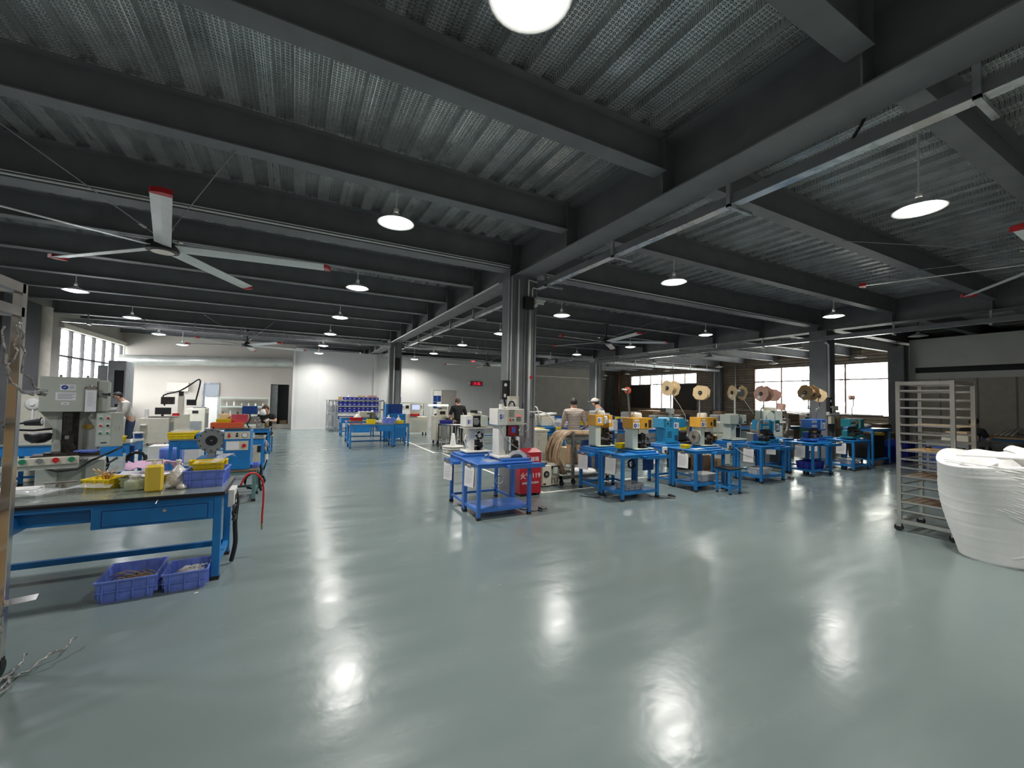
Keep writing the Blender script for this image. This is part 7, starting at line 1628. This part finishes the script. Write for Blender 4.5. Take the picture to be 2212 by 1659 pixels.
# ================================================================== RIGHT FOREGROUND
RX0, RX1, RY0, RY1 = 7.18, 7.88, 1.95, 2.47
rk = thing('tray_rack', 'tall stainless tray rack on casters behind the foam roll', 'rack', (RX0, RY0, 0))
w_, d_, H_ = RX1-RX0, RY1-RY0, 1.985
for (x, y) in ((0, 0), (w_, 0), (0, d_), (w_, d_)): B('steel').box(x-0.022, y-0.022, 0.11, x+0.022, y+0.022, H_, 0.003).build('post', parent=rk)
for z in (H_-0.05, 0.11): B('steel').box(0, -0.02, z, w_, 0.02, z+0.045).box(0, d_-0.02, z, w_, d_+0.02, z+0.045).box(-0.02, 0, z, 0.02, d_, z+0.045).box(w_-0.02, 0, z, w_+0.02, d_, z+0.045).build('top_frame' if z > 1 else 'base_frame', parent=rk)
for k in range(15):
    z = 0.26+0.113*k
    B('steel').box(-0.012, 0, z, 0.03, d_, z+0.004).box(-0.012, 0, z, -0.008, d_, z+0.028).box(w_-0.03, 0, z, w_+0.012, d_, z+0.004).box(w_+0.008, 0, z, w_+0.012, d_, z+0.028).box(0, d_-0.006, z, w_, d_, z+0.02).build('runner', parent=rk)
for (x, y) in ((0, 0.0), (w_, 0), (0, d_), (w_, d_)): B('black').cyl((x-0.018, y+0.01, 0.045), (x+0.018, y+0.01, 0.045), 0.045, n=16).m('steel').box(x-0.025, y-0.02, 0.06, x+0.025, y+0.03, 0.11).build('caster', parent=rk)
for (z, mn, l) in ((1.39-0.0, 'card_pale', 'top pale wooden board in the tray rack'), (1.05, 'card_pale', 'second pale wooden board in the tray rack'), (0.71, 'wood_brown', 'brown board in the middle of the tray rack'), (0.375, 'wood_brown', 'lowest brown board in the tray rack')):
    zz = 0.26+0.113*round((z-0.26)/0.113)+0.005
    B(mn).box(RX0+0.02, RY0+0.02, zz, RX1-0.02, RY1-0.02, zz+0.012).build('tray_board', label=l, cat='board')
bk = thing('wooden_bowl', 'small wooden dish on the second board of the tray rack', 'bowl', (RX0+0.25, RY0+0.3, 1.069))
B('wood').lathe([(0.03, 0.0), (0.055, 0.04), (0.05, 0.04), (0.0, 0.01)], n=16, cap=False).build('dish', parent=bk); B('mech').box(-0.02, -0.02, 0.03, 0.03, 0.03, 0.06).build('contents', parent=bk)
# foam roll
def foam_roll():
    t = thing('foam_roll', 'big loose roll of white foam sheet standing at the right edge', 'foam roll', (6.95, 1.50, 0))
    n, m = 72, 46; vs = []; fs = []
    def R_(th, v):
        # th: angle, v: 0..1 height; flares outward to the camera-left side at the top
        fl = 0.5+0.5*math.cos(th-math.radians(158))
        base = 0.36+0.03*math.cos(2*th+0.6)
        belly = 0.05*math.sin(PI*v*0.9)
        lip = (0.02+0.20*fl**1.6)*v**1.25
        wav = 0.035*math.sin(3*th+5*v)*v
        lay = 0.004*(1 if (int(v*38) % 2) else 0)*(0.3+v)
        return base+belly+lip+wav+lay
    top = lambda th: 1.10+0.06*math.cos(th-math.radians(20))-0.03*math.sin(3*th)
    for j in range(m+1):
        v = j/m
        for i in range(n):
            th = 2*PI*i/n; r = R_(th, v); vs.append((r*math.cos(th), r*math.sin(th), top(th)*v))
    for j in range(m):
        for i in range(n): fs.append((j*n+i, j*n+(i+1) % n, (j+1)*n+(i+1) % n, (j+1)*n+i))
    fs.append(tuple(range(n-1, -1, -1)))
    # spiral terraces going down inside
    k0 = m*n; prev = k0
    for q in range(1, 9):
        f = q/9
        for i in range(n):
            th = 2*PI*i/n; r = R_(th, 1)*(1-f*0.93)
            z = top(th)-0.02*(q % 2)-0.30*f**1.3*(0.6+0.4*math.cos(th-math.radians(200)))+0.03*math.sin(2*th+q)
            vs.append((r*math.cos(th), r*math.sin(th), z))
        cur = (m+1)*n+(q-1)*n
        for i in range(n): fs.append((prev+i, prev+(i+1) % n, cur+(i+1) % n, cur+i))
        prev = cur
    fs.append(tuple(prev+i for i in range(n)))
    b = B('foam'); b.add(vs, fs, True); b.build('roll', parent=t)
    # folded sheet edges: stacked curved lips on the camera side
    for q in range(20):
        b = B('foam'); pts = []
        z0 = 1.075-0.022*q
        for i in range(17):
            u = i/16; th = math.radians(150+88*u); v = (z0-0.20*u**1.5)/1.10
            r = R_(th, max(0, min(1, v)))+0.001
            pts.append((r*math.cos(th), r*math.sin(th), z0-0.30*(u**1.7)*(0.35+q*0.035)))
        b.tube(pts, 0.0045, 6); b.build('sheet_edge', parent=t)
    # big overhanging fold on top
    rows_ = []
    for j in range(9):
        u = j/8; row = []
        for i in range(19):
            w = i/18; th = math.radians(135+205*w)
            r = 0.40-0.36*u+0.10*math.sin(PI*w)
            z = 1.105+0.12*math.sin(PI*u*0.75+0.25)*(0.45+0.55*w)+0.03*math.sin(5*w+u*3)
            row.append((r*math.cos(th)*1.0, r*math.sin(th)*0.95+0.02, z))
        rows_.append(row)
    vs = [p for r in rows_ for p in r]; K = len(vs); vs += [(p[0], p[1], p[2]-0.02) for p in vs]; fs = []
    n2, m2 = 9, 19
    for j in range(n2-1):
        for i in range(m2-1):
            a = j*m2+i; fs.append((a, a+1, a+m2+1, a+m2)); fs.append((K+a, K+a+m2, K+a+m2+1, K+a+1))
    for i in range(m2-1): fs.append((i, K+i, K+i+1, i+1)); a = (n2-1)*m2+i; fs.append((a, a+1, K+a+1, K+a))
    for j in range(n2-1): a = j*m2; fs.append((a, a+m2, K+a+m2, K+a)); a = j*m2+m2-1; fs.append((a, K+a, K+a+m2, a+m2))
    b = B('foam'); b.add(vs, fs, True); b.build('top_fold', parent=t)
    # long crease wrapping round the body
    pts = []
    for i in range(25):
        u = i/24; th = math.radians(190+80*u); z = 0.10+0.62*u**2.0
        r = R_(th, z/1.1)-0.006-0.03*(2*u-1)**4; pts.append((r*math.cos(th), r*math.sin(th), z))
    b = B('foam').tube(pts, 0.02, 8); b.build('crease', parent=t)
foam_roll()
# table and people things beyond the rack
table('blue table with brown sheets beyond the steel rack', (17.0, 3.3, 0), 2.9, 1.1, 0.80, 'blue', s=0.06, apron=0.1, low=0.2)
B('card_pale').obox((18.0, 3.8, 0.83), (1.4, 0.8, 0.04), 0.1).build('board', label='stack of pale boards on the blue table beyond the rack', cat='board')
b = B('mach_white')
for k in range(4): b.tube([(17.4, 3.6+0.1*k, 0.9), (18.2, 3.6+0.1*k, 1.08-0.03*k), (19.2, 3.6+0.1*k, 1.0-0.04*k), (20.0, 3.6+0.05*k, 0.82)], 0.02, 6)
b.build('strap', label='white straps arching over the pale boards', cat='strap')
m = thing('crate_trolley', 'grey trolley of shallow trays beyond the steel rack', 'trolley', (15.6, 3.2, 0))
B('mach_grey').box(0, 0, 0.1, 1.2, 0.7, 0.78, 0.01).build('body', parent=m)
for r_ in range(3):
    for c_ in range(4): B('blue_deep' if (r_+c_) % 2 else 'black').box(0.08+0.28*c_, -0.01, 0.16+0.2*r_, 0.24+0.28*c_, 0.0, 0.31+0.2*r_).build('slot', parent=m)
for (x, l, mn) in ((13.4, 'grey bench behind the rack uprights', 'mach_grey'),):
    table(l, (x, 3.4, 0), 1.3, 0.7, 0.86, mn, s=0.05, apron=0.1, low=0.2)
rr = random.Random(2)
for k in range(4): B('card_pale' if k % 2 else 'mach_cream').obox((13.7+0.25*k, 3.7, 0.30+0.16*k-0.02), (0.5, 0.4, 0.10)).build('paper_stack', label='cream stack of sheets behind the rack, number of sheets unequal, %s' % ['lowest', 'second', 'third', 'top'][k], cat='paper', group='cream stacks behind the rack') if False else None
B('mach_cream').box(13.6, 3.45, 0.861, 14.25, 3.9, 1.0, 0.01).m('card_pale').box(13.7, 3.5, 1.0, 14.2, 3.85, 1.08).build('paper_stack', label='cream stack of sheets on the grey bench behind the rack', cat='paper')
B('red').box(14.35, 3.5, 0.861, 14.55, 3.7, 0.96, 0.01).build('tape_holder', label='small red box on the grey bench behind the rack', cat='box')
